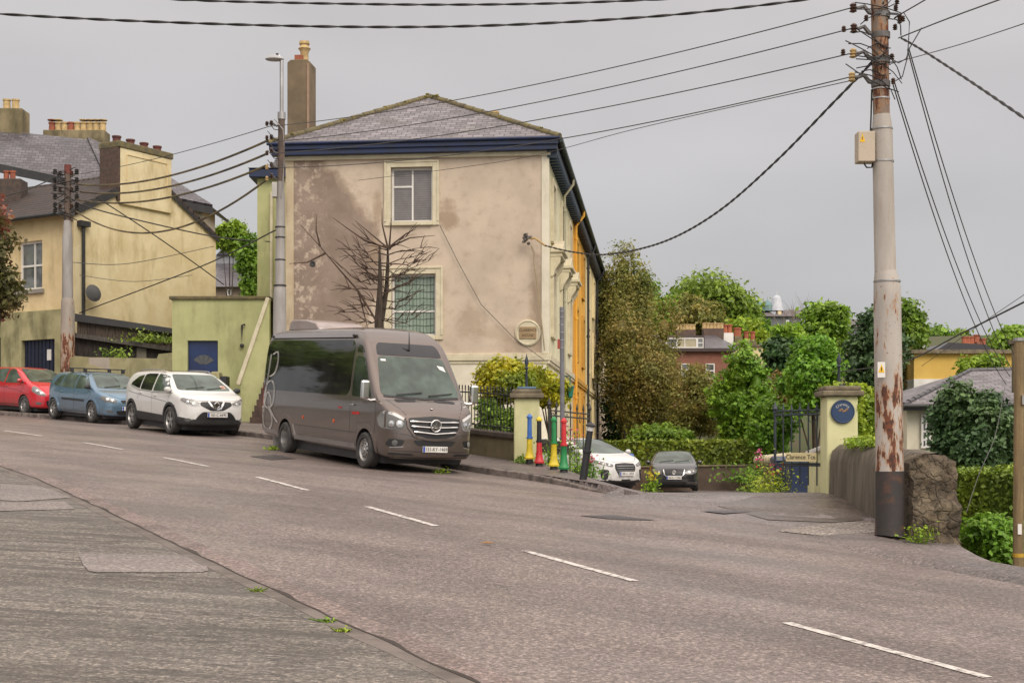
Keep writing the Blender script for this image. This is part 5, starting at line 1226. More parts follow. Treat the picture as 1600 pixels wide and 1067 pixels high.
mb=MB(); mb.tube([(-.42,-.2,zf_-.06),(-.42,10,zf_-.06)],.07,8); mb.build('gutter',mt_black,yh,smooth=True)
cm=MB(); cm.box(1.84,4.12,-.10,.75,7.9,9.72); co=cm.build('chimney',w_yel,yh,bevel=.02)
cm=MB(); cm.box(1.74,4.17,-.14,.80,9.72,9.93); cm.build('chimney_cap',mt_moss,co,bevel=.03)
cm=MB(); cm.box(1.74,1.84,-.09,.75,8.0,9.72); cm.build('brick_side',M('dark_old_brick',(.10,.06,.045),(.06,.04,.03),sc=8),co)
cm=MB(); 
for a,b_,c_,d_2 in ((2.08,3.92,9.52,9.55),(2.08,2.11,8.7,9.52),(3.89,3.92,8.7,9.52)): cm.box(a,b_,-.125,-.10,c_,d_2)
cm.build('raised_panel',w_yel2,co)
for i in range(4):
    cm=MB(); cm.lathe([(.14,9.9),(.13,10.1),(.155,10.11),(.155,10.16),(.11,10.16)],(2.05+i*.60,.3,0),12); cm.build('chimney_pot',M('dark_red_pot',(.13,.04,.03),(.08,.03,.025)),co,smooth=True)
mb=MB(); mb.tube([(.32,-.09,6.95),(.32,-.09,2.75),(.42,-.09,2.4)],.055,8); mb.box(.12,.52,-.2,-.02,6.95,7.12); mb.build('downpipe',mt_black,yh,smooth=40)
ds=MB(); ds.tube([(.75,-.03,5.1),(.75,-.16,5.1),(.80,-.18,4.9)],.02,6); ds.build('wall_bracket',mt_black,yh)
HS=1.08       # scales the whole house about the camera, so it is moved back and enlarged
for o in list(yh.children_recursive): o.data.transform(Matrix.Scale(HS,4))
yh.location=A*HS
sdh=thing('satellite_dish','small dark satellite dish on the yellow gable wall','satellite dish',world=False); sdh.location=P(146,458,47.7); 
b=MB(); b.lathe([(.30,0),(.22,.05),(.1,.08),(0,.09)],(0,0,0),18); b.M=None; dsh=b.build('dish',M('dish_grey',(.08,.08,.08)),sdh,smooth=True); dsh.rotation_euler=(R(20),R(78),R(-20))
b=MB(); b.tube([(0,0,0),(-.15,.1,-.02),(-.28,.25,.0)],.025,6); b.tube([(0,0,-.2),(.25,-.2,-.22)],.012,5); b.build('arm',mt_black,sdh)
rr=random.Random(8)
# ---- larger slate roofed house behind it ----
BY=58.0
bh=thing('slate_roof_house','large house with grey slate roof and two long rendered chimneys behind the yellow house','house',(k(150,BY),BY,2))
z=lambda py,Y=BY:(HZ-py)/F*Y
mb=MB(); mb.box(k(-60,BY),k(316,BY),BY,BY+2.5,2,z(320)); mb.build('wall',w_white,bh)
Yr=BY+1.6
mb=MB(); e0=BY-.4
mb.add([(k(-80,e0),e0,z(240,e0)),(k(170,e0),e0,z(292,e0)),(k(170,e0),e0,z(292,e0)),(k(136,Yr),Yr,z(218,Yr)),(k(-40,Yr),Yr,z(200,Yr))],[(0,1,3,4)])
mb.add([(k(170,e0),e0,z(292,e0)),(k(332,e0),e0,z(324,e0)),(k(236,Yr),Yr,z(262,Yr)),(k(136,Yr),Yr,z(218,Yr))],[(0,1,2,3)])
mb.add([(k(332,e0),e0,z(324,e0)),(k(332,e0),BY+3,z(324,e0)),(k(236,Yr),Yr,z(262,Yr))],[(0,1,2)])
rf=faceuv(mb.build('roof',mt_slateb,bh)); sm=rf.modifiers.new('thickness','SOLIDIFY'); sm.thickness=.12
mb=MB(); mb.prism([(k(-80,e0),e0-.05,z(240,e0)),(k(170,e0),e0-.05,z(292,e0)),(k(332,e0),e0-.05,z(324,e0)),(k(332,e0),e0-.05,z(335,e0)),(k(170,e0),e0-.05,z(304,e0)),(k(-80,e0),e0-.05,z(254,e0))],(0,.1,0)); mb.build('fascia_board',mt_black,bh)
cm=MB(); Yc=BY+3.0; cm.box(k(67,Yc),k(163,Yc),Yc,Yc+.9,z(270,Yc),z(203,Yc)); co=cm.build('chimney',w_chim2,bh,bevel=.03)
for i in range(9):
    x=lerp(k(76,Yc),k(156,Yc),i/8); cm=MB(); 
    cm.lathe([(.15,z(203,Yc)),(.13,z(203,Yc)+.35),(.16,z(203,Yc)+.36),(.16,z(203,Yc)+.42)],(x,Yc+.45,0),10); 
    if i in (0,1,5,6,7,8): cm.lathe([(.20,z(203,Yc)+.50),(.20,z(203,Yc)+.53)],(x,Yc+.45,0),10); cm.box(x-.01,x+.01,Yc+.44,Yc+.46,z(203,Yc)+.4,z(203,Yc)+.5)
    cm.build('chimney_pot',[mt_poty,mt_pot][i in (0,3)],co,smooth=True)
Yc=BY+1.5; cm=MB(); cm.box(k(-8,Yc),k(34,Yc),Yc,Yc+1.0,z(245,Yc),z(169,Yc)); co=cm.build('chimney',w_chim2,bh,bevel=.03)
pots(co,[(k(18,Yc),Yc+.5,z(169,Yc)),(k(4,Yc),Yc+.5,z(169,Yc))],'y',1.2)
mb=MB(); mb.box(k(79,BY+2),k(88,BY+2),BY+1.2,BY+1.5,z(238,BY+2),z(232,BY+2)); mb.build('roof_vent',mt_black,bh)
# small dark chimney and wall left of it
mb=MB(); Yc=52; ch_=thing('old_chimney','dark sooty chimney with small pots at the left edge above the tiles','chimney',(k(10,Yc),Yc,7))
mb.box(k(-20,Yc),k(32,Yc),Yc,Yc+.8,6,z(279,Yc)); mb.build('stack',M('sooty_brick',(.09,.06,.045),(.05,.04,.035),sc=6),ch_,bevel=.02); pots(ch_,[(k(4,Yc),Yc+.4,z(280,Yc)),(k(14,Yc),Yc+.4,z(280,Yc))],'r',.8)
# ---- dark shed and boundary wall ----
SY=46.3
def SP(px,py,dy=0):    # a point on the slightly slanting shed front
    Y=lerp(46.2,47.0,(px-116)/146)+dy; return P(px,py,lerp(46.2,47.0,(px-116)/146))+Vector((0,dy,0))
sh=thing('dark_shed','low black timber shed with corrugated roof and ivy against the yellow gable','shed',(k(190,SY),SY,1.2))
mb=MB(); mb.prism([SP(116,600),SP(262,600),SP(262,545),SP(116,522)],(0,.9,0)); mb.build('front_wall',M('tarred_board',(.022,.018,.016),(.045,.035,.03),sc=5,rough=.9,stretch=(3,3,.5)),sh)
mb=MB(); mb.prism([SP(114,520,-.25),SP(267,542,-.25),SP(267,549,-.25),SP(114,527,-.25)],(0,1.0,0)); mb.build('lower_roof',M('rusty_sheet',(.10,.085,.07),(.04,.035,.03),sc=7,rough=.7,stretch=(6,1,1)),sh)
mb=MB(); mb.prism([SP(116,524,.3),SP(264,545,.3),SP(268,515,.3),SP(116,500,.3)],(0,.6,0)); mb.build('upper_wall',M('old_grey_board',(.10,.075,.055),(.04,.03,.025),sc=5,rough=.95,stretch=(6,6,.5)),sh)
mb=MB(); mb.prism([SP(113,489,.1),SP(272,513,.1),SP(272,521,.1),SP(113,501,.1)],(0,.8,0)); mb.build('upper_roof',mt_black,sh)
mb=MB(); mb.prism([SP(214,572,-.04),SP(229,572,-.04),SP(229,545,-.04),SP(214,543,-.04)],(0,.035,0)); mb.build('window',M('shed_frame',(.20,.18,.14)),sh)
def BP(px,py): return P(px,py,lerp(45.5,43.1,(px-103)/166))
bw=thing('boundary_wall','low yellow green rendered boundary wall with a pale patch behind the parked cars','wall',tuple(BP(180,600)))
mb=MB(); mb.prism([BP(103,640),BP(269,640),BP(269,551),BP(248,553),BP(245,560),BP(140,558),BP(118,556),BP(103,562)],(0,.3,0)); mb.build('wall',w_mossy,bw)
mb=MB(); mb.prism([BP(139,590)-Vector((0,.012,0)),BP(171,590)-Vector((0,.012,0)),BP(171,559)-Vector((0,.012,0)),BP(139,559)-Vector((0,.012,0))],(0,.011,0)); mb.build('cement_patch',M('cement_patch',(.40,.36,.29),(.32,.28,.22)),bw)
gb=thing('wheelie_bin','dark wheelie bin beside a short yellow pier near the annex','bin',(k(350,42),42,.75))
mb=MB(); mb.prism([(k(347,42),41.8,.6),(k(355,42),41.8,.6),(k(356,42),41.8,(HZ-588)/F*42),(k(346,42),41.8,(HZ-588)/F*42)],(0,.5,0)); mb.build('bin_body',mt_black,gb,bevel=.02)
pr_=MB(); pr_.box(k(331,42),k(345,42),41.8,42.3,.3,(HZ-581)/F*42); tag(pr_.build('gate_pier',w_mossy,bevel=.05),'short stubby yellow pier with rounded top in front of the annex door','pier')
# ================= VEGETATION =================
RNG=np.random.default_rng(4)
def leafobj(name,C_,N_,size,mat,parent=None,inner=None,aspect=.6,jit=.5):
    n=len(C_); N_=N_+RNG.normal(0,.55,(n,3)); N_/=np.linalg.norm(N_,axis=1)[:,None]+1e-9
    T_=np.cross(N_,RNG.normal(0,1,(n,3))); T_/=np.linalg.norm(T_,axis=1)[:,None]+1e-9; B_=np.cross(N_,T_)
    s=(size*(1-jit+2*jit*RNG.random(n)))[:,None]
    q=np.stack([C_-T_*s,C_+B_*s*aspect+N_*s*.15,C_+T_*s,C_-B_*s*aspect+N_*s*.15],1).reshape(-1,3)
    vi=[];fi=[]; nv=n*4; rnd=np.repeat(RNG.random(n),4)
    V=q; faces=np.arange(nv)
    iv,ifc=[],[]
    if inner:
        mb=MB()
        for c,r in inner: mb.blob(c,r,12,0,.5,len(mb.v))
        iv=mb.v; ifc=mb.f
    V=np.concatenate([V,np.array(iv,float).reshape(-1,3)]) if len(iv) else V
    me=bpy.data.meshes.new(name); me.vertices.add(len(V)); me.vertices.foreach_set('co',V.ravel())
    loops=list(faces); starts=[4*i for i in range(n)]; tot=[4]*n; p=nv
    for f in ifc: starts.append(p); tot.append(len(f)); loops+= [a+nv for a in f]; p+=len(f)
    me.loops.add(len(loops)); me.loops.foreach_set('vertex_index',loops); me.polygons.add(len(starts)); me.polygons.foreach_set('loop_start',starts)
    at=me.attributes.new('rnd','FLOAT','POINT'); at.data.foreach_set('value',np.concatenate([rnd,np.full(len(iv),.4)]) if len(iv) else rnd)
    me.update(calc_edges=True); me.validate(); me.materials.append(mat); return link(name,me,parent)
def clumps(blobs,ncl,per,sig,shell=.55):
    C_=[];N_=[]; vol=np.array([b[1][0]*b[1][2]+b[1][1]*b[1][2] for b in blobs]); pr=vol/vol.sum()
    for b,k_ in zip(blobs,RNG.multinomial(ncl,pr)):
        if k_==0: continue
        d=RNG.normal(0,1,(k_,3)); d/=np.linalg.norm(d,axis=1)[:,None]; rad=shell+(1.04-shell)*RNG.random(k_)**.6
        c=np.array(b[0])+d*np.array(b[1])*rad[:,None]
        cc=np.repeat(c,per,0)+RNG.normal(0,1,(k_*per,3))*sig*np.array([1,1,.6]); C_.append(cc); N_.append(np.repeat(d,per,0)*.7+np.array([0,0,.5]))
    return np.concatenate(C_),np.concatenate(N_)
LF=dict(
 brown=leafmat('olive_brown_leaves',(.31,.26,.065),(.20,.22,.05),tr=.4),
 bright=leafmat('bright_green_leaves',(.24,.39,.034),(.14,.27,.024)),
 mid=leafmat('mid_green_leaves',(.24,.36,.038),(.14,.24,.028)),
 yellow=leafmat('yellow_green_leaves',(.55,.48,.02),(.20,.27,.02)),
 dark=leafmat('dark_green_leaves',(.04,.10,.026),(.06,.11,.03),tr=.15),
 hedge=leafmat('hedge_leaves',(.14,.22,.025),(.22,.30,.028),tr=.2),
 lime=leafmat('lime_leaves',(.34,.44,.03),(.20,.33,.025)),
 red=leafmat('reddish_leaves',(.34,.10,.075),(.13,.13,.04)),
 rust=leafmat('russet_leaves',(.28,.18,.06),(.17,.15,.04)),
 con=leafmat('conifer_green',(.05,.115,.04),(.075,.14,.04),tr=.1))
m_bark=M('bark',(.07,.05,.035),(.035,.027,.02),sc=6,rough=.95,bump=.7,bsc=20,stretch=(3,3,.5))
def limbs(parent,base,blobs,r,n=5,name='trunk'):
    mb=MB(); b=Vector(base); top=Vector(blobs[0][0]); m=b.lerp(top,.5)+Vector((r,0,0)); mb.tube([b,b.lerp(m,.5),m,top],[r*1.25,r,r*.8,r*.4],8)
    o=mb.build(name,m_bark,parent,smooth=True)
    for i,bl in enumerate(blobs[1:n+1]):
        l=MB(); s_=b.lerp(m,.6+.08*i); e_=Vector(bl[0]); l.tube([s_,s_.lerp(e_,.5)+Vector((0,0,-.1*r*10)),e_],[r*.5,r*.33,r*.12],6); l.build('limb',m_bark,parent,smooth=True)
    return o
def crownblobs(c,r,n=7,seed=0,spread=.74,rs=(.27,.48)):
    n=int(n*1.7)
    g=np.random.default_rng(seed); out=[(tuple(c),tuple(x*.70 for x in r))]
    for i in range(n):
        d=g.normal(0,1,3); d/=np.linalg.norm(d); d*=spread*(.7+.4*g.random()); f=g.uniform(*rs)
        out.append(((c[0]+d[0]*r[0],c[1]+d[1]*r[1],c[2]+d[2]*r[2]),(r[0]*f,r[1]*f,r[2]*f)))
    return out
def tree(name,label,px,top,bot,hw,Y,mat,seed,ncl=260,per=14,leaf=None,cat='tree',group=None,base=None,depth=None,trunk=True,n=8,sig=None,shell=.6,inner=.74):
    X=(px-800)/F*Y; zt_=(HZ-top)/F*Y; zb=(HZ-bot)/F*Y; rx=hw/F*Y; rz_=(zt_-zb)/2; c=(X,Y,(zt_+zb)/2); ry=depth or rx
    bz=base if base is not None else min(H(X,Y)-.1,zb); t=thing(name,label,cat,(X,Y,bz),group=group)
    bl=crownblobs(c,(rx*1.0,ry,rz_*1.0),n,seed); leaf=(leaf or max(.05,Y*.0022))*(.78 if Y>40 else 1); ncl=int(ncl*1.7); inner*=.70; per=per; sig=sig or max(rx*.10,leaf*1.6)
    C_,N_=clumps(bl,ncl,per,sig,shell)
    leafobj('crown',C_,N_,leaf,LF[mat] if isinstance(mat,str) else mat,t,[(b[0],tuple(q*inner for q in b[1])) for b in bl])
    if trunk: limbs(t,(X,Y,bz),bl,max(.06,rx*.07),4)
    return t
G_='trees on the hillside beyond the lane'
tree('broadleaf_tree','big olive brown tree at the end of the terrace, tallest in the valley',972,402,600,60,70,'brown',1,1100,20,.085,n=14,shell=.4,inner=.5)
tree('broadleaf_tree','lower olive tree hiding the foot of the tall one behind the saloon car',1008,462,700,70,66,'brown',41,900,18,.08,n=12,shell=.45,inner=.5)
tree('broadleaf_tree','olive brown tree spilling down in front of the brick house',1074,572,702,50,63,'brown',2,520,18,.08,n=9,inner=.5)
tree('broadleaf_tree','large mid green tree on the skyline behind the brick house',1115,431,545,86,150,'mid',3,560,14,.33,n=11)
tree('broadleaf_tree','brownish green tree with bare limbs rising behind the two brick chimneys',1088,462,545,46,128,'brown',4,300,12,.22,n=9,inner=.3,shell=.3)
tree('broadleaf_tree','bright green tree between the olive tree and the skyline tree',1040,448,560,46,140,'bright',5,360,13,.3,n=10)
tree('broadleaf_tree','mid green tree on the left slope just behind the olive tree',1012,438,560,40,142,'mid',42,300,13,.3,n=9)
tree('broadleaf_tree','yellow green tree on the skyline slope left of the small conifers',1165,470,560,34,148,'bright',43,260,12,.3,n=9)
tree('broadleaf_tree','yellow green tree below the small dark conifers on the hill',1165,500,560,32,120,'lime',6,200,12,.26)
tree('conifer_tree','small dark conifer on the skyline right of the large green tree',1150,454,500,9,160,'dark',7,60,12,.2,cat='tree')
tree('conifer_tree','dark conifer on the skyline just left of the domed building',1166,463,500,9,162,'dark',8,60,12,.2,cat='tree')
tree('broadleaf_tree','light green leafy tree overlapping the right end of the brick house',1160,538,705,46,60,'bright',9,420,15,.12,n=12,inner=.66)
tree('broadleaf_tree','light green low tree left of the blue gate leaf',1205,610,720,34,54,'bright',10,260,14,.11,n=8)
tree('broadleaf_tree','dense rounded green tree behind the iron gate and pillar',1270,527,660,50,52,'bright',11,480,16,.11,n=10,inner=.74)
tree('broadleaf_tree','round fresh green tree on the hill right of the bare twiggy tree',1288,480,560,44,112,'bright',12,320,12,.26)
tree('broadleaf_tree','pale green tree in front of the domed building',1225,505,570,26,105,'lime',13,200,12,.22)
tree('dark_shrub','dark evergreen shrub right of the brick house roof',1222,530,600,30,74,'dark',14,220,14,.15,cat='shrub')
tree('russet_shrub','russet brown shrub between the light green trees',1218,578,660,28,66,'rust',15,200,14,.13,cat='shrub',inner=.5)
tree('pine_tree','dark brownish pine partly hidden behind the rusty pole',1362,482,650,46,72,'con',16,420,14,.15,n=12,inner=.6)
tree('broadleaf_tree','tall green tree just right of the rusty pole on the hill',1418,465,560,26,98,'mid',17,240,13,.22)
tree('pine_tree','brown green pine in front of the yellow flat roofed building',1420,552,650,26,74,'rust',18,200,14,.14,inner=.5)
tree('broadleaf_tree','far dark green tree on the skyline beside the white building',1460,511,545,26,190,'mid',19,160,10,.4)
tree('broadleaf_tree','tiny round tree on the far skyline left of the red chimneys',1503,516,545,13,190,'mid',20,90,10,.34)
tree('broadleaf_tree','light green tree at the right edge behind the dark chimney',1578,508,565,34,118,'bright',21,260,12,.27)
tree('leafy_bush','bright green bush above the bungalow roof',1530,552,602,36,60,'bright',22,240,13,.11,cat='bush')
tree('evergreen_shrub','big dark evergreen shrub hiding the front of the bungalow',1522,588,745,62,27,'con',23,700,18,.050,cat='shrub',n=14,inner=.72)
tree('evergreen_shrub','dark evergreen shrub behind the wooden pole at the right edge',1610,625,745,38,28,'con',24,360,16,.052,cat='shrub',n=8)
tree('leafy_bush','bright glossy bush at the road edge below the clipped hedge',1556,806,880,58,20.5,'bright',25,420,12,.042,cat='bush',base=-2.3,trunk=False,n=9,inner=.7)
tree('leafy_bush','green climber bush between the pillar and the rusty pole',1350,600,700,26,27,'lime',26,300,14,.05,cat='bush')
tree('broadleaf_tree','green garden tree beyond the right edge behind the bungalow',1700,520,720,70,50,'mid',61,260,12,.13)
tree('broadleaf_tree','dark garden tree beyond the right edge beside the bungalow',1790,560,780,70,33,'con',62,260,12,.09)
tree('broadleaf_tree','dark leafed tree seen between yellow house and green house',391,368,470,13,72,'mid',27,240,14,.15)
tree('broadleaf_tree','light green tree on the skyline right of the yellow gable',358,338,400,20,88,'bright',28,240,12,.17,inner=.4,shell=.4)
tree('broadleaf_tree','yellow green bushes under the olive tree behind the hedge',1030,664,708,60,60,'mid',29,260,14,.11,n=8,cat='bush')
tree('red_leafed_tree','reddish leafed tree reaching in at the left edge of the photo',-32,300,520,60,17,'red',30,520,12,.034,base=-1.0,inner=.3,shell=.3)
tree('broadleaf_tree','dark green bush below the olive tree at the end of the terrace',968,610,720,34,72,'dark',33,200,14,.14)
for i,(X_,Y_,sc_) in enumerate(((-24,50,1.1),(-30,54,1.3),(-37,52,1.2),(-34,61,1.4),(-44,56,1.2))):       # unseen trees added up the road so the side windows mirror something dark
    X=X_;Y=Y_; z=4.2
    t=thing('added_tree','added tree out of view on the left for the side windows to mirror','tree',(X,Y,z),group='added unseen trees for window reflections')
    bl=crownblobs((X,Y,z+3.6),(3.6,3.4,3.6*sc_),7,50+i); C_,N_=clumps(bl,300,12,.35); leafobj('crown',C_,N_,.16,LF['mid'],t,[(b[0],tuple(q*.8 for q in b[1])) for b in bl]); limbs(t,(X,Y,z),bl,.2,3)
# bare branching tree on hill
def branch(mb,p,d,L,r,depth,rr,up=.1):
    pts=[p]; dd=d.normalized()
    for i in range(4):
        dd=(dd+Vector((rr.uniform(-.22,.22),rr.uniform(-.22,.22),rr.uniform(-.12,.18)+up*.3))).normalized(); pts.append(pts[-1]+dd*L/4)
    mb.tube(pts,[r,r*.85,r*.65,r*.45,r*.25],5,cap=False)
    if depth>0:
        for i in range(rr.randint(3,4)):
            q=pts[rr.randint(1,4)]; nd=(dd+Vector((rr.uniform(-1,1),rr.uniform(-1,1),rr.uniform(-.3,.9)))).normalized(); branch(mb,q,nd,L*rr.uniform(.4,.65),r*.5,depth-1,rr,up)
rr=random.Random(2); mb=MB(); b0=P(1242,560,118)
for i in range(7): branch(mb,b0,Vector((rr.uniform(-.45,.45),rr.uniform(-.3,.3),1)),3.4,.045,2,rr)
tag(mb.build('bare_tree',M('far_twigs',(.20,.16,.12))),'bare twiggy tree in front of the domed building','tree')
# bare tree behind the van
rr=random.Random(11); BT=Vector((P(592,505,35).x,35,-.1)); bt=thing('bare_tree','bare leafless tree with two leading stems behind the minibus','tree',tuple(BT))
stem=[BT,P(594,560,35),P(592,500,35),P(594,440,34.9),P(593,390,34.9)]; s2=[P(596,500,35),P(604,452,35.1),P(606,410,35.1),P(606,386,35.1)]
mb=MB(); mb.tube(stem,[.17,.14,.11,.055,.025],8); mb.build('trunk',m_bark,bt,smooth=True); mb=MB(); mb.tube(s2,[.08,.06,.04,.02],7); mb.build('trunk',m_bark,bt,smooth=True)
m_twig=M('twig',(.075,.045,.03),(.05,.03,.02),sc=5,rough=.9)
ends=[]
for (x0,y0) in ((592,500),(593,485),(593,470),(594,455),(594,440),(594,425),(605,450),(606,430),(606,415),(606,400),(606,388),(592,495),(604,440),(593,410)):
    for sg in (-1,1):
        L=rr.uniform(38,78)*(1 if y0>400 else .9); up=rr.uniform(8,40) if y0<490 else rr.uniform(-4,16); p=P(x0,y0,35); Yd=rr.uniform(-.7,.7)
        m_=MB(); pts=[]
        for i in range(6):
            t=i/5; a=P(x0+sg*L*t,y0-up*t*t+3*math.sin(t*5+L),35)+Vector((0,Yd*t,0)); pts.append(a+Vector((rr.uniform(-.05,.05),0,rr.uniform(-.07,.07)*(i>0))))
        m_.tube(pts,[.019,.015,.012,.009,.006,.003],5,cap=False)
        for i in range(6):
            a=pts[rr.randint(1,4)]; e_=a+Vector((sg*rr.uniform(.1,.5),rr.uniform(-.3,.3),rr.uniform(-.12,.42))); m_.tube([a,a.lerp(e_,.5)+Vector((0,0,.03)),e_],[.012,.009,.005],4,cap=False)
        m_.build('branch',m_twig,bt,smooth=True)
for pts in ([(590,505),(560,455),(525,415),(500,385),(470,352)],[(500,385),(494,360),(494,335)],[(606,388),(585,370),(555,345)],[(606,388),(570,376),(540,355),(520,340)],[(606,388),(597,350),(597,325)],[(608,388),(611,352),(611,340)],[(606,388),(635,365),(650,358)],[(606,388),(640,372),(680,368)],[(508,396),(480,410),(452,412)],[(560,455),(575,515)]):
    m_=MB(); n=len(pts); m_.tube([P(a,b,34.95) for a,b in pts],[lerp(.028,.006,i/(n-1)) for i in range(n)],5,cap=False); m_.build('branch',m_twig,bt,smooth=True)
# hedges
def hedge(name,label,p0,p1,z0,z1,th,mat,leaf,n,seed=0,cat='hedge',bump=.08):
    p0=Vector(p0);p1=Vector(p1); d=(p1-p0); L=d.length; d.normalize(); nn_=Vector((-d.y,d.x)); g=np.random.default_rng(seed)
    t=thing(name,label,cat,(p0.x,p0.y,z0)); C_=[];N_=[]
    u=g.random(n)*L; side=g.random(n); zz=z0+(z1-z0)*g.random(n); w=(g.random(n)-.5)*th
    top=side<.35; w=np.where(top,w,np.sign(w)*th/2); zz=np.where(top,z1,zz); w+=g.normal(0,bump*.6,n); zz+=g.normal(0,bump*.5,n)
    zz+=np.array([.12*mnoise.noise(Vector((float(a)*.9,float(b)*.5,seed))) for a,b in zip(u,w)])*np.where(top,1,0)
    C_=np.stack([p0.x+d.x*u+nn_.x*w,p0.y+d.y*u+nn_.y*w,zz],1); N_=np.where(top[:,None],np.array([0,0,1.]),np.array([nn_.x,nn_.y,.3])*np.sign(w)[:,None])
    o=leafobj('foliage',C_,N_,leaf,LF[mat],t)
    mb=MB(); k_=th/2-bump; m_=int(L/.4)+1
    for i in range(m_+1):
        c=p0+d*(L*i/m_)
        for a,z in ((-k_,z0),(-k_,z1-bump),(k_,z1-bump),(k_,z0)): mb.v.append((c.x+nn_.x*a,c.y+nn_.y*a,z))
    for i in range(m_):
        for j in range(3): mb.f.append((i*4+j,i*4+j+1,i*4+4+j+1,i*4+4+j)); mb.m.append(0)
    mb.f+=[(0,1,2,3),(m_*4,m_*4+1,m_*4+2,m_*4+3)]; mb.m+=[0,0]
    mb.build('stems',LF[mat],t); return t
z=lambda py,Y:(HZ-py)/F*Y
hedge('clipped_hedge','long clipped green hedge behind the dark saloon car',(k(940,58),58),(k(1190,57),57),-1.7,z(691,57),1.4,'hedge',.085,9000,1,bump=.1)
hedge('clipped_hedge','clipped hedge with yellow green top at the right edge beside the rough wall',(k(1478,25),25.0),(k(1860,20.5),20.5),-2.4,z(736,23),1.2,'hedge',.04,19000,2,bump=.06)
# retaining wall and lane end
def wallseg(name,label,pts,th,mat,cat='wall',cop=None,group=None):
    t=thing(name,label,cat,(pts[0][0],pts[0][1],pts[0][2]),group=group); mb=MB()
    for i in range(len(pts)-1):
        a,b=pts[i],pts[i+1]; d=Vector((b[0]-a[0],b[1]-a[1],0)).normalized(); n_=Vector((-d.y,d.x,0))*th
        mb.prism([(a[0],a[1],a[2]),(b[0],b[1],b[2]),(b[0],b[1],b[3]),(a[0],a[1],a[3])],n_)
    mb.build('wall',mat,t)
    if cop:
        mb=MB()
        for i in range(len(pts)-1):
            a,b=pts[i],pts[i+1]; d=Vector((b[0]-a[0],b[1]-a[1],0)).normalized(); n_=Vector((-d.y,d.x,0)); o=-n_*.05
            mb.prism([(a[0]+o.x,a[1]+o.y,a[3]),(b[0]+o.x,b[1]+o.y,b[3]),(b[0]+o.x,b[1]+o.y,b[3]+cop[1]),(a[0]+o.x,a[1]+o.y,a[3]+cop[1])],n_*(th+.1))
        mb.build('coping',cop[0],t,bevel=.02)
    return t
w_dark=wallmat('dark_old_render',(.16,.115,.085),(.09,.065,.05),grime=(.04,.035,.025),ga=.7,gs=2)
wallseg('retaining_wall','dark low retaining wall under the hedge beside the saloon car',[(k(985,55),55,-1.9,z(731,55)),(k(1185,54),54,-1.9,z(728,54))],.35,w_dark,cop=(mt_stone,.07))
wallseg('scalloped_wall','low dark wall with scalloped pale edging behind the gate weeds',[(k(1183,50),50,-1.7,z(724,50)),(k(1236,38),38,-1.4,z(722,38))],.25,w_dark)
sc_=thing('edging_tiles','pale scalloped edging tiles along the low dark wall','edging',(k(1183,50),50,-.5)); 
for i in range(12):
    t=i/11; Y=lerp(49.5,38.5,t); px=lerp(1184,1235,t); b=MB(); b.blob(P(px,lerp(719,716,t),Y),(.16,.30,.17),10); b.build('edging_tile',mt_cream,sc_,smooth=True)
# bins
def bin_(label,px,Y,top,w,h,mat,lidmat,ry=0):
    t=thing('wheelie_bin',label,'bin',(k(px,Y),Y,z(top,Y)-h),group=None); X=k(px,Y); z1=z(top,Y); z0=z1-h
    mb=MB(); mb.add([(X-w*.42,Y,z0),(X+w*.42,Y,z0),(X+w*.42,Y+w*.8,z0),(X-w*.42,Y+w*.8,z0),(X-w/2,Y-.04,z1-.08),(X+w/2,Y-.04,z1-.08),(X+w/2,Y+w,z1-.08),(X-w/2,Y+w,z1-.08)],[(0,3,2,1),(4,5,6,7),(0,1,5,4),(1,2,6,5),(2,3,7,6),(3,0,4,7)]); mb.build('bin_body',mat,t,bevel=.02)
    mb=MB(); mb.prism([(X-w*.54,Y-.08,z1-.08),(X-w*.54,Y-.08,z1-.03),(X-w*.54,Y+w*.5,z1+.05),(X-w*.54,Y+w*1.05,z1),(X-w*.54,Y+w*1.05,z1-.08)],(w*1.08,0,0)); mb.build('bin_lid',lidmat,t,bevel=.02)
    mb=MB(); mb.tube([(X-w*.4,Y+w*1.1,z1-.1),(X+w*.4,Y+w*1.1,z1-.1)],.02,6); mb.build('handle',mat,t)
m_nb=M('navy_plastic',(.02,.035,.08),(.015,.025,.06),rough=.4); m_bb=M('blue_plastic',(.03,.12,.42),(.02,.09,.33),rough=.4)
bin_('navy wheelie bin left of the yellow low wall behind the gate',1226,34,716,.50,1.0,m_nb,m_nb)
bin_('navy wheelie bin touching the yellow low wall behind the gate',1249,33,718,.50,1.0,m_nb,m_nb)
bin_('blue lidded recycling bin behind the white low car',958,43,713,.55,1.0,m_bb,m_bb)
bin_('second blue lidded recycling bin, nearer the dark saloon car',976,44,711,.55,1.0,m_bb,m_bb)
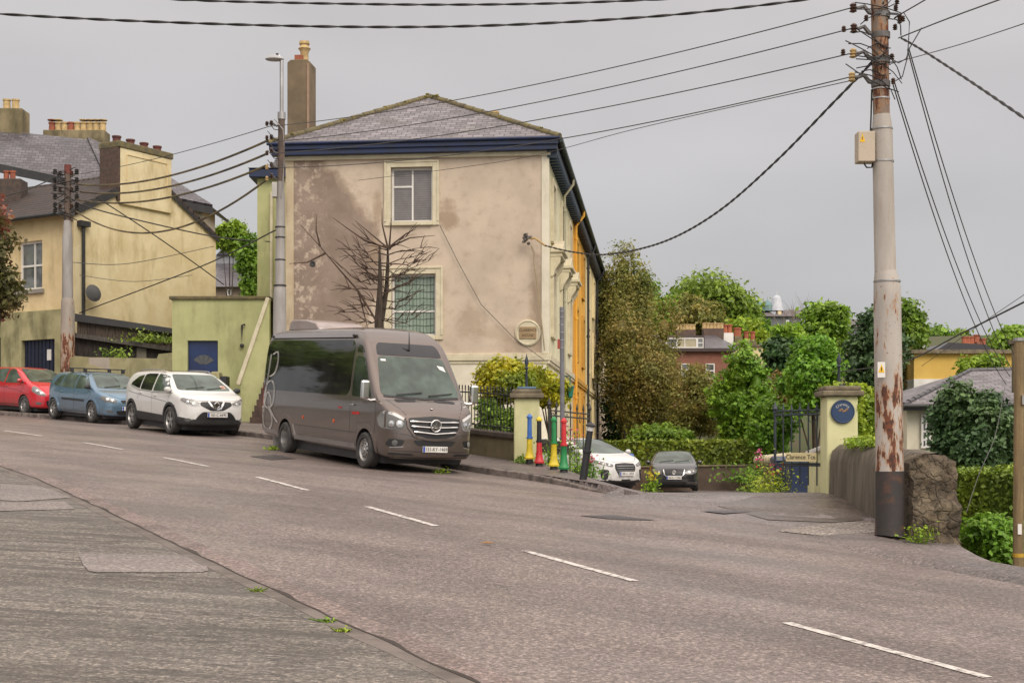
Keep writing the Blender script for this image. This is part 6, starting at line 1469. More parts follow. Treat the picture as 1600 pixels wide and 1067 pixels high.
# ---- gate pillars ----
def pillar(name,label,px0,px1,Y,base,capy0,capy1,mat,ivy=False,fin=None,capm=None):
    X0,X1=k(px0,Y),k(px1,Y); w=X1-X0; zt0,zt1=z(capy1,Y),z(capy0,Y); t=thing(name,label,'gate pillar',((X0+X1)/2,Y,z(base,Y)))
    mb=MB(); mb.box(X0,X1,Y,Y+w,z(base,Y)-.5,zt0); mb.build('shaft',mat,t,bevel=.03)
    mb=MB(); o=.09; mb.box(X0-o,X1+o,Y-o,Y+w+o,zt0,zt0+(zt1-zt0)*.55); mb.box(X0-o*.5,X1+o*.5,Y-o*.5,Y+w+o*.5,zt0+(zt1-zt0)*.55,zt1); mb.build('cap',capm or mt_stone,t,bevel=.025)
    if fin:
        c=((X0+X1)/2,Y+w/2); mb=MB(); h=z(fin,Y)-zt1; mb.lathe([(.10,0),(.09,.03),(.03,.06),(.022,h*.55),(.045,h*.60),(.022,h*.64),(.045,h*.78),(0,h)],(c[0],c[1],zt1),10); mb.build('finial',mt_iron,t,smooth=True)
    return t
pl_y=wallmat('pillar_render',(.64,.62,.35),(.54,.52,.28),grime=(.16,.15,.05),ga=.4,gs=2.2)
PL=pillar('gate_pillar','yellow green square gate pillar left of the lane with spear finial',803,843,29.0,716,608,622,pl_y,fin=551)
mb=MB(); Yp=29; mb.box(k(808,Yp)-.0,k(838,Yp),Yp+.02,Yp+.5,z(608,Yp)+.001,z(604,Yp)); mb.build('cap_plate',M('blue_grey_lead',(.10,.16,.25)),PL,bevel=.03)
PR=pillar('gate_pillar','yellow green gate pillar with round navy plaque and ivy on its cap',1292,1341,24.3,770,603,619,pl_y,fin=549)
# plaque
pc=P(1316.5,643,24.28); mb=MB(); mb.lathe([(.0,0),(.205,0),(.205,.02),(.19,.03),(.18,.022),(0,.022)],(0,0,0),36); mb.v=[(v[0]+pc.x,-v[2]+pc.y-.002,v[1]+pc.z) for v in mb.v]; pq=mb.build('plaque',M('navy_plaque',(.02,.045,.11),(.02,.04,.09),rough=.35),PR,smooth=30)
for i,ch in enumerate('Clarence'):
    a=R(lerp(140,40,i/7)); text(ch,.062,M('plaque_letters',(.55,.55,.5)),pq,Matrix.Translation((pc.x+.125*math.cos(a),pc.y-.026,pc.z+.125*math.sin(a)))@Matrix.Rotation(R(90),4,'X')@Matrix.Rotation(a-R(90),4,'Z'),'plaque_lettering')
mb=MB(); 
for i in range(5): mb.blob((pc.x+(-.05+.03*i),pc.y-.024,pc.z+.02+.02*math.sin(i*2)),(.026,.008,.02),6)
mb.build('plaque_relief',M('bronze_relief',(.25,.15,.07)),pq,smooth=True)
C_,N_=clumps([((k(1316,24.3),24.6,z(601,24.3)),(.30,.28,.06)),((k(1344,24.3),24.5,z(640,24.3)),(.09,.25,.42)),((k(1350,24.3),24.6,z(672,24.3)),(.16,.3,.22))],110,10,.035); 
iv=thing('ivy','bright green ivy draped over the right gate pillar','ivy',(k(1335,24.3),24.5,z(690,24.3))); leafobj('foliage',C_,N_,.035,LF['lime'],iv)
mb=MB(); mb.tube([P(1338,690,24.8),P(1343,650,24.7),P(1335,602,24.6),P(1318,600,24.55)],.015,5); mb.build('stem',m_bark,iv)
# low yellow garden wall behind the right pillar
wallseg('garden_wall','low yellow wall with white rounded top behind the open gate',[(k(1262,28),28,-1.3,z(712,28)),(k(1296,24.9),24.9,-1.2,z(700,24.9))],.25,pl_y,cop=(mt_white,.09))
# ---- iron gates ----
def gate(name,label,a,b,z0,z1,n,rails,mat,spike=.14,r=.013,scroll=True,tilt=None):
    a=Vector(a);b=Vector(b); t=thing(name,label,'gate',tuple(a)); 
    for i in range(n):
        p=a.lerp(b,i/(n-1)); rr_=r*1.9 if i in (0,n-1) else r; h=z1 if i not in (0,n-1) else z1+.03
        mb=MB(); q=Vector((p.x,p.y,0)); mb.lathe([(rr_,z0),(rr_,h),(rr_*1.9,h+.01),(rr_*1.1,h+.03),(rr_*2.2,h+.07),(0,h+.07+spike)],(q.x,q.y,0),6); mb.build('bar',mat,t)
    for zr in rails:
        mb=MB(); mb.tube([(a.x,a.y,zr),(b.x,b.y,zr)],.018,6); mb.build('rail',mat,t)
    if scroll:
        for i in range(0,n-1,2):
            p=a.lerp(b,(i+.5)/(n-1)); d=(b-a).normalized(); mb=MB(); c=Vector((p.x,p.y,rails[-1]-.13)); pts=[c+d*(.09*math.cos(w))+Vector((0,0,.09*math.sin(w))) for w in [2*math.pi*j/12 for j in range(13)]]; mb.tube(pts,.008,5); mb.build('scroll',mat,t)
    return t
Yg=25.6
GR=gate('iron_gate','open blue iron gate leaf beside the plaque pillar carrying a street sign',(k(1211,25.7),25.7,0),(k(1290,24.75),24.75,0),z(757,25.5),z(648,26),7,[z(735,25.6)+.10,z(724,25.2),z(652,26)+.03,z(638,26)-.06],mt_iron)
mb=MB(); a=P(1229,714,25.42);b=P(1277,714,24.86); d=(b-a); d.z=0; ang=math.atan2(d.y,d.x); 
ssn=thing('street_sign','cream street name sign fixed low on the blue iron gate','street sign',tuple(a.lerp(b,.5)))
c=a.lerp(b,.5)+Vector((-.03,-.05,0)); c=c+Vector((0,-.03,0)); mb.cb(c,(.70,.02,.155),ang); mb.build('sign_plate',M('cream_sign',(.72,.62,.34),(.66,.56,.30),rough=.5),ssn,bevel=.004)
text('Clarence Tce',.112,mt_black,ssn,Matrix.Translation(c)@Matrix.Rotation(ang,4,'Z')@Matrix.Translation((0,-.012,0))@Matrix.Rotation(R(90),4,'X')@Matrix.Scale(1.12,4,(1,0,0)),'sign_lettering',ext=.002)
GLf=gate('iron_gate','black iron gate leaf with spear tops behind the painted bollards',(k(858,29.4),29.4,0),(k(921,33.0),33.0,0),-1.2,z(641,30.5),7,[-.95,z(700,30),z(652,30)+.03,z(639,30)-.04],mt_rail)
# railings on the low wall left of the pillar
rw=thing('railing_wall','low mossy wall topped by black spear railings left of the yellow pillar','railings',(k(770,29.8),29.8,-.2))
pA=Vector((k(803,29.4),29.4,0)); pB=pA+Vector((-.497,.855,0)).normalized()*7.5
def rz0(p): return zs(sd_of(p.x,p.y)[0])-.05
mb=MB(); dd=(pB-pA).normalized(); nn_=Vector((dd.y,-dd.x,0)); nn_=nn_ if nn_.y>0 else -nn_
hA=z(680,29.4)
mb.prism([pA+Vector((0,0,-.8)),pB+Vector((0,0,-.4)),pB+Vector((0,0,hA+.42)),pA+Vector((0,0,hA-.08))],nn_*.3); mb.build('wall',wallmat('mossy_stone_wall',(.20,.165,.09),(.11,.095,.055),grime=(.05,.06,.02),ga=.7,gs=3),rw)
mb=MB(); mb.prism([pA-nn_*.05+Vector((0,0,hA-.079)),pB-nn_*.05+Vector((0,0,hA+.421)),pB-nn_*.05+Vector((0,0,hA+.53)),pA-nn_*.05+Vector((0,0,hA+.03))],nn_*.4); mb.build('coping',M('dark_coping',(.10,.075,.06),(.06,.05,.04),sc=4,rough=.9,bump=.4),rw,bevel=.02)
for i in range(52):
    p=pA.lerp(pB,(i+.4)/52)+nn_*.12; zz=hA+.03+.5*(i/52); mb=MB(); zt1=zz+.98; mb.lathe([(.011,zz-.02),(.011,zt1-.12),(.024,zt1-.10),(.011,zt1-.08),(.02,zt1-.05),(0,zt1)],(p.x,p.y,0),5); mb.build('railing_bar',mt_rail,rw)
for dz in (.10,.80):
    mb=MB(); mb.tube([pA+nn_*.12+Vector((0,0,hA+.03+dz)),pB+nn_*.12+Vector((0,0,hA+.53+dz))],.016,5); mb.build('rail',mt_rail,rw)
# yellow shrub and green under it
tree('golden_shrub','golden yellow evergreen shrub behind the spear railings',803,558,640,56,32.5,'yellow',31,420,18,.05,cat='shrub',n=13,trunk=True,base=-.6,inner=.62)
tree('golden_shrub','golden yellow shrub right of the pillar finial, in front of the facade',858,585,640,30,33.0,'yellow',34,200,18,.05,cat='shrub',n=8,trunk=True,base=-.8,inner=.62)
tree('green_shrub','green shrub behind the railings below the golden one',775,625,700,36,31.8,'mid',32,260,14,.05,cat='shrub',trunk=False,base=-.5)
# weeds
def weeds(name,label,px,py,Y,w,h,mat,n,fl=None,seed=0,leaf=.03,base=None):
    g=np.random.default_rng(seed); X=k(px,Y); b=base if base is not None else H(X,Y); t=thing(name,label,'plant',(X,Y,b))
    C_=np.stack([X+g.normal(0,w*.5,n),Y+g.normal(0,w*.4,n),b+np.abs(g.normal(0,h*.5,n))],1); N_=np.tile([0,-.3,.8],(n,1)); leafobj('foliage',C_,N_,leaf,LF[mat],t)
    mb=MB()
    for i in range(12):
        q=Vector((X+g.normal(0,w*.35),Y+g.normal(0,w*.25),b)); mb.tube([q,q+Vector((g.normal(0,.06),0,h*(.6+.5*g.random())))],.006,4)
    mb.build('stem',LF[mat],t)
    if fl:
        C2=np.stack([X+g.normal(0,w*.28,34),Y+g.normal(0,w*.2,34),b+h*(.75+.5*g.random(34))],1); leafobj('flower',C2,np.tile([0,-1,.5],(34,1)).astype(float),leaf*.8,fl,t)
    return t
m_pink=leafmat('pink_petals',(.55,.10,.20),(.45,.05,.12)); m_redf=leafmat('red_petals',(.40,.03,.04),(.35,.06,.08)); 
weeds('flowering_weeds','red flowering weeds at the foot of the blue gate leaf',1208,770,25.6,.42,.42,'lime',420,m_redf,1)
weeds('flowering_weeds','leafy weeds left of the blue gate foot with a pink flower head',1180,765,27,.30,.36,'bright',260,None,2)
weeds('pink_valerian','tall pink flowers standing before the hedge by the scalloped wall',1186,720,42,.22,.75,'mid',120,m_pink,3,.05,base=-.95)
weeds('flowering_weeds','pink flowering weeds behind the green and red bollard',893,740,27.6,.32,.75,'bright',330,m_pink,4)
weeds('flowering_weeds','green weeds growing beside the leaning black bollard',922,755,26.3,.26,.35,'bright',260,m_pink,5)
weeds('green_weeds','low green weeds at the foot of the yellow pillar',815,716,28.7,.16,.16,'mid',100,None,6)
weeds('green_weeds','tall green weeds between the yellow bollard and the gate',858,725,28.6,.3,.42,'bright',220,None,7)
weeds('green_weeds','small green tuft growing from the kerb under the minibus',690,742,26.9,.14,.10,'lime',90,None,8,.02,base=None)
weeds('green_weeds','green tuft at the foot of the black pole base',1438,830,18.9,.22,.22,'lime',200,None,9,.022)
weeds('green_weeds','green tuft in front of the pillar wall join',1363,775,23,.10,.12,'lime',80,None,10,.02)
weeds('green_weeds','green tuft on the kerb behind the minibus rear wheel',425,700,31,.2,.10,'lime',80,None,11,.025)
weeds('planter_flowers','yellow flowers and greens between the two cars in the lane',1018,755,42,.28,.5,'lime',160,leafmat('yellow_petals',(.6,.5,.03),(.5,.35,.03)),12,.05)
weeds('trailing_plant','leafy climber spilling over the retaining wall',1165,735,53.6,.9,.7,'bright',300,None,13,.08,base=-1.3)
weeds('green_weeds','ivy leaves on the roof of the dark shed',232,520,46.9,1.1,.35,'mid',500,None,14,.06,base=z(536,46.9))
weeds('green_weeds','leafy weed behind the boundary wall near the blue hatchback',181,560,45.6,.5,.4,'bright',160,None,15,.06,base=z(563,45.6))

for i,(px_,py_) in enumerate(((512,972),(536,987),(402,924))):
    q=gp(px_,py_); weeds('green_weeds',('small grass tuft in the near kerb gap, upper of two','small grass tuft in the near kerb gap, lower of two','tiny grass tuft on the near footpath crack')[i],px_,py_,q.y,.05,.03,'lime',40,None,20+i,.012,base=q.z)
# ================= ROUGH WALL, POLES, WIRES, BOLLARDS =================
def rubble():
    m,nt,b=newmat('rubble_stone'); b.inputs['Roughness'].default_value=.95
    t=nt.nodes.new('ShaderNodeTexCoord'); ad=nt.nodes.new('ShaderNodeVectorMath'); nz_=nt.nodes.new('ShaderNodeTexNoise'); nz_.inputs['Scale'].default_value=5; nt.links.new(t.outputs['Object'],nz_.inputs[0])
    sc=nt.nodes.new('ShaderNodeVectorMath'); sc.operation='SCALE'; sc.inputs['Scale'].default_value=.16; nt.links.new(nz_.outputs['Color'],sc.inputs[0]); nt.links.new(t.outputs['Object'],ad.inputs[0]); nt.links.new(sc.outputs[0],ad.inputs[1])
    v=nt.nodes.new('ShaderNodeTexVoronoi'); v.feature='DISTANCE_TO_EDGE'; v.inputs['Scale'].default_value=6.5; nt.links.new(ad.outputs[0],v.inputs[0])
    v2=nt.nodes.new('ShaderNodeTexVoronoi'); v2.inputs['Scale'].default_value=6.5; nt.links.new(ad.outputs[0],v2.inputs[0]); s2=nt.nodes.new('ShaderNodeSeparateColor'); nt.links.new(v2.outputs['Color'],s2.inputs[0])
    col=mixc(nt,s2.outputs[0],(.16,.12,.078),(.10,.077,.052)); col=mixc(nt,rampn(nt,noisen(nt,9,6,.7),.42,.62,0,.7),col,(.06,.05,.035))
    col=mixc(nt,rampn(nt,noisen(nt,3,5,.6),.5,.62,0,.7),col,(.24,.19,.125)); col=mixc(nt,rampn(nt,v.outputs['Distance'],.0,.035,.4,0),col,(.04,.032,.022))
    nt.links.new(col,b.inputs['Base Color']); bumpn(nt,b,mathn(nt,'ADD',rampn(nt,v.outputs['Distance'],0,.12),mathn(nt,'MULTIPLY',noisen(nt,18,6,.72),1.6)),.8,.04); return m
def rough_wall():
    t=thing('rough_wall','thick weathered grey wall with rounded top between pillar and road','wall',(5.55,20,-1.0))
    w_s=M('streaked_cement',(.15,.125,.095),(.085,.07,.05),sc=2,rough=.95,bump=.6,bsc=12,stretch=(3,3,.35),grime=((.04,.035,.025),2.5,.6,(4,4,.5)))
    mb=MB(); n=26; prof=[(-.30,-1.0),(-.305,-.5),(-.30,0.0),(-.29,.55),(-.24,.74),(-.12,.84),(.05,.86),(.2,.80),(.29,.62),(.30,0),(.30,-1.5)]
    for i in range(n+1):
        u=i/n; y=lerp(19.35,24.25,u); x=float(np.interp(y,[19.3,21,22.2,23.2,24.3],[5.78,5.92,5.92,5.84,5.76])); base=lerp(-.92,-.78,u); top=lerp(-.80,-.76,u)
        for a,h in prof:
            q=Vector((x+a,y,base+h+.0)); d=mnoise.noise(q*2.2)*.03; mb.v.append((q.x+d,q.y,q.z+d*.6))
    m_=len(prof)
    for i in range(n):
        for j in range(m_-1): mb.f.append((i*m_+j,(i+1)*m_+j,(i+1)*m_+j+1,i*m_+j+1)); mb.m.append(0)
    mb.build('wall',w_s,t,smooth=50)
    # broken end block
    mb=MB(); N=40
    for i in range(N+1):
        for j in range(N+1):
            a=lerp(-.34,.31,i/N); h=j/N; z_=lerp(-1.75,-.07-.22*abs(a/.4)**3,h); y=19.36-(.12+.33*(1-h)**1.2)*(1-.25*abs(a)/.4); 
            q=Vector((5.78+a*(1+.10*(1-h)),y,z_)); d=mnoise.noise(q*3.1)*.12+mnoise.noise(q*8)*.07+mnoise.noise(q*19)*.03; mb.v.append((q.x+d*.3,q.y-d,q.z+d*.3))
    for i in range(N):
        for j in range(N): mb.f.append((i*(N+1)+j,(i+1)*(N+1)+j,(i+1)*(N+1)+j+1,i*(N+1)+j+1)); mb.m.append(0)
    # back skirt
    b0=len(mb.v); ring=[j for j in range(N+1)]+[i*(N+1)+N for i in range(1,N+1)]+[N*(N+1)+j for j in range(N-1,-1,-1)]
    for r_ in ring: v=mb.v[r_]; mb.v.append((v[0],19.8,v[2]))
    for q in range(len(ring)-1): mb.f.append((ring[q],ring[q+1],b0+q+1,b0+q)); mb.m.append(0)
    mb.build('broken_end',rubble(),t,smooth=60)
    return t
rough_wall()
C_,N_=clumps([((5.82,23.2,.09),(.25,.8,.06))],110,12,.06); iv=leafobj('creeping_moss',C_,N_,.03,LF['lime']); tag(iv,'yellow green creeping plant on top of the weathered wall','plant')
mb=MB(); q=gp(1468,836); mb.blob(q+Vector((0,0,.03)),(.14,.12,.07),10,0,.8,3); tag(mb.build('loose_stone',mt_stone,smooth=50),'pale loose stone at the foot of the broken wall end','stone')
mb=MB(); q=gp(1335,772); mb.blob(q,(.16,.10,.03),10,0,.8,5); tag(mb.build('flat_stone',mt_stone,smooth=50),'flat stone slab lying before the weathered wall','stone')

def rustmat(name,c,c2,z0,z1,amt,top=None):
    m,nt,b=newmat(name); b.inputs['Roughness'].default_value=.7
    t=nt.nodes.new('ShaderNodeTexCoord'); sp=nt.nodes.new('ShaderNodeSeparateXYZ'); nt.links.new(t.outputs['Object'],sp.inputs[0]); Z=sp.outputs[2]
    col=mixc(nt,rampn(nt,noisen(nt,3,5,.6,stretch=(1,1,.3)),.35,.7),c,c2)
    n=noisen(nt,5.5,7,.62,stretch=(1.6,1.6,.42))
    band=mathn(nt,'MULTIPLY',rampn(nt,Z,z0-.25,z0+.35),rampn(nt,Z,z1+.05,z1-.35))
    if top: band=mathn(nt,'MAXIMUM',band,rampn(nt,Z,top-.1,top+.5,0,.85))
    v=mathn(nt,'ADD',n,mathn(nt,'MULTIPLY',band,.155)); 
    halo=rampn(nt,v,.585,.66,0,.75); core=rampn(nt,v,.645,.675,0,1)
    col=mixc(nt,halo,col,(.34,.155,.05)); col=mixc(nt,core,col,mixc(nt,rampn(nt,noisen(nt,14,4),.4,.6),(.15,.045,.018),(.055,.022,.014)))
    col=mixc(nt,rampn(nt,noisen(nt,16,3,.6),.66,.72,0,.8),col,(.12,.06,.03))
    nt.links.new(col,b.inputs['Base Color']); bumpn(nt,b,v,.5,.02); return m
PY=19.3
m_pole=rustmat('rusty_painted_pole',(.43,.39,.345),(.33,.30,.265),-.30,1.05,amt=1)
m_pole_t=rustmat('rusty_pole_top',(.26,.20,.15),(.17,.12,.09),4.3,6.5,1,top=4.6)
bp=thing('utility_pole','big stepped steel utility pole with rust streaks and black painted base','utility pole',(k(1390,PY),PY,-1.1))
def pp(px,py): return P(px,py,PY)
def wpx(w): return w/2/F*PY
mb=MB(); mb.tube([pp(1390.5,835),pp(1390.5,822),pp(1390,736)],[wpx(47),wpx(45),wpx(43.5)],24); mb.build('painted_base',M('black_pitch_rust',(.035,.03,.028),(.10,.045,.025),sc=5,rough=.7,lo=.5,hi=.72,bump=.4,bsc=20),bp,smooth=40)
mb=MB(); mb.tube([pp(1390,735.9),pp(1386.5,470),pp(1386,448),pp(1384.5,434),pp(1383.5,424)],[wpx(43),wpx(42),wpx(41),wpx(37),wpx(33.5)],24); mb.build('lower_section',m_pole,bp,smooth=40)
mb=MB(); mb.tube([pp(1383.4,425),pp(1379.6,256),pp(1378.7,205),pp(1378,192),pp(1377.2,180)],[wpx(33),wpx(31.5),wpx(31),wpx(29),wpx(26)],24); mb.build('middle_section',M('pale_pole_paint',(.45,.41,.365),(.36,.325,.285),sc=3,rough=.7,stretch=(1,1,.3),grime=((.25,.15,.07),3,.5,(3,3,.3))),bp,smooth=40)
mb=MB(); mb.tube([pp(1377.2,181),pp(1375,60),pp(1373,-60)],[wpx(25.5),wpx(26),wpx(27)],20); mb.build('top_section',m_pole_t,bp,smooth=40)
for (x,y) in ((1378,203),(1379.8,254),(1386,441),(1376,141),(1376.5,156)):
    mb=MB(); a=pp(x,y); mb.tube([a,a+Vector((0,0,.02))],wpx(33.5 if y>200 and y<300 else (42 if y>400 else 27.5)),20); mb.build('steel_band',mt_silver,bp,smooth=40)
mb=MB(); a=pp(1351,232); mb.box(a.x-.115,a.x+.115,PY-.12,PY+.10,z(255,PY),z(208,PY)); bx_=mb.build('junction_box',M('beige_box',(.48,.40,.30),(.42,.35,.26),rough=.5),bp,bevel=.01)
mb=MB(); mb.prism([(a.x-.095,PY-.124,z(225,PY)),(a.x-.025,PY-.124,z(225,PY)),(a.x-.06,PY-.124,z(212,PY))],(0,.003,0)); mb.build('warning_triangle',M('warning_yellow',(.85,.50,.02)),bx_)
mb=MB(); mb.box(a.x-.064,a.x-.056,PY-.128,PY-.1245,z(222,PY),z(217,PY)); mb.build('warning_mark',mt_black,bx_)
a=pp(1371,578); mb=MB(); mb.box(a.x-.05,a.x+.055,PY-.20,PY-.19,z(591,PY),z(567,PY)); ws_=mb.build('warning_sign',mt_white,bp,bevel=.003)
mb=MB(); mb.prism([(a.x-.04,PY-.204,z(583,PY)),(a.x+.045,PY-.204,z(583,PY)),(a.x+.0025,PY-.204,z(570,PY))],(0,.003,0)); mb.build('warning_triangle',M('warning_yellow',(.85,.50,.02)),ws_)
mb=MB(); mb.box(a.x-.004,a.x+.008,PY-.208,PY-.2045,z(581,PY),z(575,PY)); mb.build('warning_mark',mt_black,ws_)
m_ins=M('brown_insulator',(.09,.045,.03),(.05,.03,.025),rough=.25); m_gal=M('galvanised_bracket',(.15,.145,.14),(.09,.08,.075),sc=6,rough=.6)
def insul(p,parent,r=.05,mat=None,ax=None):
    mb=MB(); mb.M=Matrix.Translation(p)
    mb.lathe([(r*.4,-r*1.3),(r,-r*1.0),(r*.55,-r*.6),(r*1.05,-r*.2),(r*.6,.1*r),(r*.9,r*.6),(r*.4,r*1.1),(0,r*1.2)],(0,0,0),10); return mb.build('insulator',mat or m_ins,parent,smooth=True)
for i,(x,y) in enumerate(((1333,12),(1334,44),(1333,83),(1331,120))):
    p=pp(x,y); mb=MB(); s_=pp(1368,y+10); mb.tube([s_,pp(1358,y+8),pp(1350,y-2),pp(1342,y+1),p],[.035,.032,.03,.024,.02],7)
    mb.tube([pp(1362,y+14),pp(1389,y+12)],.03,7); mb.build('bracket_arm',m_gal,bp,smooth=True); insul(p,bp,.055,mt_poty if i>=2 else None)
    mb=MB(); a=pp(1376,y+12); mb.tube([a-Vector((0,0,.04)),a+Vector((0,0,.04))],wpx(29),14); mb.build('clamp',m_gal,bp,smooth=40)
for (x,y) in ((1398,14),(1404,28),(1397,44),(1392,90),(1394,128),(1317,47),(1316,83),(1400,4),(1352,30),(1404,34),(1409,31)): insul(pp(x,y)+Vector((0,-.05,0)),bp,.035)
rr=random.Random(6)
for i in range(26):     # tangle of jumper wires
    y0=rr.uniform(2,140); a=pp(rr.uniform(1318,1372),y0); b=pp(rr.uniform(1372,1412),y0+rr.uniform(-30,45)); mb=MB(); m_=a.lerp(b,.5)+Vector((rr.uniform(-.15,.15),-.25-rr.random()*.15,rr.uniform(-.25,.25))); 
    mb.tube([a.lerp(m_,0)*(1),a*.5625+m_*.375+b*.0625,a*.25+m_*.5+b*.25,a*.0625+m_*.375+b*.5625,b],.008,4); mb.build('jumper_wire',mt_wire,bp)
mb=MB(); mb.tube([pp(1362,140),pp(1361,180),pp(1360,206)],.012,5); mb.build('down_lead',mt_wire,bp)
mb=MB(); mb.tube([pp(1350,256),pp(1354,262),pp(1362,262),pp(1364,250)],.012,5); mb.build('down_lead',mt_wire,bp)
# ---- lamp pole ----
LY=32.0
def lp(px,py,dy=0): return P(px,py,LY)+Vector((0,dy,0))
def lw(w): return w/2/F*LY
lpole=thing('lamp_pole','grey street lamp pole with bracketed wires at the left corner of the gable','lamp post',(k(437,LY),LY,.25))
m_lp=M('grey_pole_paint',(.34,.32,.30),(.26,.24,.22),sc=3,rough=.65,stretch=(1,1,.3),grime=((.12,.09,.06),3,.4,(3,3,.3))); m_lp2=M('rusty_brown_pole',(.13,.09,.065),(.08,.06,.05),sc=4,rough=.8)
mb=MB(); mb.tube([Vector((k(437,LY),LY,-.1)),lp(437,470),lp(437.5,452),lp(437.5,445)],[lw(21),lw(20),lw(19),lw(15)],18); mb.build('lower_section',m_lp,lpole,smooth=40)
mb=MB(); mb.tube([lp(437.5,446),lp(438.5,312),lp(438.7,300),lp(439,284)],[lw(15),lw(14),lw(12),lw(10.5)],16); mb.build('middle_section',m_lp,lpole,smooth=40)
mb=MB(); mb.tube([lp(439,285),lp(440,184)],lw(10.5),14); mb.build('upper_section',m_lp2,lpole,smooth=40)
mb=MB(); mb.tube([lp(440,187),lp(440,176)],lw(12.5),14); mb.build('collar',mt_silver,lpole,smooth=40)
mb=MB(); mb.tube([lp(440,178),lp(440,96),lp(439,91),lp(436,88)],[lw(6)]*4,10); mb.build('lamp_arm',mt_silver,lpole,smooth=40)
mb=MB(); mb.M=Matrix.Translation(lp(429,91)); mb.lathe([(0,-.04),(.13,-.05),(.15,-.03),(.12,.03),(.05,.06),(0,.065)],(0,0,0),16); mb.v=[((v[0]-lp(429,91).x)*1.45+lp(429,91).x,v[1],v[2]) for v in mb.v]; lh=mb.build('lamp_head',M('lamp_grey',(.40,.40,.40)),lpole,smooth=True)
mb=MB(); mb.tube([lp(433,87),lp(433,84)],.03,8); mb.build('light_sensor',mt_black,lh)
for y,d in ((372,0),(356,1),(407,2),(447,3)):
    mb=MB(); a=lp(437.7,y); mb.tube([a,a+Vector((0,0,.025))],lw(16.5 if y<440 else 20),16); mb.build('steel_band',mt_black,lpole,smooth=40)
mb=MB(); mb.box(k(426,LY),k(434,LY),LY-.12,LY+.08,z(309,LY),z(286,LY)); mb.build('meter_box',M('pale_box',(.5,.48,.44)),lpole,bevel=.01)
for i,y in enumerate((196,218,239,261,279)):
    mb=MB(); mb.tube([lp(440,y),lp(432,y+1),lp(425,y-4)],.026,6); mb.build('bracket_arm',m_gal,lpole,smooth=True); insul(lp(424,y-4),lpole,.05); insul(lp(417,y-3 if i<2 else y),lpole,.045,mt_poty if i>2 else None)
for i in range(6):
    y0=190+i*15; mb=MB(); a=lp(418,y0); b=lp(442,y0+14); m_=a.lerp(b,.5)+Vector((0,-.25,-.22)); mb.tube([a,a*.25+m_*.5+b*.25,b],.009,4); mb.build('jumper_wire',mt_wire,lpole)
mb=MB(); mb.tube([lp(430,188,-.1),lp(444,205,-.15),lp(446,240,-.15),lp(444,285,-.15),lp(441,310,-.12)],.014,5); mb.build('down_lead',m_lp,lpole)
# ---- far left pole ----
QY=45.6
def qp(px,py,dy=0): return P(px,py,QY)+Vector((0,dy,0))
def qw(w): return w/2/F*QY
qpole=thing('utility_pole','concrete coloured utility pole with crowded insulators by the yellow house','utility pole',(k(106,QY),QY,1.2))
mb=MB(); mb.tube([Vector((k(106,QY),QY,.9)),qp(106,484),qp(105.5,472),qp(105.5,466)],[qw(23),qw(21),qw(20),qw(17)],18); mb.build('lower_section',rustmat('rusty_pole_left',(.34,.30,.25),(.27,.235,.20),1.2,3.9,1),qpole,smooth=40)
mb=MB(); mb.tube([qp(105.5,467),qp(105.5,372),qp(105.5,362),qp(105.5,345)],[qw(17),qw(15.5),qw(13),qw(11.5)],16); mb.build('middle_section',m_lp,qpole,smooth=40)
mb=MB(); mb.tube([qp(105.5,346),qp(106,258)],qw(10),14); mb.build('upper_section',m_lp2,qpole,smooth=40)
mb=MB(); mb.tube([qp(106,272),qp(106,258)],qw(11),12); mb.build('pole_cap',M('dark_red_cap',(.15,.04,.03)),qpole,smooth=40)
for i,y in enumerate((272,285,298,311,324,334)):
    for sg in (-1,1):
        mb=MB(); L=20 if sg<0 else 14; mb.tube([qp(106,y),qp(106+sg*L*.6,y+2),qp(106+sg*L,y-2)],.035,6); mb.build('bracket_arm',m_gal,qpole,smooth=True); insul(qp(106+sg*L,y-4),qpole,.08,mt_wire); 
        if i%2==0: insul(qp(106+sg*(L-8),y-2),qpole,.07)
for i in range(22):
    y0=rr.uniform(266,335); a=qp(rr.uniform(80,104),y0); b=qp(rr.uniform(100,122),y0+rr.uniform(-12,18)); m_=a.lerp(b,.5)+Vector((rr.uniform(-.4,.3),-.3,rr.uniform(-.45,.3))); mb=MB(); mb.tube([a,a*.25+m_*.5+b*.25,b],.016,4); mb.build('jumper_wire',mt_wire,qpole)
# ---- wooden pole at the right edge ----
WY=19.0
wp=thing('wooden_pole','plain brown wooden pole at the right edge with a small white tag','wooden pole',(k(1591,WY),WY,-1.5))
mb=MB(); mb.tube([Vector((k(1591,WY),WY,-1.9)),P(1591,866,WY),P(1592,600,WY),P(1592,533,WY)],[.072,.07,.065,.06],14); mb.build('post',M('weathered_pole_wood',(.24,.17,.085),(.15,.105,.055),sc=4,rough=.9,bump=.5,bsc=25,stretch=(4,4,.3)),wp,smooth=40)
mb=MB(); mb.tube([P(1592,533,WY),P(1592,528,WY)],.075,12); mb.build('pole_cap',mt_silver,wp); mb=MB(); mb.box(k(1587,WY),k(1593,WY),WY-.085,WY-.07,z(834,WY),z(818,WY)); mb.build('tag',mt_white,wp)
mb=MB(); mb.box(k(1593,WY),k(1600,WY),WY-.10,WY-.06,z(632,WY),z(618,WY)); mb.build('clip',mt_silver,wp)
mb=MB(); mb.tube([Vector((k(1591,WY),WY,z(870,WY))),Vector((k(1591,WY),WY,z(864,WY)))],.074,14); mb.build('yellow_band',M('ochre_band',(.5,.30,.03)),wp)
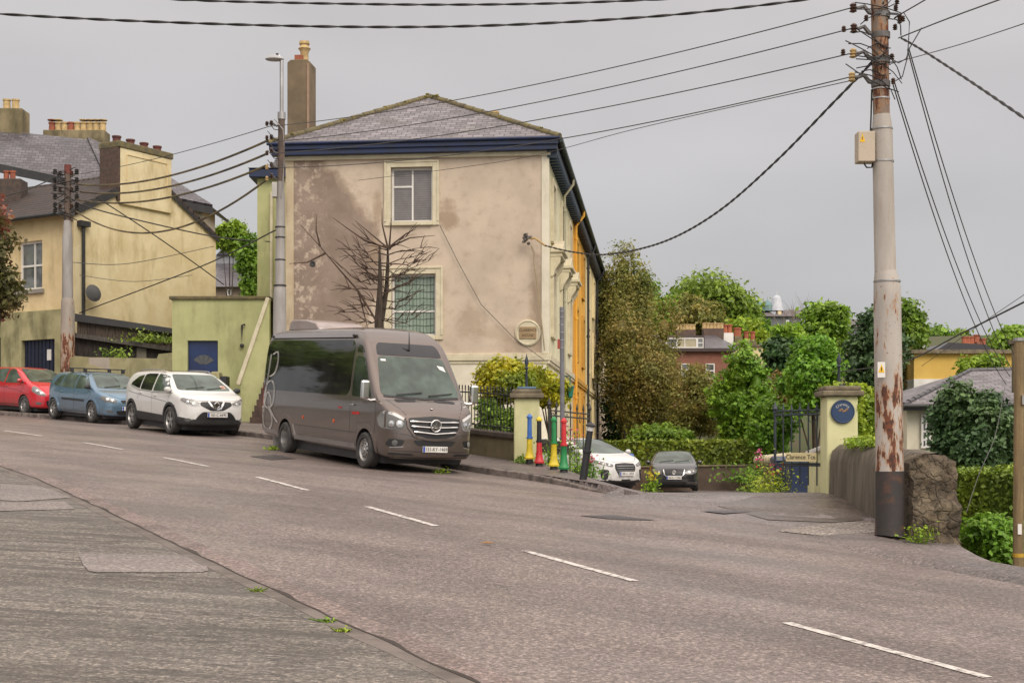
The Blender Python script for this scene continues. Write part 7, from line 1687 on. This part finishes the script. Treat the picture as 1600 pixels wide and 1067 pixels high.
# ---- sign pole ----
sg_=gp(881,737); SGY=27.6
spn=thing('sign_pole','tall thin grey banded sign pole behind the painted bollards','sign pole',(k(878,SGY),SGY,-.6))
mb=MB(); mb.tube([Vector((k(879,SGY),SGY,-.8)),P(878,480,SGY)],.045,12); mb.build('post',M('grey_post',(.17,.17,.18),(.12,.12,.13),sc=4,rough=.5),spn,smooth=40)
for y in (487,496,508,520,532,544): mb=MB(); a=P(878,y,SGY); mb.tube([a,a+Vector((0,0,.015))],.050,12); mb.build('steel_band',mt_silver,spn)
mb=MB(); mb.box(k(871,SGY),k(875.5,SGY),SGY-.02,SGY+.02,z(545,SGY),z(530,SGY)); mb.build('red_tag',M('faded_red',(.35,.07,.05)),spn)
# ---- bollards ----
def bollard(label,px,py,top,lo,hi,cap,lean=0,plain=False):
    g=gp(px,py); g=P(px,py,min(g.y,28.35)); h=(py-top)/F*g.y; t=thing('bollard',label,'bollard',tuple(g),group=None)
    cols={}
    def cm(c): return M('bollard_'+c,{'yellow':(.72,.55,.03),'blue':(.06,.17,.50),'red':(.58,.03,.035),'black':(.018,.018,.02),'green':(.02,.24,.07),'white':(.6,.6,.58)}[c],None,sc=8,rough=.42)
    Mx=Matrix.Translation(g)@Matrix.Rotation(lean,4,'Y')
    def L(name,prof,c):
        mb=MB(); mb.M=Mx; mb.lathe([(r*(.66 if not plain else .8),zz*h) for r,zz in prof],(0,0,0),20); return mb.build(name,cm(c),t,smooth=35)
    if not plain:
        L('foot',[(.115,-.05),(.115,.02),(.105,.045),(.09,.05)],'black')
        L('skirt',[(.09,.05),(.155,.055),(.16,.085),(.135,.11),(.105,.19),(.088,.30),(.080,.47),(.085,.475)],lo)
        L('collar',[(.085,.475),(.10,.48),(.10,.515),(.08,.52)],hi if hi!='black' else 'black')
        L('shaft',[(.074,.52),(.066,.90)],hi)
        L('cap',[(.066,.90),(.09,.905),(.092,.94),(.07,.95),(.055,.975),(0,1.0)],cap)
    else:
        L('shaft',[(.085,-.12),(.08,.45),(.10,.46),(.10,.50),(.078,.51),(.07,.82),(.09,.83)],'black')
        L('band',[(.072,.83),(.072,.90)],'white'); L('cap',[(.072,.90),(.11,.91),(.11,.93),(.06,.965),(.02,.98),(0,1.0)],'black')
def bl(label,px,py,top,lo,hi,cap,**k_): bollard(label,px,py,top,lo,hi,cap,**k_)
bl('painted bollard with yellow skirt and blue shaft, nearest the pillar',827.5,721,646,'yellow','blue','blue')
bl('painted bollard with red skirt, black shaft and yellow cap',842.5,728,650,'red','black','yellow')
bl('painted bollard with yellow skirt and green shaft',865.5,733,650,'yellow','green','green')
bl('painted bollard with green skirt and red shaft',881,737.5,652,'green','red','red')
bl('plain black bollard with white band, leaning to the right at the corner',911,749,657,'black','black','black',lean=R(8),plain=True)
# lanterns
def lantern(label,px,py,Y,s,mat,gl):
    c=P(px,py,Y); t=thing('lantern',label,'lantern',tuple(c)); mb=MB(); mb.M=Matrix.Translation(c)
    mb.lathe([(.0,s*.75),(.02*s,s*.62),(s*.08,s*.55),(s*.36,s*.30),(s*.38,s*.26),(s*.30,s*.26)],(0,0,0),6); mb.lathe([(s*.18,-s*.55),(s*.20,-s*.5),(s*.12,-s*.6),(0,-s*.62)],(0,0,0),6); mb.build('lantern_frame',mat,t)
    mb=MB(); mb.M=Matrix.Translation(c); mb.lathe([(s*.30,s*.26),(s*.19,-s*.5)],(0,0,0),6); mb.build('lantern_glass',gl,t)
    mb=MB(); mb.tube([c+Vector((0,0,s*.7)),c+Vector((0,0,s*1.1)),c+Vector((-s*.5,.3,s*1.2)),c+Vector((-s*.5,.9,s*1.0))],.015,5); mb.build('lantern_bracket',mat,t)
lantern('green lantern hanging over the gateway left of the sign pole',891,610,33,.30,M('dark_green_metal',(.01,.10,.07),(.01,.06,.05),rough=.4),M('green_glass',(.02,.20,.13),rough=.15))
lantern('small black carriage lantern low on the pale facade',938,690,50,.26,mt_black,g_house)
# fallen leaf
q=gp(762,851); mb=MB(); mb.prism([q+Vector((-.09,0,.02)),q+Vector((0,.04,.035)),q+Vector((.07,.01,.02)),q+Vector((0,-.04,.03))],(0,0,.003)); tag(mb.build('fallen_leaf',M('orange_leaf',(.42,.19,.05))),'single orange brown leaf lying on the road','leaf')
# ---- wires ----
def wire(label,pts,r,mat=None,sag=0,twist=False,n=26,cat='wire',name='overhead_wire'):
    """pts: 3D points; two = hanging span"""
    if len(pts)==2:
        a,b=pts; P3=[a.lerp(b,i/n)+Vector((0,0,-4*sag*(i/n)*(1-i/n))) for i in range(n+1)]
    else:
        P3=[]; c=pts
        for i in range(len(c)-1):
            p0,p1,p2,p3=c[max(i-1,0)],c[i],c[i+1],c[min(i+2,len(c)-1)]
            for j in range(8): t=j/8; P3.append(.5*((2*p1)+(p2-p0)*t+(2*p0-5*p1+4*p2-p3)*t*t+(3*p1-p0-3*p2+p3)*t**3))
        P3.append(c[-1])
    mb=MB()
    if twist:
        L=sum((P3[i+1]-P3[i]).length for i in range(len(P3)-1)); m_=min(420,max(40,int(L/.035))); Q=[]
        acc=[0]; 
        for i in range(len(P3)-1): acc.append(acc[-1]+(P3[i+1]-P3[i]).length)
        for j in range(m_+1):
            s_=L*j/m_; i=max(0,min(len(P3)-2,int(np.searchsorted(acc,s_))-1)); Q.append(P3[i].lerp(P3[i+1],(s_-acc[i])/(acc[i+1]-acc[i]+1e-9)))
        for ph in (0,math.pi):
            mb.tube([q+Vector((0,math.sin(ph+j*L/m_*9),math.cos(ph+j*L/m_*9)))*r*.7 for j,q in enumerate(Q)],r*.8,5,cap=False)
        # one island: joined by a core
        mb.tube(P3,r*.5,4)
    else: mb.tube(P3,r,5)
    return tag(mb.build(name,mat or mt_wire,smooth=True),label,cat)
A_=lambda x,y:P(x,y,PY); B_=lambda x,y:P(x,y,LY); Q_=lambda x,y:P(x,y,QY)
wire('topmost thin wire from the rusty pole to the lamp pole',[A_(1333,12),B_(420,198)],.009,mt_wireg,.22)
wire('second thin wire from the rusty pole down to the lamp pole',[A_(1334,44),B_(426,222)],.009,mt_wireg,.22)
wire('third thin wire from the rusty pole to the lamp pole, crossing the roof',[A_(1333,83),B_(426,240)],.009,mt_wireg,.22)
wire('fourth thin wire from the rusty pole to the lamp pole, crossing the blue fascia',[A_(1331,120),B_(426,262)],.009,mt_wireg,.30)
wire('thin wire from the lamp pole rising above the yellow house chimney',[B_(420,198),Q_(126,272)],.010,mt_wireg,.1)
wire('thick weathered cable between the left poles, highest of four',[B_(418,220),Q_(120,288)],.028,mt_wirey,.35)
wire('thick weathered cable between the left poles, second of four from above',[B_(418,240),Q_(126,300)],.028,mt_wirey,.35)
wire('thick weathered cable between the left poles, third of four from above',[B_(418,258),Q_(118,312)],.028,mt_wirey,.40)
wire('thick weathered cable between the left poles, lowest and slackest of four',[B_(418,280),Q_(118,330)],.026,mt_wirey,.95)
wire('dark cable crossing the yellow gable and running on to the green house',[Q_(120,318),P(190,338,46),P(335,370,47),P(425,378,47)],.022)
wire('dark cable falling steeply across the yellow gable to its right edge',[Q_(150,308),P(230,360,47.5),P(305,412,50),P(350,445,52)],.020)
wire('dark cable slanting from the lamp pole down to the shed roof',[B_(430,360),P(315,416,40),P(124,489,45.9)],.018)
wire('thin pale cable sagging low across the yellow gable',[Q_(112,410),P(200,412,47.2),P(334,385,50.5)],.012,mt_wireg)
wire('thin cable pinned along the yellow gable below the dish level',[P(124,430,47.0),P(210,440,47.6),P(300,430,50)],.010,mt_wireg)
wire('thin dark cable leaving the left edge for the concrete coloured pole',[P(-60,312,42),Q_(84,278)],.02,mt_wire,.2)
TY=17.5
wire('thick twisted cable crossing the sky from left edge to top right',[P(-60,19,TY),P(200,33,TY),P(500,42,TY),P(750,41,TY),P(1000,28,TY),P(1180,10,TY),P(1300,-6,TY)],.013,mt_wire,twist=True)
wire('thick twisted cable along the top edge of the sky',[P(200,-6,TY),P(300,1,TY),P(500,6,TY),P(700,8,TY),P(900,5,TY),P(1150,-6,TY)],.012,mt_wire,twist=True)
wire('thick black twisted cable drooping from the rusty pole to the gable bracket',[A_(1362,98),P(1340,122,19.6),P(1300,163,20.6),P(1215,250,23),P(1130,325,26),P(1060,368,29),P(1000,389,32),P(940,398,35.3),P(890,393,38),P(852,384,39.6)],.017,mt_wire,twist=True)
wire('fifth thin wire from the rusty pole, fading above the roof ridge',[A_(1331,126),P(1000,200,26),P(800,250,33),P(560,282,39.8)],.007,mt_wireg)
wire('thick twisted cable from the rusty pole down to the right edge',[A_(1408,60),P(1440,78,18),P(1520,130,15.5),P(1640,212,12.5)],.012,mt_wire,twist=True)
wire('thin wire from the rusty pole rising to the top right corner',[A_(1404,60),P(1480,30,17),P(1590,-10,14)],.009,mt_wire)
wire('short thin wire rising from the rusty pole head to the top edge',[A_(1398,28),P(1460,-8,17)],.009,mt_wire)
wire('faint thin wire from the rusty pole to the right edge under the twisted cable',[A_(1392,100),P(1500,70,16),P(1640,24,13)],.006,mt_wireg)
BG=lambda x,y:P(x,y,34.0)
wire('steep wire from the rusty pole to the bungalow chimney, leftmost of four',[A_(1394,128),BG(1572,600)],.009,mt_wireg,.5)
wire('steep wire from the rusty pole to the bungalow chimney, second from left',[A_(1396,124),BG(1578,588)],.009,mt_wireg,.45)
wire('steep wire from the rusty pole to the bungalow chimney, third from left',[A_(1418,78),BG(1580,575)],.009,mt_wireg,.45)
wire('steep wire from the rusty pole to the bungalow chimney, rightmost of four',[A_(1420,76),BG(1588,560)],.009,mt_wireg,.4)
mb=MB(); mb.tube([A_(1397,30),A_(1412,20),A_(1421,35),A_(1420,60),A_(1418,90),A_(1410,120),A_(1394,130)],.008,5); mb.build('jumper_wire',mt_wire,bp)
mb=MB(); mb.tube([A_(1392,92),A_(1404,99),A_(1416,92),A_(1421,76),A_(1440,44)],.008,5); mb.build('jumper_wire',mt_wire,bp)
wire('dark cable rising behind the rusty pole to the right edge over the bungalow',[P(1300,582,44),P(1409,566,38),P(1500,522,30),P(1640,452,24)],.018,mt_wire)
wire('thin wire rising to the right edge above the dark cable',[P(1440,572,60),P(1530,508,45),P(1640,434,36)],.010,mt_wireg)
wire('slack thin wire hanging down in front of the evergreen shrub',[P(1570,604,26),P(1555,680,24),P(1530,740,22.5),P(1510,800,21.5)],.006,mt_wireg)
# ================= FAR BUILDINGS =================
def bx(parent,name,mat,px0,px1,py0,py1,Y,dep,uv=False,**k_):
    mb=MB(); mb.box(k(px0,Y),k(px1,Y),Y,Y+dep,z(py1,Y),z(py0,Y)); o=mb.build(name,mat,parent,**k_); return o
def winpx(parent,px0,px1,py0,py1,Y,bars=(),hbars=(.5,),fm=mt_white,glass=None,fw=None,d=-.04):
    return window(parent,k(px0,Y),k(px1,Y),z(py1,Y),z(py0,Y),Y,fm,bars,hbars,glass,'x',-.10,fw or .06)
Y=85; bk=thing('brick_house','red brick house with slate mansard roof and wide white dormer window','house',(k(1110,Y),Y,-1))
bx(bk,'wall',mt_brick,1005,1145,549,640,Y,9)
bx(bk,'cornice',M('dark_cornice',(.07,.05,.045)),1002,1150,544,549,Y-.3,.8)
mb=MB(); f=Y-.3; q=lambda x,y,yy: P(x,y,yy)
mb.add([q(1002,545,f),q(1150,545,f),q(1118,524,f+4),q(1010,524,f+4)],[(0,1,2,3)]); mb.add([q(1150,545,f),q(1158,545,f+9),q(1118,524,f+4)],[(0,1,2)]); mb.add([q(1002,545,f),q(1010,524,f+4),q(1010,524,f+9)],[(0,1,2)]); faceuv(mb.build('roof',mt_slateb,bk))
dm=bx(bk,'dormer',M('dormer_fascia',(.09,.07,.065)),1030,1101,524,545,Y-.1,3)
winpx(bk,1040,1058,528,544,Y-.1,bars=(),hbars=(),fw=.07); winpx(bk,1058,1089,528,544,Y-.1,bars=(.38,),hbars=(),fw=.07,glass=M('cream_blind_far',(.45,.40,.27),rough=.4)); winpx(bk,1089,1099,528,544,Y-.1,hbars=(.5,),fw=.06)
winpx(bk,1102,1116.5,568,593,Y,hbars=(.55,),fw=.07); winpx(bk,1064,1077,568,590,Y,hbars=(.55,),fw=.06)
for (a,b_,t_,pt) in ((1058,1087,515,'y'),(1100,1131,513,'y')):
    co=bx(bk,'chimney',M('brown_chimney_far',(.13,.08,.06),(.09,.06,.05),sc=3),a,b_,t_,530,Y+4,1.0)
    n_=6
    for i in range(n_):
        x=k(lerp(a+2,b_-2,i/(n_-1)),Y+4); m2=MB(); m2.lathe([(.14,z(t_,Y+4)),(.12,z(t_,Y+4)+.3),(.15,z(t_,Y+4)+.31),(.15,z(t_,Y+4)+.38)],(x,Y+4.5,0),8); m2.build('chimney_pot',mt_poty,co)
Y=96; rb=thing('row_of_roofs','row of slate roofs with white wall and red chimney pots right of the brick house','house',(k(1160,Y),Y,3))
bx(rb,'wall',w_py,1128,1192,541,600,Y,7); bx(rb,'coping',mt_stone,1126,1194,538,541,Y-.2,7); 
for (a,b_,t_) in ((1131,1146,520),(1148,1160,525),(1164,1182,531)):
    co=bx(rb,'chimney',mt_white if a==1131 else w_chim2,a,b_,t_,541,Y+2,1)
    for i in range(2): m2=MB(); zt0=z(t_,Y+2); m2.lathe([(.18,zt0),(.15,zt0+.5),(.2,zt0+.52),(.2,zt0+.62)],(k(lerp(a+4,b_-4,i),Y+2),Y+2.5,0),8); m2.build('chimney_pot',M('bright_terracotta',(.36,.11,.055)),co)
Y=205; db=thing('domed_building','distant grey building with white dome and small blue green turrets','building',(k(1215,Y),Y,8))
bx(db,'wall',M('far_grey_wall',(.16,.17,.17)),1180,1252,494,540,Y,12)
mb=MB(); mb.add([q(1176,494,Y-.5),q(1214,494,Y-.5),q(1196,482,Y+6)],[(0,1,2)]); mb.add([q(1210,494,Y-.5),q(1258,494,Y-.5),q(1258,484,Y+5),q(1214,484,Y+5)],[(0,1,2,3)]); mb.build('roof',M('far_brown_roof',(.14,.12,.12)),db)
cp=P(1213.5,486,Y+3); mb=MB(); mb.lathe([(1.05,0),(.98,.6),(.75,1.5),(.68,1.9),(.55,2.0),(.5,2.2),(.1,2.35),(.05,3.0),(0,3.0)],tuple(cp),14); mb.build('dome',M('white_lead_dome',(.52,.54,.57),(.42,.44,.48),rough=.5),db,smooth=40)
for x,s_ in ((1187,.6),(1199,.85)):
    cp=P(x,486,Y+3); mb=MB(); mb.lathe([(s_,0),(s_*.95,.7),(s_,.75),(s_*.8,1.1),(s_*.3,1.5),(.04,1.6),(0,2.3)],tuple(cp),12); mb.build('turret',M('verdigris',(.16,.26,.27),(.12,.2,.21)),db,smooth=40)
bx(db,'chimney',w_py,1216,1221,486,494,Y+1,1)
winpx(db,1188,1193,500,508,Y,hbars=(),fw=.2); winpx(db,1228,1233,500,508,Y,hbars=(),fw=.2)
Y=150; gb2=thing('grey_building','distant low grey building with pale band left of the pole','building',(k(1335,Y),Y,8)); bx(gb2,'wall',M('far_grey_wall',(.16,.17,.17)),1320,1372,515,540,Y,8); bx(gb2,'band',mt_white,1320,1372,511,515,Y-.1,8)
mb=MB(); mb.add([q(1314,511,Y-.5),q(1376,511,Y-.5),q(1370,499,Y+5),q(1324,499,Y+5)],[(0,1,2,3)]); mb.build('roof',M('far_brown_roof',(.14,.12,.12)),gb2)
Y=120; wb_=thing('white_building','tall white building with overhanging grey roof on the hill right of the pole','building',(k(1445,Y),Y,6)); bx(wb_,'wall',M('far_white_wall',(.55,.53,.50)),1430,1447,517,560,Y,7)
mb=MB(); mb.prism([q(1422,515,Y-.4),q(1457,520,Y-.4),q(1436,511,Y-.4)],(0,8,0)); mb.build('roof',M('far_brown_roof',(.14,.12,.12)),wb_); winpx(wb_,1440,1443,522,530,Y,hbars=(.5,),fw=.08); winpx(wb_,1440,1443,535,543,Y,hbars=(.5,),fw=.08)
Y=72; yb=thing('yellow_building','long flat roofed ochre yellow building with white lower wall','building',(k(1510,Y),Y,-1)); bx(yb,'wall',wallmat('ochre_wall',(.66,.44,.11),(.60,.39,.09),ga=.15),1428,1800,552,592,Y,9); bx(yb,'lower_wall',mt_white,1428,1800,592,640,Y-.05,9); bx(yb,'coping',mt_stone,1424,1805,546,552,Y-.3,9.5)
mb=MB(); mb.add([q(1448,546,Y-.3),q(1640,543,Y+9),q(1500,543,Y+9)],[(0,1,2)]); 
Y=100; rc=thing('chimney_house','house with white chimney block and orange red pots beyond the yellow building','house',(k(1520,Y),Y,4)); 
mb=MB(); mb.prism([q(1462,548,Y),q(1555,548,Y),q(1540,538,Y),q(1482,535,Y)],(0,6,0)); mb.build('roof',mt_slateb,rc)
for (a,b_,t_,mm) in ((1508,1524,537,mt_white),(1527,1532,534,mt_brick),(1536,1542,540,mt_brick)):
    co=bx(rc,'chimney',mm,a,b_,t_,550,Y+.5,1); 
    for i in range(3 if b_-a>10 else 2): m2=MB(); zt0=z(t_,Y+.5); m2.lathe([(.2,zt0),(.17,zt0+.45),(.22,zt0+.47),(.22,zt0+.55)],(k(lerp(a+2,b_-2,i/(2 if b_-a>10 else 1)),Y+.5),Y+1,0),8); m2.build('chimney_pot',M('bright_terracotta',(.36,.11,.055)),co)
Y=36; bg=thing('bungalow','cream bungalow with grey slate hipped roof behind the evergreen shrub','house',(k(1500,Y),Y,-2)); bx(bg,'wall',w_white,1417,1740,640,780,Y,8)
mb=MB(); f=Y-.45; ridge_y=f+4.0; 
mb.add([q(1411,633,f),q(1760,633,f),q(1700,574,ridge_y),q(1516,579,ridge_y)],[(0,1,2,3)]); mb.add([q(1411,633,f),q(1516,579,ridge_y),Vector((q(1411,633,f).x,f+8.5,z(633,f)))],[(0,1,2)]); rf=faceuv(mb.build('roof',mt_slate,bg)); ridge(rf,q(1411,633,f),q(1516,579,ridge_y),.07,mt_slateb); ridge(rf,q(1516,579,ridge_y),q(1700,574,ridge_y),.07,mt_slateb)
mb=MB(); mb.box(k(1411,f),k(1760,f),f-.02,f+.25,z(641,f),z(633,f)-.005); mb.build('fascia_board',mt_black,bg); mb=MB(); mb.tube([P(1411,634,f-.1),P(1760,634,f-.1)],.05,8); mb.build('gutter',mt_black,bg)
winpx(bg,1438,1453,648,700,Y,bars=(.5,),hbars=(.25,.5,.75),fw=.05)
mb=MB(); Yc=35.0; co=bx(bg,'chimney',w_chim2,1594,1630,535,612,Yc,.6); bx(co,'chimney_cap',mt_stone,1576,1615,528,536,Yc-.05,.9) if 0 else bx(bg,'chimney_cap',mt_stone,1591,1633,528,535,Yc-.05,.7)
# far left: house among trees
Y=95; fh=thing('grey_house','distant slate house with gabled dormer between yellow house and green house','house',(k(368,Y),Y,6)); bx(fh,'wall',M('far_buff_wall',(.26,.20,.15)),330,410,447,475,Y,7); 
mb=MB(); mb.add([q(325,448,Y-.5),q(415,448,Y-.5),q(400,412,Y+4),q(335,412,Y+4)],[(0,1,2,3)]); faceuv(mb.build('lower_roof',mt_slateb,fh))
bx(fh,'upper_wall',M('far_grey_wall2',(.24,.25,.27)),335,400,398,414,Y+4,4); mb=MB(); mb.prism([q(338,398,Y+3.8),q(386,398,Y+3.8),q(384,378,Y+3.8),q(370,368,Y+3.8),q(356,380,Y+3.8)],(0,4,0)); mb.build('gable_roof',mt_slateb,fh)
winpx(fh,358,366,379,392,Y+3.8,hbars=(),fw=.08); winpx(fh,377,384,379,392,Y+3.8,hbars=(),fw=.08); winpx(fh,355,362,452,462,Y,hbars=(),fw=.08)
for i in range(3): m2=MB(); m2.box(k(372+i*6,Y+5),k(376+i*6,Y+5),Y+5,Y+5.6,z(372,Y+5),z(364,Y+5)); m2.build('chimney_pot',mt_pot,fh)
